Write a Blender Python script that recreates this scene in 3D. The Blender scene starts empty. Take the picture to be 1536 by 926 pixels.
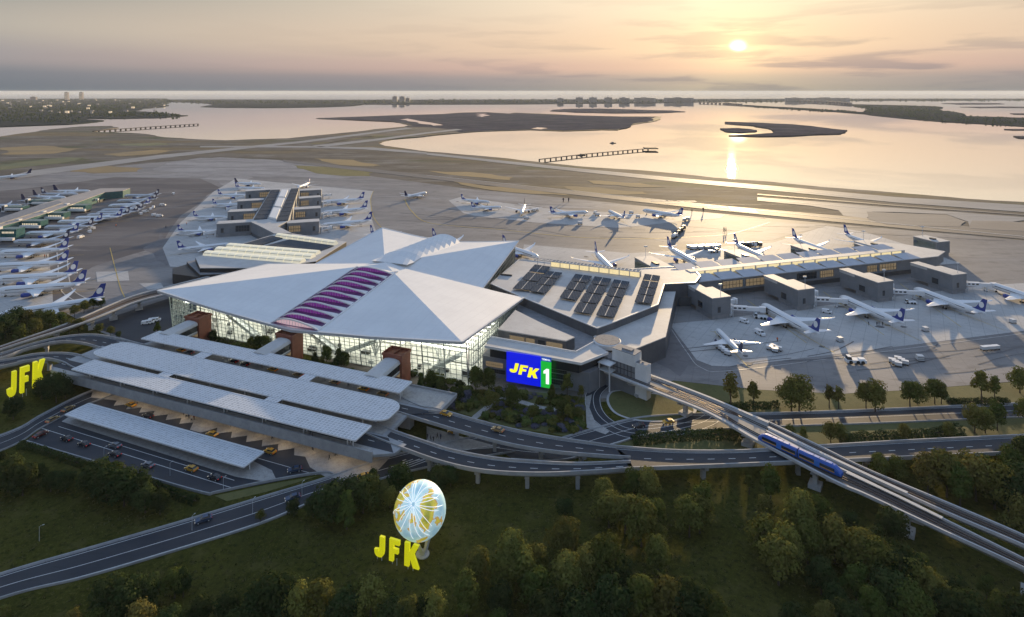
import bpy, bmesh, math, random
from mathutils import Vector, Matrix
from mathutils import noise as mnoise
random.seed(7)
SC = bpy.context.scene
COL = SC.collection
PI = math.pi
# ------------------------------------------------------------ camera
CAM_H = 165.0          # metres above the airfield
FPX = 890.0            # focal length in photo pixels (1536 wide)
cd = bpy.data.cameras.new("camera")
cam = bpy.data.objects.new("camera", cd)
COL.objects.link(cam)
cam.location = (0, 0, CAM_H)
cam.rotation_euler = (PI / 2, 0, 0)
cd.sensor_width = 36.0
cd.lens = 36.0 * FPX / 1536.0
cd.shift_y = -(463.0 - 137.0) / 1536.0
cd.clip_start = 1.0
cd.clip_end = 200000.0
SC.camera = cam
# ------------------------------------------------------------ sun, sky, exposure
SUN_EL, SUN_AZ = math.radians(7.0), math.radians(20.3)   # azimuth measured from +Y towards +X
SUN_DIR = Vector((math.sin(SUN_AZ) * math.cos(SUN_EL), math.cos(SUN_AZ) * math.cos(SUN_EL), math.sin(SUN_EL)))
sl = bpy.data.lights.new("sun", 'SUN')
sl.energy = 5.0
sl.angle = math.radians(0.6)
sl.color = (1.0, 0.73, 0.41)
so = bpy.data.objects.new("sun", sl)
COL.objects.link(so)
so.rotation_euler = SUN_DIR.to_track_quat('Z', 'Y').to_euler()
SC.view_settings.view_transform = 'Standard'
SC.view_settings.look = 'None'
SC.view_settings.exposure = 0.65
SC.view_settings.gamma = 1.0
SC.view_settings.use_curve_mapping = False
SC.cycles.max_bounces = 6
SC.cycles.transparent_max_bounces = 12
SC.cycles.sample_clamp_indirect = 4.0
SC.cycles.caustics_reflective = False
SC.cycles.caustics_refractive = False


def srgb(r, g, b):
    f = lambda c: (c / 12.92 if c <= 0.04045 else ((c + 0.055) / 1.055) ** 2.4)
    return (f(r / 255.0), f(g / 255.0), f(b / 255.0), 1.0)


def build_world():
    w = bpy.data.worlds.new("World")
    SC.world = w
    w.use_nodes = True
    nt = w.node_tree
    N, L = nt.nodes, nt.links
    N.clear()

    def nd(t, **k):
        n = N.new(t)
        for a, b in k.items():
            setattr(n, a, b)
        return n

    def math_(op, a, b=None, c=None, clamp=False):
        n = nd('ShaderNodeMath', operation=op, use_clamp=clamp)
        for i, v in enumerate((a, b, c)):
            if v is None:
                continue
            if isinstance(v, (int, float)):
                n.inputs[i].default_value = v
            else:
                L.new(v, n.inputs[i])
        return n.outputs[0]

    def ramp(fac, stops):
        n = nd('ShaderNodeValToRGB')
        n.color_ramp.interpolation = 'EASE'
        el = n.color_ramp.elements
        while len(el) < len(stops):
            el.new(0.5)
        for e, (p, c) in zip(el, stops):
            e.position = p
            e.color = c
        L.new(fac, n.inputs[0])
        return n.outputs[0]

    def mix(fac, a, b, mode='MIX'):
        n = nd('ShaderNodeMix', data_type='RGBA', blend_type=mode)
        for i, v in ((0, fac), (6, a), (7, b)):
            if isinstance(v, (int, float)):
                n.inputs[i].default_value = v
            elif isinstance(v, tuple):
                n.inputs[i].default_value = v
            else:
                L.new(v, n.inputs[i])
        return n.outputs[2]

    tc = nd('ShaderNodeTexCoord')
    sx = nd('ShaderNodeSeparateXYZ')
    L.new(tc.outputs['Generated'], sx.inputs[0])
    X, Y, Z = sx.outputs
    hor = math_('SQRT', math_('ADD', math_('MULTIPLY', X, X), math_('MULTIPLY', Y, Y)))
    el = math_('ARCTAN2', Z, hor)                 # elevation, radians
    az = math_('ARCTAN2', X, Y)                   # azimuth from +Y
    e01 = math_('DIVIDE', el, PI / 2, clamp=True)  # 0 horizon .. 1 zenith
    e = lambda deg: max(0.0, deg / 90.0)
    K = 0.645
    s = lambda r, g, b, k=1.0: tuple([c * K * k for c in srgb(r, g, b)[:3]] + [1.0])
    # away from the sun: grey green above a lavender band above slate
    far = ramp(e01, [(0.0, s(112, 120, 128)), (e(1.2), s(128, 131, 137)), (e(2.6), s(164, 157, 156)), (e(5.0), s(186, 178, 166)),
                     (e(9.0), s(150, 152, 149)), (e(25), s(160, 180, 210, 1.3)), (e(50), s(160, 190, 232, 1.38)), (1.0, s(152, 186, 236, 1.38))])
    near = ramp(e01, [(0.0, s(150, 146, 146)), (e(1.0), s(170, 158, 156)), (e(2.2), s(224, 186, 168)), (e(4.0), s(246, 211, 180)),
                      (e(9.0), s(253, 231, 202, 1.06)), (e(14), s(250, 232, 208, 1.05)), (e(24), s(212, 210, 210)), (e(50), s(168, 193, 230, 1.38)), (1.0, s(152, 186, 236, 1.38))])
    da = math_('ABSOLUTE', math_('SUBTRACT', az, math.radians(18.0)))
    g = math_('SUBTRACT', 1.0, math_('DIVIDE', da, 1.02), clamp=True)
    g2 = math_('POWER', g, 0.9)
    sky = mix(g2, far, near)
    # physically based component, kept small
    ns = nd('ShaderNodeTexSky', sky_type='NISHITA')
    ns.sun_disc = False
    ns.sun_elevation = SUN_EL
    ns.sun_rotation = SUN_AZ
    ns.altitude = 100
    ns.air_density = 1.0
    ns.dust_density = 1.5
    nis = mix(1.0, ns.outputs[0], (0.055, 0.055, 0.055, 1), 'MULTIPLY')
    upper = nd('ShaderNodeMapRange')
    upper.inputs['From Min'].default_value = 0.17
    upper.inputs['From Max'].default_value = 0.7
    upper.inputs['To Max'].default_value = 0.45
    L.new(el, upper.inputs[0])
    sky = mix(upper.outputs[0], sky, nis)
    # cloud streaks, long and flat
    cv = nd('ShaderNodeCombineXYZ')
    L.new(math_('MULTIPLY', az, 3.2), cv.inputs[0])
    L.new(math_('MULTIPLY', el, 30.0), cv.inputs[1])
    no = nd('ShaderNodeTexNoise')
    no.inputs['Scale'].default_value = 1.3
    no.inputs['Detail'].default_value = 7
    no.inputs['Roughness'].default_value = 0.55
    no.inputs['Distortion'].default_value = 0.3
    L.new(cv.outputs[0], no.inputs['Vector'])
    bank = ramp(e01, [(0.0, (0.75, .75, .75, 1)), (e(1.6), (0.9, .9, .9, 1)), (e(3.2), (.62, .62, .62, 1)), (e(5.2), (.5, .5, .5, 1)), (e(7.5), (.22, .22, .22, 1)),
                      (e(14), (0.2, .2, .2, 1)), (e(30), (0.0, 0, 0, 1))])
    rgt = nd('ShaderNodeMapRange')
    rgt.inputs['From Min'].default_value = -0.35
    rgt.inputs['From Max'].default_value = 0.5
    rgt.inputs['To Min'].default_value = 0.25
    L.new(az, rgt.inputs[0])
    cl = nd('ShaderNodeMapRange', interpolation_type='SMOOTHSTEP')
    cl.inputs['From Min'].default_value = 0.47
    cl.inputs['From Max'].default_value = 0.60
    L.new(no.outputs[0], cl.inputs[0])
    cf = math_('MULTIPLY', math_('MULTIPLY', cl.outputs[0], bank), rgt.outputs[0], clamp=True)
    cf = math_('MULTIPLY', cf, 0.85)
    cloudcol = ramp(e01, [(0.0, s(132, 131, 136)), (e(2.2), s(160, 148, 147)), (e(5), s(186, 170, 156)), (e(12), s(210, 190, 170)), (1.0, s(170, 180, 200))])
    sky = mix(cf, sky, cloudcol)
    # broad grey smear low on the horizon
    # glow and the sun itself, low in thin cloud
    sd = Vector((math.sin(math.radians(20.85)) * math.cos(math.radians(4.1)), math.cos(math.radians(20.85)) * math.cos(math.radians(4.1)), math.sin(math.radians(4.1))))
    # horizontally stretched angular distance
    dx = math_('MULTIPLY', math_('SUBTRACT', az, math.radians(20.85)), 0.72)
    dy = math_('SUBTRACT', el, math.radians(4.12))
    r = math_('SQRT', math_('ADD', math_('MULTIPLY', dx, dx), math_('MULTIPLY', dy, dy)))
    disc = nd('ShaderNodeMapRange', interpolation_type='SMOOTHSTEP')
    disc.inputs['From Min'].default_value = 0.001
    disc.inputs['From Max'].default_value = 0.0120
    disc.inputs['To Min'].default_value = 1.0
    disc.inputs['To Max'].default_value = 0.0
    L.new(r, disc.inputs[0])
    gl = math_('EXPONENT', math_('MULTIPLY', r, -8.5))
    gl2 = math_('EXPONENT', math_('MULTIPLY', r, -60.0))
    vis = math_('SUBTRACT', 1.0, math_('MULTIPLY', cf, 0.8))
    sky = mix(1.0, sky, mix(1.0, (0.28, 0.20, 0.06, 1), math_('MULTIPLY', gl, vis), 'MULTIPLY'), 'ADD')
    sky = mix(1.0, sky, mix(1.0, (0.5, 0.38, 0.13, 1), math_('MULTIPLY', gl2, vis), 'MULTIPLY'), 'ADD')
    sky = mix(1.0, sky, mix(1.0, (1.6, 1.4, 1.05, 1), math_('MULTIPLY', disc.outputs[0], vis), 'MULTIPLY'), 'ADD')
    bg = nd('ShaderNodeBackground')
    bg.inputs['Strength'].default_value = 1.0
    L.new(sky, bg.inputs[0])
    out = nd('ShaderNodeOutputWorld')
    L.new(bg.outputs[0], out.inputs[0])


build_world()
# ------------------------------------------------------------ where things stand
ANG = math.radians(21.0)          # the terminal's own axes: u along its front, v away from the viewer
CA, SA = math.cos(ANG), math.sin(ANG)


def W(px, py, z=0.0):
    """photo pixel seen at height z -> point in the place"""
    k = (CAM_H - z) / (py - 137.0)
    return Vector(((px - 768.0) * k, FPX * k, z))


def P(u, v, z=0.0):
    return Vector((u * CA + v * SA, -u * SA + v * CA, z))


def UV(p):
    return (p[0] * CA - p[1] * SA, p[0] * SA + p[1] * CA)


def WUV(px, py, z=0.0):
    return UV(W(px, py, z))


# ------------------------------------------------------------ mesh helpers
class MB:
    def __init__(self):
        self.v, self.f, self.mi, self.sm = [], [], [], []

    def add(self, vs, fs, mi=0, smooth=False):
        o = len(self.v)
        self.v += [tuple(p) for p in vs]
        for f in fs:
            self.f.append([i + o for i in f])
            self.mi.append(mi)
            self.sm.append(smooth)
        return self

    def box(self, x0, x1, y0, y1, z0, z1, mi=0, M=None):
        vs = [Vector(p) for p in ((x0, y0, z0), (x1, y0, z0), (x1, y1, z0), (x0, y1, z0), (x0, y0, z1), (x1, y0, z1), (x1, y1, z1), (x0, y1, z1))]
        if M:
            vs = [M @ p for p in vs]
        return self.add(vs, [(0, 3, 2, 1), (4, 5, 6, 7), (0, 1, 5, 4), (1, 2, 6, 5), (2, 3, 7, 6), (3, 0, 4, 7)], mi)

    def bar(self, a, b, w, h, mi=0, up=(0, 0, 1)):
        a, b = Vector(a), Vector(b)
        d = (b - a)
        if d.length < 1e-6:
            return self
        d.normalize()
        s = d.cross(Vector(up))
        if s.length < 1e-4:
            s = Vector((1, 0, 0))
        s.normalize()
        t = s.cross(d)
        s, t = s * w / 2, t * h / 2
        vs = [a - s - t, a + s - t, a + s + t, a - s + t, b - s - t, b + s - t, b + s + t, b - s + t]
        return self.add(vs, [(0, 1, 2, 3), (7, 6, 5, 4), (0, 4, 5, 1), (1, 5, 6, 2), (2, 6, 7, 3), (3, 7, 4, 0)], mi)

    def prism(self, poly, z0, z1, mi=0, top_mi=None, cap_bottom=True):
        """vertical prism over polygon of (x, y); z1 may be a list of heights"""
        n = len(poly)
        ar = sum(poly[i][0] * poly[(i + 1) % n][1] - poly[(i + 1) % n][0] * poly[i][1] for i in range(n))
        poly = list(poly)
        zz = list(z1) if isinstance(z1, (list, tuple)) else [z1] * n
        if ar < 0:
            poly.reverse()
            zz.reverse()
        vs = [(p[0], p[1], z0) for p in poly] + [(p[0], p[1], z) for p, z in zip(poly, zz)]
        self.add(vs, [(i, (i + 1) % n, n + (i + 1) % n, n + i) for i in range(n)], mi)
        self.add(vs[n:], [tuple(range(n))], mi if top_mi is None else top_mi)
        if cap_bottom:
            self.add(vs[:n], [tuple(range(n - 1, -1, -1))], mi)
        return self

    def sheet(self, poly, z, mi=0):
        n = len(poly)
        ar = sum(poly[i][0] * poly[(i + 1) % n][1] - poly[(i + 1) % n][0] * poly[i][1] for i in range(n))
        poly = list(poly)
        if ar < 0:
            poly.reverse()
        return self.add([(p[0], p[1], z) for p in poly], [tuple(range(n))], mi)

    def tube(self, pts, rad, n=8, mi=0, cap=True, smooth=True):
        pts = [Vector(p) for p in pts]
        rr = rad if isinstance(rad, (list, tuple)) else [rad] * len(pts)
        rings = []
        prev = None
        for i, p in enumerate(pts):
            d = (pts[min(i + 1, len(pts) - 1)] - pts[max(i - 1, 0)])
            if d.length < 1e-9:
                d = Vector((0, 0, 1))
            d.normalize()
            if prev is None:
                a = d.cross(Vector((0, 0, 1)))
                if a.length < 0.05:
                    a = d.cross(Vector((1, 0, 0)))
            else:
                a = prev - d * prev.dot(d)
            a.normalize()
            prev = a
            b = d.cross(a)
            rings.append([p + (a * math.cos(2 * PI * k / n) + b * math.sin(2 * PI * k / n)) * rr[i] for k in range(n)])
        vs = [q for r in rings for q in r]
        fs = []
        for i in range(len(rings) - 1):
            for k in range(n):
                fs.append((i * n + k, i * n + (k + 1) % n, (i + 1) * n + (k + 1) % n, (i + 1) * n + k))
        self.add(vs, fs, mi, smooth)
        if cap:
            self.add(rings[0], [tuple(range(n - 1, -1, -1))], mi)
            self.add(rings[-1], [tuple(range(n))], mi)
        return self

    def cyl(self, x, y, z0, z1, r, n=12, mi=0, r1=None):
        return self.tube([(x, y, z0), (x, y, z1)], [r, r if r1 is None else r1], n, mi)

    def build(self, name, mats, parent=None, off=(0, 0, 0), kind=None):
        me = bpy.data.meshes.new(name)
        o = Vector(off)
        me.from_pydata([tuple(Vector(p) - o) for p in self.v], [], self.f)
        if not isinstance(mats, (list, tuple)):
            mats = [mats]
        for m in mats:
            me.materials.append(m)
        me.polygons.foreach_set('material_index', self.mi)
        me.polygons.foreach_set('use_smooth', self.sm)
        me.update()
        ob = bpy.data.objects.new(name, me)
        COL.objects.link(ob)
        if parent is not None:
            ob.parent = parent
        else:
            ob.location = o
        if kind:
            ob['kind'] = kind
        return ob


def tag(o, label, cat, group=None):
    o['label'] = label
    o['category'] = cat
    if group:
        o['group'] = group
    return o


def thing(name, label, cat, loc=(0, 0, 0), rotz=0.0, group=None):
    o = bpy.data.objects.new(name, None)
    o.empty_display_size = 1.0
    COL.objects.link(o)
    o.location = loc
    o.rotation_euler = (0, 0, rotz)
    return tag(o, label, cat, group)


def kids(o):
    return [c for c in ALLKIDS.get(o.name, [])]


def dup(root, loc, rotz=0.0, label=None, group=None, scale=None, cat=None, swap=None):
    """copy of a thing with copies of its parts and sub-parts; swap = {material name: material}"""
    def cp(o, par):
        c = o.copy()
        if swap and c.type == 'MESH':
            names = [m.name for m in o.data.materials]
            if any(n in swap for n in names):
                key = (o.data.name,) + tuple(sorted((k, v.name) for k, v in swap.items()))
                if key not in SWAPS:
                    d = o.data.copy()
                    for i, n in enumerate(names):
                        if n in swap:
                            d.materials[i] = swap[n]
                    SWAPS[key] = d
                c.data = SWAPS[key]
        COL.objects.link(c)
        if par is not None:
            c.parent = par
        for k in list(o.children):
            cp(k, c)
        return c
    r = cp(root, None)
    r.location = loc
    r.rotation_euler = (0, 0, rotz)
    if scale is not None:
        r.scale = (scale, scale, scale) if isinstance(scale, (int, float)) else scale
    if label:
        r['label'] = label
    if group:
        r['group'] = group
    if cat:
        r['category'] = cat
    return r


SWAPS = {}


def move(root, loc, rotz=0.0, label=None, group=None, scale=None):
    root.location = loc
    root.rotation_euler = (0, 0, rotz)
    if scale is not None:
        root.scale = (scale, scale, scale) if isinstance(scale, (int, float)) else scale
    if label:
        root['label'] = label
    if group:
        root['group'] = group
    return root


class Proto:
    """first placement uses the original, later ones copy it"""
    def __init__(self, root):
        self.root, self.used = root, False

    def put(self, loc, rotz=0.0, label=None, group=None, scale=None, swap=None, cat=None):
        if not self.used and not swap:
            self.used = True
            r = move(self.root, loc, rotz, label, group, scale)
            if cat:
                r['category'] = cat
            return r
        return dup(self.root, loc, rotz, label, group, scale, cat, swap)


def spline(pts, n=8, closed=False):
    """Catmull-Rom through 2d or 3d points"""
    pts = [Vector(p) for p in pts]
    out = []
    m = len(pts)
    rng = range(m if closed else m - 1)
    for i in rng:
        g = lambda k: pts[k % m] if closed else pts[max(0, min(m - 1, k))]
        p0, p1, p2, p3 = g(i - 1), g(i), g(i + 1), g(i + 2)
        for k in range(n):
            t = k / n
            out.append(0.5 * ((2 * p1) + (p2 - p0) * t + (2 * p0 - 5 * p1 + 4 * p2 - p3) * t * t + (3 * p1 - p0 - 3 * p2 + p3) * t ** 3))
    if not closed:
        out.append(pts[-1])
    return out


def resample(pts, n):
    pts = [Vector(p) for p in pts]
    d = [0]
    for a, b in zip(pts, pts[1:]):
        d.append(d[-1] + (b - a).length)
    out = []
    j = 0
    for i in range(n):
        s = d[-1] * i / (n - 1)
        while j < len(pts) - 2 and d[j + 1] < s:
            j += 1
        t = (s - d[j]) / max(1e-9, d[j + 1] - d[j])
        out.append(pts[j].lerp(pts[j + 1], min(1, max(0, t))))
    return out


def ordn(i):
    return ['first', 'second', 'third', 'fourth', 'fifth', 'sixth', 'seventh', 'eighth', 'ninth', 'tenth', 'eleventh', 'twelfth', 'thirteenth',
            'fourteenth', 'fifteenth', 'sixteenth', 'seventeenth', 'eighteenth', 'nineteenth', 'twentieth'][i] if i < 20 else str(i + 1) + 'th'


# ------------------------------------------------------------ materials
MATS = {}


def mat(name, col, rough=0.6, metal=0.0, var=None, scale=0.2, bump=0.0, bump_scale=2.0, emit=None, estr=0.0, spec=None, coords='pos', layers=(), rnd=0.0, stretch=None):
    """principled material; var = second colour mixed in by fractal noise; layers = [(scale, lo, hi, colour, amount)]"""
    m = bpy.data.materials.new(name)
    m.use_nodes = True
    nt = m.node_tree
    N, L = nt.nodes, nt.links
    b = N['Principled BSDF']
    c4 = lambda c: tuple(c[:3]) + (1.0,)
    b.inputs['Base Color'].default_value = c4(col)
    b.inputs['Roughness'].default_value = rough
    b.inputs['Metallic'].default_value = metal
    if spec is not None:
        b.inputs['Specular IOR Level'].default_value = spec
    vec = None
    if var is not None or layers or bump:
        if coords == 'pos':
            vec = N.new('ShaderNodeNewGeometry').outputs['Position']
        else:
            vec = N.new('ShaderNodeTexCoord').outputs['Object']
        if stretch:
            mp = N.new('ShaderNodeMapping')
            mp.inputs['Rotation'].default_value = (0, 0, stretch[2])
            mp.inputs['Scale'].default_value = (stretch[0], stretch[1], 1)
            L.new(vec, mp.inputs[0])
            vec = mp.outputs[0]
    cur = None

    def noise(sc, det=6, ro=0.6):
        n = N.new('ShaderNodeTexNoise')
        n.inputs['Scale'].default_value = sc
        n.inputs['Detail'].default_value = det
        n.inputs['Roughness'].default_value = ro
        L.new(vec, n.inputs['Vector'])
        return n.outputs[0]

    def mixc(fac, a, bb):
        n = N.new('ShaderNodeMix')
        n.data_type = 'RGBA'
        for i, v in ((0, fac), (6, a), (7, bb)):
            if isinstance(v, (tuple, list)):
                n.inputs[i].default_value = c4(v)
            elif isinstance(v, (int, float)):
                n.inputs[i].default_value = v
            else:
                L.new(v, n.inputs[i])
        return n.outputs[2]

    def rng(x, lo, hi, to):
        n = N.new('ShaderNodeMapRange')
        n.interpolation_type = 'SMOOTHSTEP'
        n.inputs['From Min'].default_value = lo
        n.inputs['From Max'].default_value = hi
        n.inputs['To Max'].default_value = to
        L.new(x, n.inputs[0])
        return n.outputs[0]
    if var is not None:
        cur = mixc(rng(noise(scale), 0.35, 0.65, 1.0), col, var)
    for (sc, lo, hi, c, amt) in layers:
        cur = mixc(rng(noise(sc), lo, hi, amt), cur if cur is not None else col, c)
    if rnd:
        oi = N.new('ShaderNodeObjectInfo')
        hs = N.new('ShaderNodeHueSaturation')
        mr = N.new('ShaderNodeMapRange')
        mr.inputs['To Min'].default_value = 1 - rnd
        mr.inputs['To Max'].default_value = 1 + rnd
        L.new(oi.outputs['Random'], mr.inputs[0])
        L.new(mr.outputs[0], hs.inputs['Value'])
        mh = N.new('ShaderNodeMapRange')
        mh.inputs['To Min'].default_value = 0.488
        mh.inputs['To Max'].default_value = 0.525
        mm = N.new('ShaderNodeMath')
        mm.operation = 'FRACT'
        m2 = N.new('ShaderNodeMath')
        m2.operation = 'MULTIPLY'
        m2.inputs[1].default_value = 7.31
        L.new(oi.outputs['Random'], m2.inputs[0])
        L.new(m2.outputs[0], mm.inputs[0])
        L.new(mm.outputs[0], mh.inputs[0])
        L.new(mh.outputs[0], hs.inputs['Hue'])
        if cur is not None:
            L.new(cur, hs.inputs['Color'])
        else:
            hs.inputs['Color'].default_value = c4(col)
        cur = hs.outputs[0]
    if cur is not None:
        L.new(cur, b.inputs['Base Color'])
    if bump:
        bn = N.new('ShaderNodeBump')
        bn.inputs['Strength'].default_value = bump
        bn.inputs['Distance'].default_value = 0.3
        L.new(noise(bump_scale, 4), bn.inputs['Height'])
        L.new(bn.outputs[0], b.inputs['Normal'])
    if emit is not None:
        b.inputs['Emission Color'].default_value = c4(emit)
        b.inputs['Emission Strength'].default_value = estr
    MATS[name] = m
    return m


def nodes_of(m):
    return m.node_tree.nodes, m.node_tree.links, m.node_tree.nodes['Principled BSDF']


def grid_lines(m, sx, sy, width, col, amount=1.0, coords='Object', rot=0.0, frame_rough=None):
    """overlay straight joints every sx, sy metres on the base colour"""
    N, L, b = nodes_of(m)
    if coords == 'Object':
        vec = N.new('ShaderNodeTexCoord').outputs['Object']
    else:
        vec = N.new('ShaderNodeNewGeometry').outputs['Position']
    if rot:
        mp = N.new('ShaderNodeMapping')
        mp.inputs['Rotation'].default_value = (0, 0, rot)
        L.new(vec, mp.inputs[0])
        vec = mp.outputs[0]
    sp = N.new('ShaderNodeSeparateXYZ')
    L.new(vec, sp.inputs[0])
    outs = []
    for k, s in ((0, sx), (1, sy)):
        if not s:
            continue
        a = N.new('ShaderNodeMath')
        a.operation = 'DIVIDE'
        a.inputs[1].default_value = s
        L.new(sp.outputs[k], a.inputs[0])
        f = N.new('ShaderNodeMath')
        f.operation = 'FRACT'
        L.new(a.outputs[0], f.inputs[0])
        c = N.new('ShaderNodeMath')
        c.operation = 'LESS_THAN'
        c.inputs[1].default_value = width / s
        L.new(f.outputs[0], c.inputs[0])
        outs.append(c.outputs[0])
    o = outs[0]
    if len(outs) == 2:
        mx = N.new('ShaderNodeMath')
        mx.operation = 'MAXIMUM'
        L.new(outs[0], mx.inputs[0])
        L.new(outs[1], mx.inputs[1])
        o = mx.outputs[0]
    ml = N.new('ShaderNodeMath')
    ml.operation = 'MULTIPLY'
    ml.inputs[1].default_value = amount
    L.new(o, ml.inputs[0])
    n = N.new('ShaderNodeMix')
    n.data_type = 'RGBA'
    L.new(ml.outputs[0], n.inputs[0])
    src = b.inputs['Base Color']
    if src.is_linked:
        L.new(src.links[0].from_socket, n.inputs[6])
    else:
        n.inputs[6].default_value = src.default_value
    n.inputs[7].default_value = tuple(col[:3]) + (1,)
    L.new(n.outputs[2], src)
    return m


mat('dry_ground', (0.115, 0.10, 0.082), 0.9, spec=0.05, var=(0.185, 0.165, 0.145), scale=0.012, layers=[(0.02, 0.55, 0.62, (0.27, 0.25, 0.235), 0.6), (0.004, 0.52, 0.62, (0.21, 0.155, 0.075), 0.75), (0.0065, 0.56, 0.64, (0.075, 0.10, 0.045), 0.7), (0.05, 0.48, 0.64, (0.085, 0.076, 0.07), 0.7), (0.2, 0.52, 0.64, (0.24, 0.20, 0.13), 0.45), (0.6, 0.5, 0.62, (0.075, 0.08, 0.05), 0.4)], stretch=(0.35, 1.0, 0.2))
mat('marsh', (0.088, 0.077, 0.082), 0.9, spec=0.0, var=(0.13, 0.112, 0.112), scale=0.01, layers=[(0.05, 0.5, 0.64, (0.06, 0.062, 0.055), 0.7), (0.014, 0.56, 0.63, (0.17, 0.15, 0.14), 0.6)], stretch=(.5, 1, .3))
mat('wooded_land', (0.030, 0.038, 0.038), 0.9, spec=0.0, var=(0.045, 0.052, 0.048), scale=0.02, layers=[(0.004, 0.55, 0.66, (0.075, 0.07, 0.068), 0.5)])
mat('grass', (0.050, 0.052, 0.011), 0.95, spec=0.0, var=(0.072, 0.070, 0.015), scale=0.05, bump=0.9, bump_scale=1.4,
    layers=[(0.022, 0.48, 0.66, (0.095, 0.086, 0.024), 0.7), (0.35, 0.52, 0.68, (0.034, 0.038, 0.010), 0.75), (1.1, 0.5, 0.62, (0.11, 0.105, 0.028), 0.75), (0.55, 0.52, 0.64, (0.022, 0.027, 0.008), 0.8), (2.6, 0.52, 0.62, (0.026, 0.03, 0.009), 0.6), (0.11, 0.54, 0.64, (0.10, 0.088, 0.03), 0.55), (0.011, 0.56, 0.68, (0.028, 0.035, 0.010), 0.7)])
mat('short_grass', (0.085, 0.088, 0.024), 0.95, var=(0.12, 0.115, 0.035), scale=0.06, bump=0.6, bump_scale=1.8, layers=[(0.4, 0.5, 0.7, (0.06, 0.066, 0.018), 0.6), (1.7, 0.5, 0.66, (0.14, 0.13, 0.045), 0.5)])
mat('asphalt', (0.036, 0.040, 0.050), 0.7, spec=0.25, var=(0.048, 0.052, 0.060), scale=0.15, layers=[(0.6, 0.5, 0.7, (0.030, 0.033, 0.04), 0.6)], stretch=(0.3, 1.0, -0.35))
mat('apron_tarmac', (0.225, 0.215, 0.21), 0.7, spec=0.10, var=(0.28, 0.265, 0.255), scale=0.02,
    layers=[(0.012, 0.45, 0.60, (0.170, 0.165, 0.168), 0.8), (0.006, 0.54, 0.62, (0.34, 0.33, 0.325), 0.6), (0.09, 0.52, 0.66, (0.145, 0.14, 0.14), 0.65), (0.5, 0.5, 0.7, (0.30, 0.285, 0.275), 0.4)], stretch=(0.45, 1.3, 0.3))
mat('apron_dark', (0.125, 0.113, 0.112), 0.7, spec=0.08, var=(0.18, 0.165, 0.16), scale=0.02, layers=[(0.011, 0.48, 0.60, (0.11, 0.102, 0.104), 0.8), (0.03, 0.56, 0.64, (0.235, 0.22, 0.215), 0.5), (0.1, 0.5, 0.66, (0.12, 0.115, 0.115), 0.5)], stretch=(0.35, 1.4, 0.3))
mat('stand_concrete', (0.44, 0.43, 0.415), 0.7, spec=0.10, var=(0.50, 0.485, 0.465), scale=0.03, layers=[(0.02, 0.5, 0.66, (0.36, 0.355, 0.35), 0.65), (0.25, 0.56, 0.68, (0.25, 0.25, 0.25), 0.45)])
grid_lines(MATS['stand_concrete'], 7.5, 7.5, 0.3, (0.25, 0.25, 0.25), 0.6, 'pos', rot=0.6)
grid_lines(MATS['apron_tarmac'], 9, 9, 0.32, (0.12, 0.118, 0.12), 0.35, 'pos', rot=0.37)
mat('runway_pavement', (0.30, 0.285, 0.27), 0.7, spec=0.12, var=(0.36, 0.34, 0.315), scale=0.01, layers=[(0.06, 0.5, 0.65, (0.2, 0.195, 0.19), 0.6)], stretch=(0.12, 1.5, 0.16))
mat('taxiway_dark', (0.085, 0.085, 0.09), 0.7, var=(0.115, 0.11, 0.11), scale=0.02, layers=[(0.05, 0.5, 0.65, (0.15, 0.14, 0.135), 0.5)], stretch=(0.12, 1.5, 0.16))
mat('concrete', (0.30, 0.31, 0.32), 0.75, var=(0.36, 0.365, 0.37), scale=0.3, layers=[(1.0, 0.55, 0.7, (0.22, 0.225, 0.235), 0.6), (0.12, 0.5, 0.66, (0.26, 0.265, 0.275), 0.6)])
mat('light_concrete', (0.42, 0.42, 0.42), 0.75, var=(0.5, 0.49, 0.48), scale=0.25, layers=[(1.2, 0.55, 0.7, (0.3, 0.3, 0.3), 0.5)])
mat('paving', (0.30, 0.29, 0.275), 0.7, var=(0.40, 0.38, 0.355), scale=0.9, layers=[(0.45, 0.5, 0.62, (0.22, 0.21, 0.20), 0.6), (2.5, 0.5, 0.6, (0.45, 0.43, 0.40), 0.5)])
mat('white_paint', (0.72, 0.72, 0.70), 0.6, var=(0.58, 0.58, 0.56), scale=0.8)
mat('worn_white_paint', (0.55, 0.54, 0.52), 0.6, var=(0.40, 0.39, 0.38), scale=0.2)
mat('yellow_paint', (0.52, 0.36, 0.06), 0.6, var=(0.40, 0.29, 0.07), scale=0.2)
mat('roof_white', (0.79, 0.79, 0.78), 0.6, spec=0.2, var=(0.74, 0.74, 0.735), scale=0.05, layers=[(0.3, 0.5, 0.75, (0.70, 0.70, 0.69), 0.35)])
grid_lines(MATS['roof_white'], 6.0, 12.0, 0.3, (0.64, 0.64, 0.64), 0.55)
mat('roof_grey', (0.55, 0.54, 0.52), 0.7, var=(0.48, 0.47, 0.455), scale=0.08, layers=[(0.35, 0.5, 0.7, (0.42, 0.41, 0.40), 0.5)])
mat('fascia_metal', (0.62, 0.64, 0.66), 0.4, 0.2)
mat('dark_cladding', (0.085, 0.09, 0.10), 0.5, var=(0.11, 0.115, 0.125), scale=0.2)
grid_lines(MATS['dark_cladding'], 4.0, 0, 0.12, (0.05, 0.052, 0.06), 0.8)
mat('grey_cladding', (0.165, 0.175, 0.19), 0.5, var=(0.20, 0.21, 0.225), scale=0.15)
mat('black_cladding', (0.022, 0.022, 0.024), 0.5)
mat('red_cladding', (0.20, 0.060, 0.035), 0.55, var=(0.26, 0.085, 0.05), scale=0.25)
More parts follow.
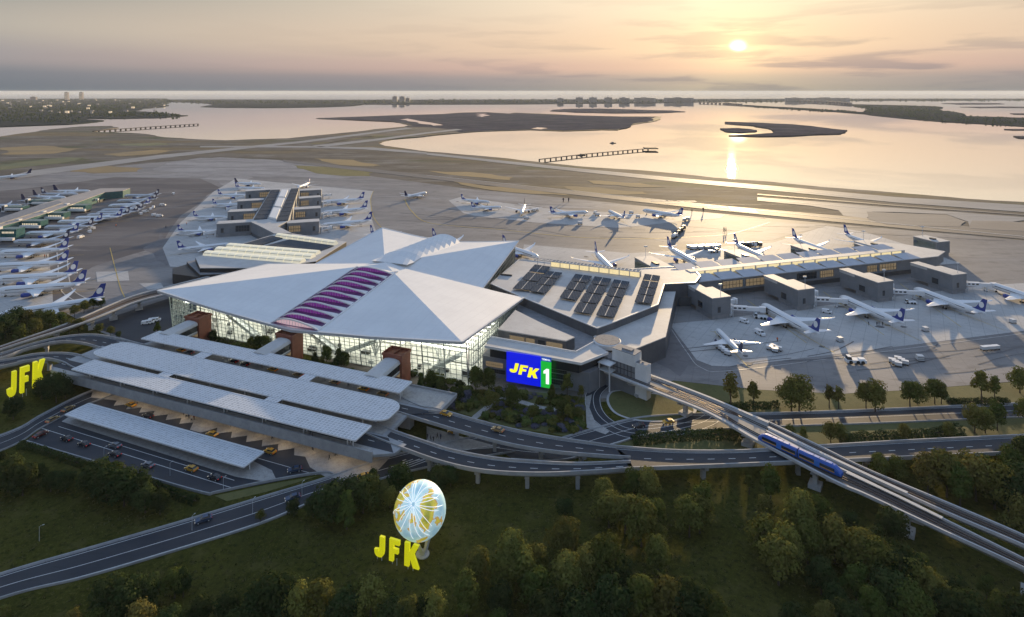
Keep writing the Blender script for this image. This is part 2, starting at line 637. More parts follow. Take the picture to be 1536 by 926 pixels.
grid_lines(MATS['red_cladding'], 1.6, 0, 0.1, (0.12, 0.035, 0.02), 0.8)
mat('white_cladding', (0.68, 0.69, 0.69), 0.5, var=(0.62, 0.63, 0.635), scale=0.3)
mat('frame_metal', (0.30, 0.34, 0.34), 0.45, 0.3)
mat('dark_metal', (0.06, 0.063, 0.07), 0.45, 0.4)
mat('window_dark', (0.03, 0.035, 0.042), 0.12, spec=0.7)
mat('window_lit', (0.05, 0.045, 0.04), 0.25, emit=(1.0, 0.74, 0.42), estr=0.11)
mat('window_warm', (0.10, 0.08, 0.05), 0.3, emit=(1.0, 0.86, 0.62), estr=.5)
mat('black_rubber', (0.02, 0.02, 0.02), 0.8)
mat('aircraft_white', (0.76, 0.77, 0.78), 0.35)
mat('aircraft_grey', (0.52, 0.54, 0.57), 0.4)
mat('tail_blue', (0.025, 0.05, 0.26), 0.35)
mat('tail_navy', (0.018, 0.022, 0.075), 0.35)
mat('emblem_white', (0.8, 0.8, 0.8), 0.4)
mat('solar_panel', (0.068, 0.078, 0.094), 0.6, spec=0.0, var=(0.085, 0.095, 0.11), scale=0.3)
grid_lines(MATS['solar_panel'], 2.0, 1.5, 0.16, (0.22, 0.225, 0.23), 0.8)
mat('bark', (0.06, 0.045, 0.032), 0.9, var=(0.09, 0.07, 0.05), scale=2.0, coords='obj')


def leaf_mat(name, a, b, c, rnd=0.25):
    m = mat(name, a, 0.9, spec=0.0, var=b, scale=0.45, coords='obj', layers=[(1.6, 0.5, 0.66, c, 0.7)], rnd=rnd)
    N, L, bs = nodes_of(m)
    tr = N.new('ShaderNodeBsdfTranslucent')
    mx = N.new('ShaderNodeMixShader')
    mx.inputs[0].default_value = 0.14
    src = bs.inputs['Base Color'].links[0].from_socket
    L.new(src, tr.inputs[0])
    out = N['Material Output']
    L.new(bs.outputs[0], mx.inputs[1])
    L.new(tr.outputs[0], mx.inputs[2])
    L.new(mx.outputs[0], out.inputs[0])
    return m


leaf_mat('leaves_olive', (0.105, 0.105, 0.026), (0.145, 0.135, 0.036), (0.052, 0.058, 0.016))
leaf_mat('leaves_green', (0.070, 0.086, 0.021), (0.10, 0.112, 0.027), (0.034, 0.046, 0.013))
leaf_mat('leaves_dark', (0.036, 0.050, 0.017), (0.055, 0.068, 0.022), (0.019, 0.030, 0.011))
leaf_mat('leaves_autumn', (0.125, 0.115, 0.030), (0.155, 0.14, 0.038), (0.075, 0.075, 0.022))
leaf_mat('leaves_lavender', (0.13, 0.12, 0.18), (0.10, 0.11, 0.10), (0.08, 0.08, 0.12))
leaf_mat('leaves_bright', (0.105, 0.13, 0.035), (0.15, 0.16, 0.05), (0.055, 0.075, 0.022))


def water_material():
    m = bpy.data.materials.new('bay_water')
    m.use_nodes = True
    N, L = m.node_tree.nodes, m.node_tree.links
    N.remove(N['Principled BSDF'])
    g = N.new('ShaderNodeBsdfGlossy')
    g.inputs['Color'].default_value = (0.98, 0.985, 1.0, 1)
    g.inputs['Roughness'].default_value = 0.13
    d = N.new('ShaderNodeBsdfDiffuse')
    d.inputs['Color'].default_value = (0.20, 0.22, 0.24, 1)
    mx = N.new('ShaderNodeMixShader')
    mx.inputs[0].default_value = 0.03
    geo = N.new('ShaderNodeNewGeometry')
    mp = N.new('ShaderNodeMapping')
    mp.inputs['Scale'].default_value = (0.004, 0.02, 1)
    mp.inputs['Rotation'].default_value = (0, 0, 0.12)
    L.new(geo.outputs['Position'], mp.inputs[0])
    no = N.new('ShaderNodeTexNoise')
    no.inputs['Scale'].default_value = 1.0
    no.inputs['Detail'].default_value = 5
    L.new(mp.outputs[0], no.inputs['Vector'])
    mr = N.new('ShaderNodeMapRange')
    mr.inputs['To Min'].default_value = 0.003
    mr.inputs['To Max'].default_value = 0.014
    L.new(no.outputs[0], mr.inputs[0])
    L.new(mr.outputs[0], g.inputs['Roughness'])
    L.new(g.outputs[0], mx.inputs[1])
    L.new(d.outputs[0], mx.inputs[2])
    L.new(mx.outputs[0], N['Material Output'].inputs[0])
    MATS['bay_water'] = m


water_material()


def glass_material(name, tint, refl=0.22, rough=0.05, opaque=0.0, ocol=(0.3, 0.35, 0.35, 1)):
    m = bpy.data.materials.new(name)
    m.use_nodes = True
    N, L = m.node_tree.nodes, m.node_tree.links
    N.remove(N['Principled BSDF'])
    t = N.new('ShaderNodeBsdfTransparent')
    t.inputs[0].default_value = tint
    g = N.new('ShaderNodeBsdfGlossy')
    g.inputs['Roughness'].default_value = rough
    g.inputs['Color'].default_value = (0.85, 0.9, 0.92, 1)
    mx = N.new('ShaderNodeMixShader')
    mx.inputs[0].default_value = refl
    L.new(t.outputs[0], mx.inputs[1])
    L.new(g.outputs[0], mx.inputs[2])
    last = mx.outputs[0]
    if opaque:
        d = N.new('ShaderNodeBsdfDiffuse')
        d.inputs[0].default_value = ocol
        m2 = N.new('ShaderNodeMixShader')
        m2.inputs[0].default_value = opaque
        L.new(last, m2.inputs[1])
        L.new(d.outputs[0], m2.inputs[2])
        last = m2.outputs[0]
    L.new(last, N['Material Output'].inputs[0])
    MATS[name] = m
    return m


glass_material('curtain_glass', (0.82, 0.91, 0.89, 1), 0.14)
glass_material('canopy_glass', (0.55, 0.60, 0.66, 1), 0.12, 0.15, 0.42, (0.46, 0.50, 0.55, 1))
M = MATS
# ============================================================ the setting: water, land, pavements
def fract(poly, depth=3, amp=0.10, seed=1, closed=True, keep=None):
    """roughen an outline by midpoint displacement"""
    rr = random.Random(seed)
    pts = [Vector((p[0], p[1])) for p in poly]
    for _ in range(depth):
        out = []
        n = len(pts)
        for i in range(n if closed else n - 1):
            a, b = pts[i], pts[(i + 1) % n]
            out.append(a)
            d = b - a
            out.append((a + b) / 2 + Vector((-d.y, d.x)) * rr.uniform(-amp, amp))
        if not closed:
            out.append(pts[-1])
        pts = out
    return pts


def WP(l, z=0.0):
    return [W(x, y, z) for x, y in l]


def ground(name, pxs, z, m, depth=0, amp=0.05, seed=1, skirt=None, pre=None):
    pts = [(p.x, p.y) for p in (WP(pxs) if pre is None else pre)]
    if depth:
        pts = [(p.x, p.y) for p in fract(pts, depth, amp, seed)]
    mb = MB()
    if skirt is None:
        mb.sheet(pts, z)
    else:
        mb.prism(pts, skirt, z, cap_bottom=False)
    return mb.build(name, m, kind='structure')


water = MB()
water.sheet([(-90000, -3000), (90000, -3000), (90000, 90000), (-90000, 90000)], -2.0)
water.build('water', M['bay_water'], kind='structure')

shore = [(-900, 232), (-400, 212), (0, 205), (52, 198), (75, 194), (120, 190), (167, 189), (178, 191.6), (147, 195.8), (140, 198), (208, 200), (234, 204), (286, 208.5), (338, 210.6), (380, 208.9),
         (432, 207.6), (510, 199.8), (562, 193.8), (606, 190), (614, 187), (600, 184), (588, 182), (536, 180.3), (474, 177.8), (478, 177.0), (523, 175.6), (588, 173), (666, 171), (692, 169),
         (731, 168.3), (765, 170.4), (773, 169), (864, 173), (932, 174.8), (992, 174.8), (986, 181), (953, 186), (927, 195), (903, 194.6), (846, 196.4), (796, 194.6), (780, 195),
         (718, 197), (679, 200), (627, 205.5), (588, 208.6), (568, 214.6), (578, 219), (614, 223.7), (692, 231.6), (765, 238), (864, 249), (968, 256), (1072, 266.7), (1160, 273),
         (1240, 281), (1344, 289), (1448, 298), (1536, 303), (1800, 322), (2400, 372)]
sp = [(p.x, p.y) for p in fract([(p.x, p.y) for p in WP(shore)], 3, 0.05, 5, closed=False)]
land = MB()
land.prism(sp + [(3500, 300), (3500, -900), (-3500, -900), (-3500, 900)], -2.6, -0.06, cap_bottom=False)
land.build('ground', M['dry_ground'], kind='structure')

# marsh laid over the far tip of the land
ground('marsh', [(606, 190.6), (620, 188), (606, 184.3), (590, 182.6), (540, 180.7), (482, 178), (523, 176), (588, 173.5), (666, 171.4), (692, 169.5), (731, 168.7), (765, 170.8), (773, 169.5), (864, 173.5), (932, 175.2),
                 (985, 175.2), (980, 181), (950, 185.6), (925, 194.5), (903, 194.2), (846, 196), (796, 194.2), (780, 194.6), (718, 196.6), (690, 198.6), (672, 194), (640, 191)], 0.25, M['marsh'], 2, 0.05, 11)
ground('creek', [(600, 179.6), (611, 178.2), (622, 180.2), (638, 183), (656, 186), (665, 188.2), (650, 188.8), (632, 186.2), (628, 184.4), (612, 182.2)], 0.55, M['bay_water'], 1, 0.12, 3)
ground('pond', [(712, 171.2), (731, 170.8), (736, 173.4), (722, 176), (714, 174.4)], 0.55, M['bay_water'], 1, 0.15, 4)
ground('inlet', [(796, 193), (806, 191.4), (822, 192.8), (812, 194.4)], 0.55, M['bay_water'], 1, 0.12, 8)


def inpoly(x, y, poly):
    c = False
    n_ = len(poly)
    for i in range(n_):
        x1, y1 = poly[i]
        x2, y2 = poly[(i + 1) % n_]
        if (y1 > y) != (y2 > y) and x < (x2 - x1) * (y - y1) / (y2 - y1) + x1:
            c = not c
    return c


ISLES = []


def isle(name, pxs, m, seed, top=1.2, depth=3, amp=0.09):
    if 'island' in name and 'marsh' not in name:
        ISLES.append(pxs)
    return ground(name, pxs, top, m, depth, amp, seed, skirt=-2.6)


isle('island', [(-700, 149.2), (0, 148.6), (130, 148.2), (250, 148.0), (256, 153), (249, 156), (216, 163), (194, 166.4), (234, 169), (262, 171.5), (282, 173.4), (250, 176.5), (182, 177.8), (125, 177.8), (156, 181), (104, 186.4), (0, 190), (-500, 200)], M['wooded_land'], 21)
isle('barrier_island', [(240, 149.4), (500, 149.7), (800, 149.4), (1100, 148.6), (1400, 148.2), (2400, 148), (2400, 150.6), (1536, 150.6), (1300, 151.4), (1183, 152.4), (1046, 153.6), (973, 155), (780, 156.6), (640, 156.9), (546, 156.8), (531, 159),
                        (480, 160.9), (400, 162), (340, 161.6), (301, 160.4), (322, 157), (300, 154.3), (254, 153)], M['wooded_land'], 22, amp=0.04)
isle('marsh_island', [(825, 166.5), (846, 163.8), (900, 163.2), (960, 165), (1008, 166), (1028, 167.8), (990, 169.4), (917, 169.8), (862, 168.6)], M['marsh'], 23)
isle('marsh_island', [(1087, 183), (1122, 184), (1144, 184.7), (1190, 187), (1227, 191), (1271, 195.6), (1261, 200.8), (1188, 204), (1136, 204.6), (1093, 203.6), (1130, 202), (1160, 200), (1163, 197.5), (1152, 192.5), (1130, 188.6), (1087, 185.4)], M['marsh'], 24, amp=0.06)
isle('marsh_island', [(1080, 193), (1108, 192.5), (1135, 195.6), (1132, 197.5), (1111, 199), (1093, 198)], M['marsh'], 25)
isle('island', [(1109, 159), (1120, 157.6), (1222, 163.4), (1292, 168.3), (1303, 164.6), (1282, 160), (1271, 156.4), (1344, 158), (1407, 160), (1412, 166.5), (1432, 168.4), (1447, 171), (1441, 174.2), (1536, 177), (1900, 183), (1900, 205), (1700, 197), (1536, 189.4), (1422, 183), (1297, 171), (1222, 166), (1136, 161)], M['wooded_land'], 26, amp=0.04)
isle('sandbar', [(1412, 155.6), (1446, 154.6), (1500, 155), (1490, 156.6), (1440, 157)], M['marsh'], 27)
isle('sandbar', [(1440, 160.6), (1500, 160.0), (1600, 160.8), (1600, 162), (1470, 162)], M['marsh'], 28)
isle('sandbar', [(1515, 170.4), (1600, 170), (1600, 172.4), (1520, 171.6)], M['marsh'], 29)
isle('sandbar', [(1506, 194), (1600, 193.5), (1600, 195.2), (1520, 194.8)], M['marsh'], 30)
isle('sandbar', [(1520, 204.4), (1560, 203.8), (1600, 207), (1530, 207)], M['marsh'], 31)

# woods and low houses on the far shores, far too many to count: uneven low crowns
def far_woods(name, spots, m, seed):
    rr = random.Random(seed)
    mb = MB()
    for (x0, x1, yt, yb, n, hmin, hmax) in spots:
        for _ in range(n):
            t = rr.random()
            px = x0 + (x1 - x0) * t
            yy = (yt(t) if callable(yt) else yt), (yb(t) if callable(yb) else yb)
            py = yy[0] + (yy[1] - yy[0]) * rr.random()
            if not any(inpoly(px, py, q) for q in ISLES):
                continue
            c = W(px, py, 0)
            sc = c.y / FPX
            r = rr.uniform(0.8, 2.0) * sc
            h = rr.uniform(hmin, hmax)
            k = 6
            vs = [(c.x + r * math.cos(2 * PI * i / k + px) * rr.uniform(.7, 1.2), c.y + r * .8 * math.sin(2 * PI * i / k + px) * rr.uniform(.7, 1.2), 1.1) for i in range(k)]
            vs += [(c.x + .62 * (a[0] - c.x), c.y + .62 * (a[1] - c.y), 1 + h * rr.uniform(.6, .95)) for a in vs[:k]] + [(c.x, c.y, 1 + h)]
            fs = [(i, (i + 1) % k, k + (i + 1) % k, k + i) for i in range(k)] + [(k + i, k + (i + 1) % k, 2 * k) for i in range(k)]
            mb.add(vs, fs, 0)
    return mb.build(name, m, kind='stuff')


far_woods('woodland', [(-60, 250, 149.4, lambda t: 166 - 9 * max(0, t - .75) * 4, 900, 9, 20), (-60, 180, 163, 176, 420, 8, 16), (180, 270, 168.6, 175.6, 140, 8, 15), (-60, 120, 176.5, 184, 160, 5, 11),
                       (250, 560, 151.4, 156, 330, 10, 22), (560, 1536, 149.6, lambda t: 155.4 - 4 * t, 700, 10, 26), (1275, 1440, 158.5, 168, 520, 5, 10), (1300, 1536, 166, lambda t: 182 + 6 * t, 700, 4, 8),
                       (1125, 1290, lambda t: 159.5 + 8 * t, lambda t: 162 + 7 * t, 130, 5, 10)], M['leaves_dark'], 3)
# pale houses among the trees, as specks
hm = MB()
rr = random.Random(9)
mat('far_house_pale', (0.3, 0.29, 0.28), 0.8)
mat('far_house_lit', (0.5, 0.45, 0.4), 0.8, emit=(1.0, 0.75, 0.45), estr=0.3)
for i in range(80):
    px, py = rr.uniform(-40, 250), 149.2 + rr.random() ** 1.6 * 24
    if px > 190 and py > 164:
        continue
    c = W(px, py)
    s_ = rr.uniform(7, 16)
    hm.box(c.x - s_, c.x + s_, c.y, c.y + 12, 6, 6 + rr.uniform(9, 17), 1 if rr.random() < .3 else 0)
hm.build('suburb', [M['far_house_pale'], M['far_house_lit']], kind='stuff')

# ---------------------------------------------------------- airfield pavements (each sheet above the one below)
def line(name, pxs, w, z, m, smooth=6, closed=False):
    p = [Vector((q.x, q.y)) for q in WP(pxs)]
    if smooth:
        p = spline(p, smooth)
    mb = MB()
    strip(mb, p, w, z)
    return mb.build(name, m, kind='structure')


def strip(mb, p, w, z, mi=0):
    L_, R_ = [], []
    for i, q in enumerate(p):
        d = (p[min(i + 1, len(p) - 1)] - p[max(i - 1, 0)])
        d.normalize()
        n = Vector((-d.y, d.x)) * w / 2
        L_.append((q.x + n.x, q.y + n.y, z))
        R_.append((q.x - n.x, q.y - n.y, z))
    k = len(p)
    mb.add(L_ + R_, [(i + 1, i, k + i, k + i + 1) for i in range(k - 1)], mi)


ground('apron', [(-500, 330), (-120, 276), (60, 262), (200, 247), (330, 236), (425, 241), (560, 265), (700, 283), (870, 299), (1010, 314), (1160, 328), (1340, 344), (1536, 361), (2300, 430), (2300, 520), (1700, 560), (1536, 571), (1454, 578), (1349, 586), (1262, 591),
                 (1140, 585), (1010, 571), (985, 590), (880, 600), (860, 560), (690, 560), (320, 490), (262, 512), (215, 527), (150, 500), (96, 470), (0, 474), (-600, 520)], 0.0, M['apron_tarmac'], 0)
ground('old_apron', [(-500, 340), (-150, 300), (40, 283), (170, 266), (300, 268), (330, 282), (300, 305), (255, 345), (232, 372), (140, 400), (110, 420), (90, 470), (0, 474), (-500, 520)], 0.03, M['apron_dark'], 1, 0.04, 3)
ground('runway', [(-100, 283), (0, 268.4), (47, 256.2), (234, 233.4), (370, 219.8), (445, 212.6), (540, 200.5), (609, 191.6), (620, 192.6), (560, 200.6), (460, 213.8), (380, 222.2), (240, 238), (60, 263), (-100, 291)], 0.3, M['runway_pavement'])
ground('taxiway', [(300, 219.5), (400, 219), (470, 219.6), (560, 221.4), (640, 229), (640, 231.4), (545, 224.4), (470, 222), (400, 221.6), (300, 221.4)], 0.36, M['runway_pavement'])
ground('taxiway', [(468, 218.6), (497, 215.8), (580, 206.6), (640, 198.6), (685, 193.8), (694, 194.8), (640, 201), (584, 209), (505, 218.6), (480, 221)], 0.36, M['runway_pavement'])
ground('runway', [(640, 229.4), (760, 241.8), (864, 252.6), (1020, 267.6), (1160, 279.2), (1344, 296), (1536, 308), (2300, 362), (2300, 378), (1536, 318.5), (1344, 304.2), (1160, 286.4), (1020, 273.6), (864, 257.4), (760, 245.8), (640, 232.4)], 0.3, M['runway_pavement'])
ground('taxiway', [(425, 240.2), (562, 254.2), (666, 265.8), (780, 278.6), (864, 287.4), (968, 298), (1085, 309), (1200, 319), (1360, 332.5), (1536, 347), (2300, 412), (2300, 432), (1536, 359), (1360, 343.5), (1200, 328), (1085, 316.6), (968, 304.4), (864, 292.8), (780, 284), (666, 271), (562, 259), (425, 243.2)], 0.3, M['taxiway_dark'])
ground('taxiway', [(1136, 296), (1240, 304), (1344, 312.5), (1440, 319), (1536, 326.4), (2300, 388), (2300, 397), (1536, 331), (1510, 334), (1500, 345), (1455, 342), (1452, 333), (1420, 322), (1344, 318.6), (1308, 318), (1300, 328), (1265, 324), (1258, 316), (1215, 309), (1136, 301.5)], 0.32, M['runway_pavement'])
ground('taxiway', [(1136, 291), (1344, 307.8), (1536, 321.8), (2300, 384), (2300, 386.6), (1536, 323.4), (1344, 309.6), (1136, 292.6)], 0.36, M['taxiway_dark'])
# dry grass patches between the taxiways
for i, (pp, mm) in enumerate([([(440, 248), (480, 250), (560, 258.6), (555, 264.6), (520, 264.5), (455, 254)], 'short_grass'), ([(470, 238), (530, 240), (570, 248), (560, 250), (500, 246)], 'dry_patch'),
                              ([(845, 280), (900, 281.5), (965, 288), (972, 292), (940, 292.5), (862, 287.6)], 'dry_patch'), ([(640, 256.5), (700, 258), (770, 266), (765, 270.5), (690, 264)], 'dry_patch'),
                              ([(175, 216), (240, 214), (258, 216.8), (215, 219.4), (180, 218.8)], 'green_patch'), ([(110, 251), (160, 249), (215, 253), (205, 258), (140, 260.5), (105, 258)], 'dry_patch'),
                              ([(0, 222), (60, 219), (125, 223), (80, 231), (0, 232)], 'dry_patch'), ([(155, 231), (230, 225), (262, 226), (235, 231), (180, 235)], 'dry_patch'), ([(20, 245), (100, 236), (130, 237), (85, 246), (0, 256), (-20, 250)], 'green_patch'),
                              ([(464, 215.6), (560, 203.2), (580, 203.4), (500, 213.5), (470, 216.4)], 'short_grass'), ([(880, 271), (960, 275), (1000, 281), (960, 281.6), (890, 276)], 'dry_patch'), ([(680, 272), (800, 285.6), (860, 294), (800, 291.6), (690, 277)], 'dry_patch')]):
    if mm not in MATS:
        mat('dry_patch', (0.235, 0.165, 0.070), 0.95, var=(0.17, 0.13, 0.07), scale=0.012, stretch=(0.3, 1, 0.15))
        mat('green_patch', (0.065, 0.095, 0.05), 0.95, var=(0.10, 0.11, 0.05), scale=0.012, stretch=(0.3, 1, 0.15))
    ground('dry_grass', pp, 0.12 + 0.012 * i, M[mm], 2, 0.12, 40 + i)
mat('runoff', (0.17, 0.155, 0.145), .9, var=(0.22, 0.205, 0.19), scale=.02, stretch=(.3, 1, .15))
ground('pavement_patch', [(1300, 318), (1420, 322.5), (1448, 333), (1440, 341), (1330, 337), (1302, 329)], 0.42, M['runoff'], 1, 0.05, 60)
ground('pavement_patch', [(1458, 331.5), (1500, 332), (1600, 338), (1600, 350), (1500, 346), (1455, 343)], 0.42, M['runoff'], 1, 0.05, 61)
# stands
ground('stand', [(786, 367), (945, 380), (1000, 377), (1160, 364), (1241, 338.6), (1300, 349), (1368, 370), (1440, 395), (1000, 430), (780, 400)], 0.06, M['stand_concrete'])
ground('stand', [(1004, 486), (1045, 540), (1068, 549), (1098, 550), (1300, 526), (1536, 496.5), (2100, 440), (2100, 395), (1480, 428), (1070, 480)], 0.06, M['stand_concrete'])
ground('stand', [(673, 301), (690, 296), (830, 314), (960, 321.5), (1010, 315), (1088, 322.5), (1080, 328), (1022, 332), (960, 339), (924, 342), (803, 334), (711, 324), (695, 320)], 0.06, M['stand_concrete'])
ground('stand', [(354, 268), (440, 276), (560, 287), (555, 299), (558, 330), (566, 352), (470, 420), (255, 400), (244, 372), (270, 335), (320, 288)], 0.06, M['stand_concrete'])
ground('stand', [(-300, 378), (72, 371), (79, 440), (80, 480), (-300, 510)], 0.06, M['stand_concrete'])
ground('repaired_slab', [(144, 408), (192, 407), (194, 421), (146, 423)], 0.09, M['stand_concrete'])
ground('repaired_slab', [(209, 425.5), (241, 424.6), (246, 432), (222, 435)], 0.09, M['stand_concrete'])
for i, (pp, mm) in enumerate([([(250, 245), (300, 237), (420, 240.5), (540, 262), (500, 270), (400, 262), (300, 262), (230, 256)], 'worn_pale'), ([(690, 283), (900, 303), (1010, 316), (820, 312), (690, 294)], 'worn_pale'),
                              ([(1090, 326), (1240, 337), (1160, 360), (1060, 366), (980, 360), (1040, 345)], 'worn_pale'), ([(330, 262), (380, 266), (340, 280), (300, 268)], 'worn_pale'), ([(250, 400), (230, 380), (215, 372), (240, 350), (262, 360), (258, 390)], 'worn_dark'),
                              ([(1010, 490), (1040, 530), (1020, 565), (985, 545), (1000, 505)], 'worn_dark')]):
    if mm not in MATS:
        mat('worn_pale', (0.30, 0.29, 0.29), 0.7, spec=.1, var=(0.22, 0.212, 0.21), scale=.03, layers=[(.012, .46, .6, (.36, .35, .345), .7), (.15, .5, .62, (.2, .19, .19), .6)], stretch=(.4, 1.5, .25))
        mat('worn_dark', (0.15, 0.145, 0.15), 0.7, spec=.1, var=(0.19, 0.182, 0.185), scale=.04, layers=[(.2, .5, .64, (.12, .115, .12), .6)])
    ground('pavement_patch', pp, .035 + .004 * i, M[mm], 2, .1, 80 + i)
# painted lines
line('taxi_line', [(607, 299), (611, 308), (618, 317.5), (638, 333), (690, 340), (749, 344.5), (857, 355.5), (960, 358.4), (1050, 355), (1100, 350), (1154, 334)], 1.3, 0.12, M['yellow_paint'])
line('taxi_line', [(165, 372), (172, 400), (180, 430), (187, 446)], 0.7, 0.12, M['yellow_paint'], 4)
line('taxi_line', [(560, 287), (556, 300), (560, 325), (575, 345)], 0.9, 0.12, M['yellow_paint'], 4)
line('taxi_line', [(1003, 488), (1030, 528), (1052, 552), (1100, 556), (1300, 531), (1536, 500.5)], 0.45, 0.1, M['worn_white_paint'], 6)
for k in range(3):
    line('taxi_line', [(1190 + 116 * k + 20, 515 - 12 * k), (1120 + 115 * k, 450 - 12 * k)], 0.5, 0.12, M['yellow_paint'], 0)
mk = MB()
for a, b in (((1136, 299), (1300, 313)), ((1100, 312.5), (1536, 355.5)), ((640, 263.4), (1080, 309.8)), ((700, 237.5), (1300, 297))):
    strip(mk, [Vector((q.x, q.y)) for q in WP([a, b])], 1.6, 0.5)
for (x, y) in ((990, 302), (1030, 302.6), (1012, 305.2), (1052, 309.2), (1074, 312)):      # hollow hold marks beside the runway
    c = W(x, y)
    mk.box(c.x - 14, c.x + 14, c.y - 4, c.y - 2.2, 0.46, 0.5)
    mk.box(c.x - 14, c.x + 14, c.y + 2.2, c.y + 4, 0.46, 0.5)
# threshold piano keys
A0, A1, B0 = W(1097, 316.5), W(1138, 320.5), W(1092, 310.5)
for k in range(12):
    t = k / 12
    a = A0.lerp(B0, t)
    strip(mk, [Vector((a.x, a.y)), Vector((a.x, a.y)) + Vector((A1.x - A0.x, A1.y - A0.y))], (B0 - A0).length / 20, 0.55)
mk.build('runway_markings', M['white_paint'], kind='structure')

# service road painted in the old apron
line('service_road', [(88, 356), (93, 385), (97, 425), (106, 441), (134, 456)], 7.5, 0.10, M['taxiway_dark'], 6)
for o_ in (-3.6, 3.6):
    p = spline([Vector((q.x, q.y)) for q in WP([(88, 356), (93, 385), (97, 425), (106, 441), (134, 456)])], 6)
    q2 = []
    for i, q in enumerate(p):
        d = (p[min(i + 1, len(p) - 1)] - p[max(i - 1, 0)]).normalized()
        q2.append(q + Vector((-d.y, d.x)) * o_)
    mb = MB()
    strip(mb, q2, 0.8, 0.15)
    mb.build('road_edge_line', M['worn_white_paint'], kind='structure')

# ---------------------------------------------------------- near ground
gl = WP([(2400, 566), (1536, 572), (1454, 578), (1349, 586), (1262, 591), (1140, 585), (1010, 571), (940, 600), (880, 605), (720, 590), (640, 600), (430, 520), (262, 506), (215, 524), (150, 498), (96, 468), (0, 472), (-700, 520)])
ground('lawn', None, 0.02, M['grass'], pre=[Vector((p.x, p.y, 0)) for p in gl] + [Vector((-900, 100, 0)), Vector((-900, -700, 0)), Vector((1400, -700, 0)), Vector((1400, 200, 0))])
ground('verge', [(1010, 571.5), (1140, 585.5), (1262, 591.5), (1349, 586.5), (1454, 578.5), (1536, 572.5), (2300, 560), (2300, 618), (1536, 605), (1300, 613), (1140, 621), (1080, 600), (1000, 575)], 0.04, M['short_grass'])
ground('verge', [(1040, 645), (1200, 640), (1536, 626.5), (2300, 612), (2300, 645), (1536, 656), (1250, 668), (1060, 676), (900, 668)], 0.04, M['short_grass'])
ground('yard', [(130, 488), (262, 445), (330, 470), (430, 520), (300, 506), (246, 505), (222, 520)], 0.05, M['asphalt'])
# ============================================================ main terminal hall (own axes u, v)
def uvthing(name, label, cat, u, v, z=0.0, group=None):
    o = thing(name, label, cat, P(u, v, z), -ANG, group)
    o['_o'] = (u, v, z)
    return o


def ub(mb, name, m, root, kind=None):
    return mb.build(name, m, root, off=tuple(root['_o']), kind=kind)


mat('purple_glow', (0.06, 0.012, 0.08), 0.4, emit=(0.46, 0.07, 0.62), estr=0.16)
mat('pink_window', (0.2, 0.1, 0.15), 0.4, emit=(0.95, 0.66, 0.70), estr=0.34)
mat('hall_light', (0.8, 0.8, 0.75), 0.6, emit=(1.0, 0.93, 0.80), estr=5.2)
mat('hall_floor', (0.62, 0.61, 0.58), 0.5, var=(0.5, 0.49, 0.47), scale=0.2)
mat('hall_wall', (0.62, 0.60, 0.56), 0.7, var=(0.45, 0.46, 0.46), scale=0.08)

hall = uvthing('terminal_hall', 'large glass airport terminal hall under a folded white star-shaped roof', 'terminal', -256, 297)
Lc, Fc = (-374.5, 294, 27.6), (-142.2, 294, 27.4)
Vf = (-256, 289.5, 19.4)
N1, N2 = (-376, 399, 17.4), (-338, 402, 16.6)
Ac, Rc = (-327, 497, 31.2), (-184.5, 497, 31.2)
Vb = (-256, 493, 25.0)
N3, N4 = (-178.5, 403, 18.2), (-143, 395, 18.6)
Cc = (-256, 393, 31.8)
ring = [Lc, (-315, 291.5, 22.8), Vf, (-199, 291.5, 22.8), Fc, N4, N3, Rc, (-220, 495, 27.6), Vb, (-292, 495, 27.6), Ac, N2, N1]
rf = MB()
n = len(ring)
top = [Vector(p) for p in ring]
for i in range(n):
    a, b = top[i], top[(i + 1) % n]
    rf.add([Vector(Cc), b, a], [(0, 2, 1)], 0)
und = [p - Vector((0, 0, 1.5)) for p in top]
rf.add(top + und, [(i, (i + 1) % n, n + (i + 1) % n, n + i) for i in range(n)][:0] + [(n + i, n + (i + 1) % n, (i + 1) % n, i) for i in range(n)], 1)
cu = Vector(Cc) - Vector((0, 0, 2.2))
for i in range(n):
    rf.add([cu, und[i], und[(i + 1) % n]], [(0, 2, 1)], 2)
roof = ub(rf, 'roof', [M['roof_white'], M['fascia_metal'], M['hall_wall']], hall)
# raised metal edge all round
ed = MB()
for i in range(n):
    ed.bar(top[i] + Vector((0, 0, .12)), top[(i + 1) % n] + Vector((0, 0, .12)), 1.1, 0.45)
ub(ed, 'roof_edge', M['fascia_metal'], hall)


def roof_z(u, v):
    """height of the folded roof"""
    c = Vector(Cc)
    for i in range(n):
        a, b = top[i], top[(i + 1) % n]
        det = (a.y - c.y) * (b.x - c.x) - (a.x - c.x) * (b.y - c.y)
        if abs(det) < 1e-6:
            continue
        s = ((v - c.y) * (b.x - c.x) - (u - c.x) * (b.y - c.y)) / det
        t = ((a.y - c.y) * (u - c.x) - (a.x - c.x) * (v - c.y)) / det
        if s >= -1e-6 and t >= -1e-6:
            return c.z + s * (a.z - c.z) + t * (b.z - c.z)
    return c.z


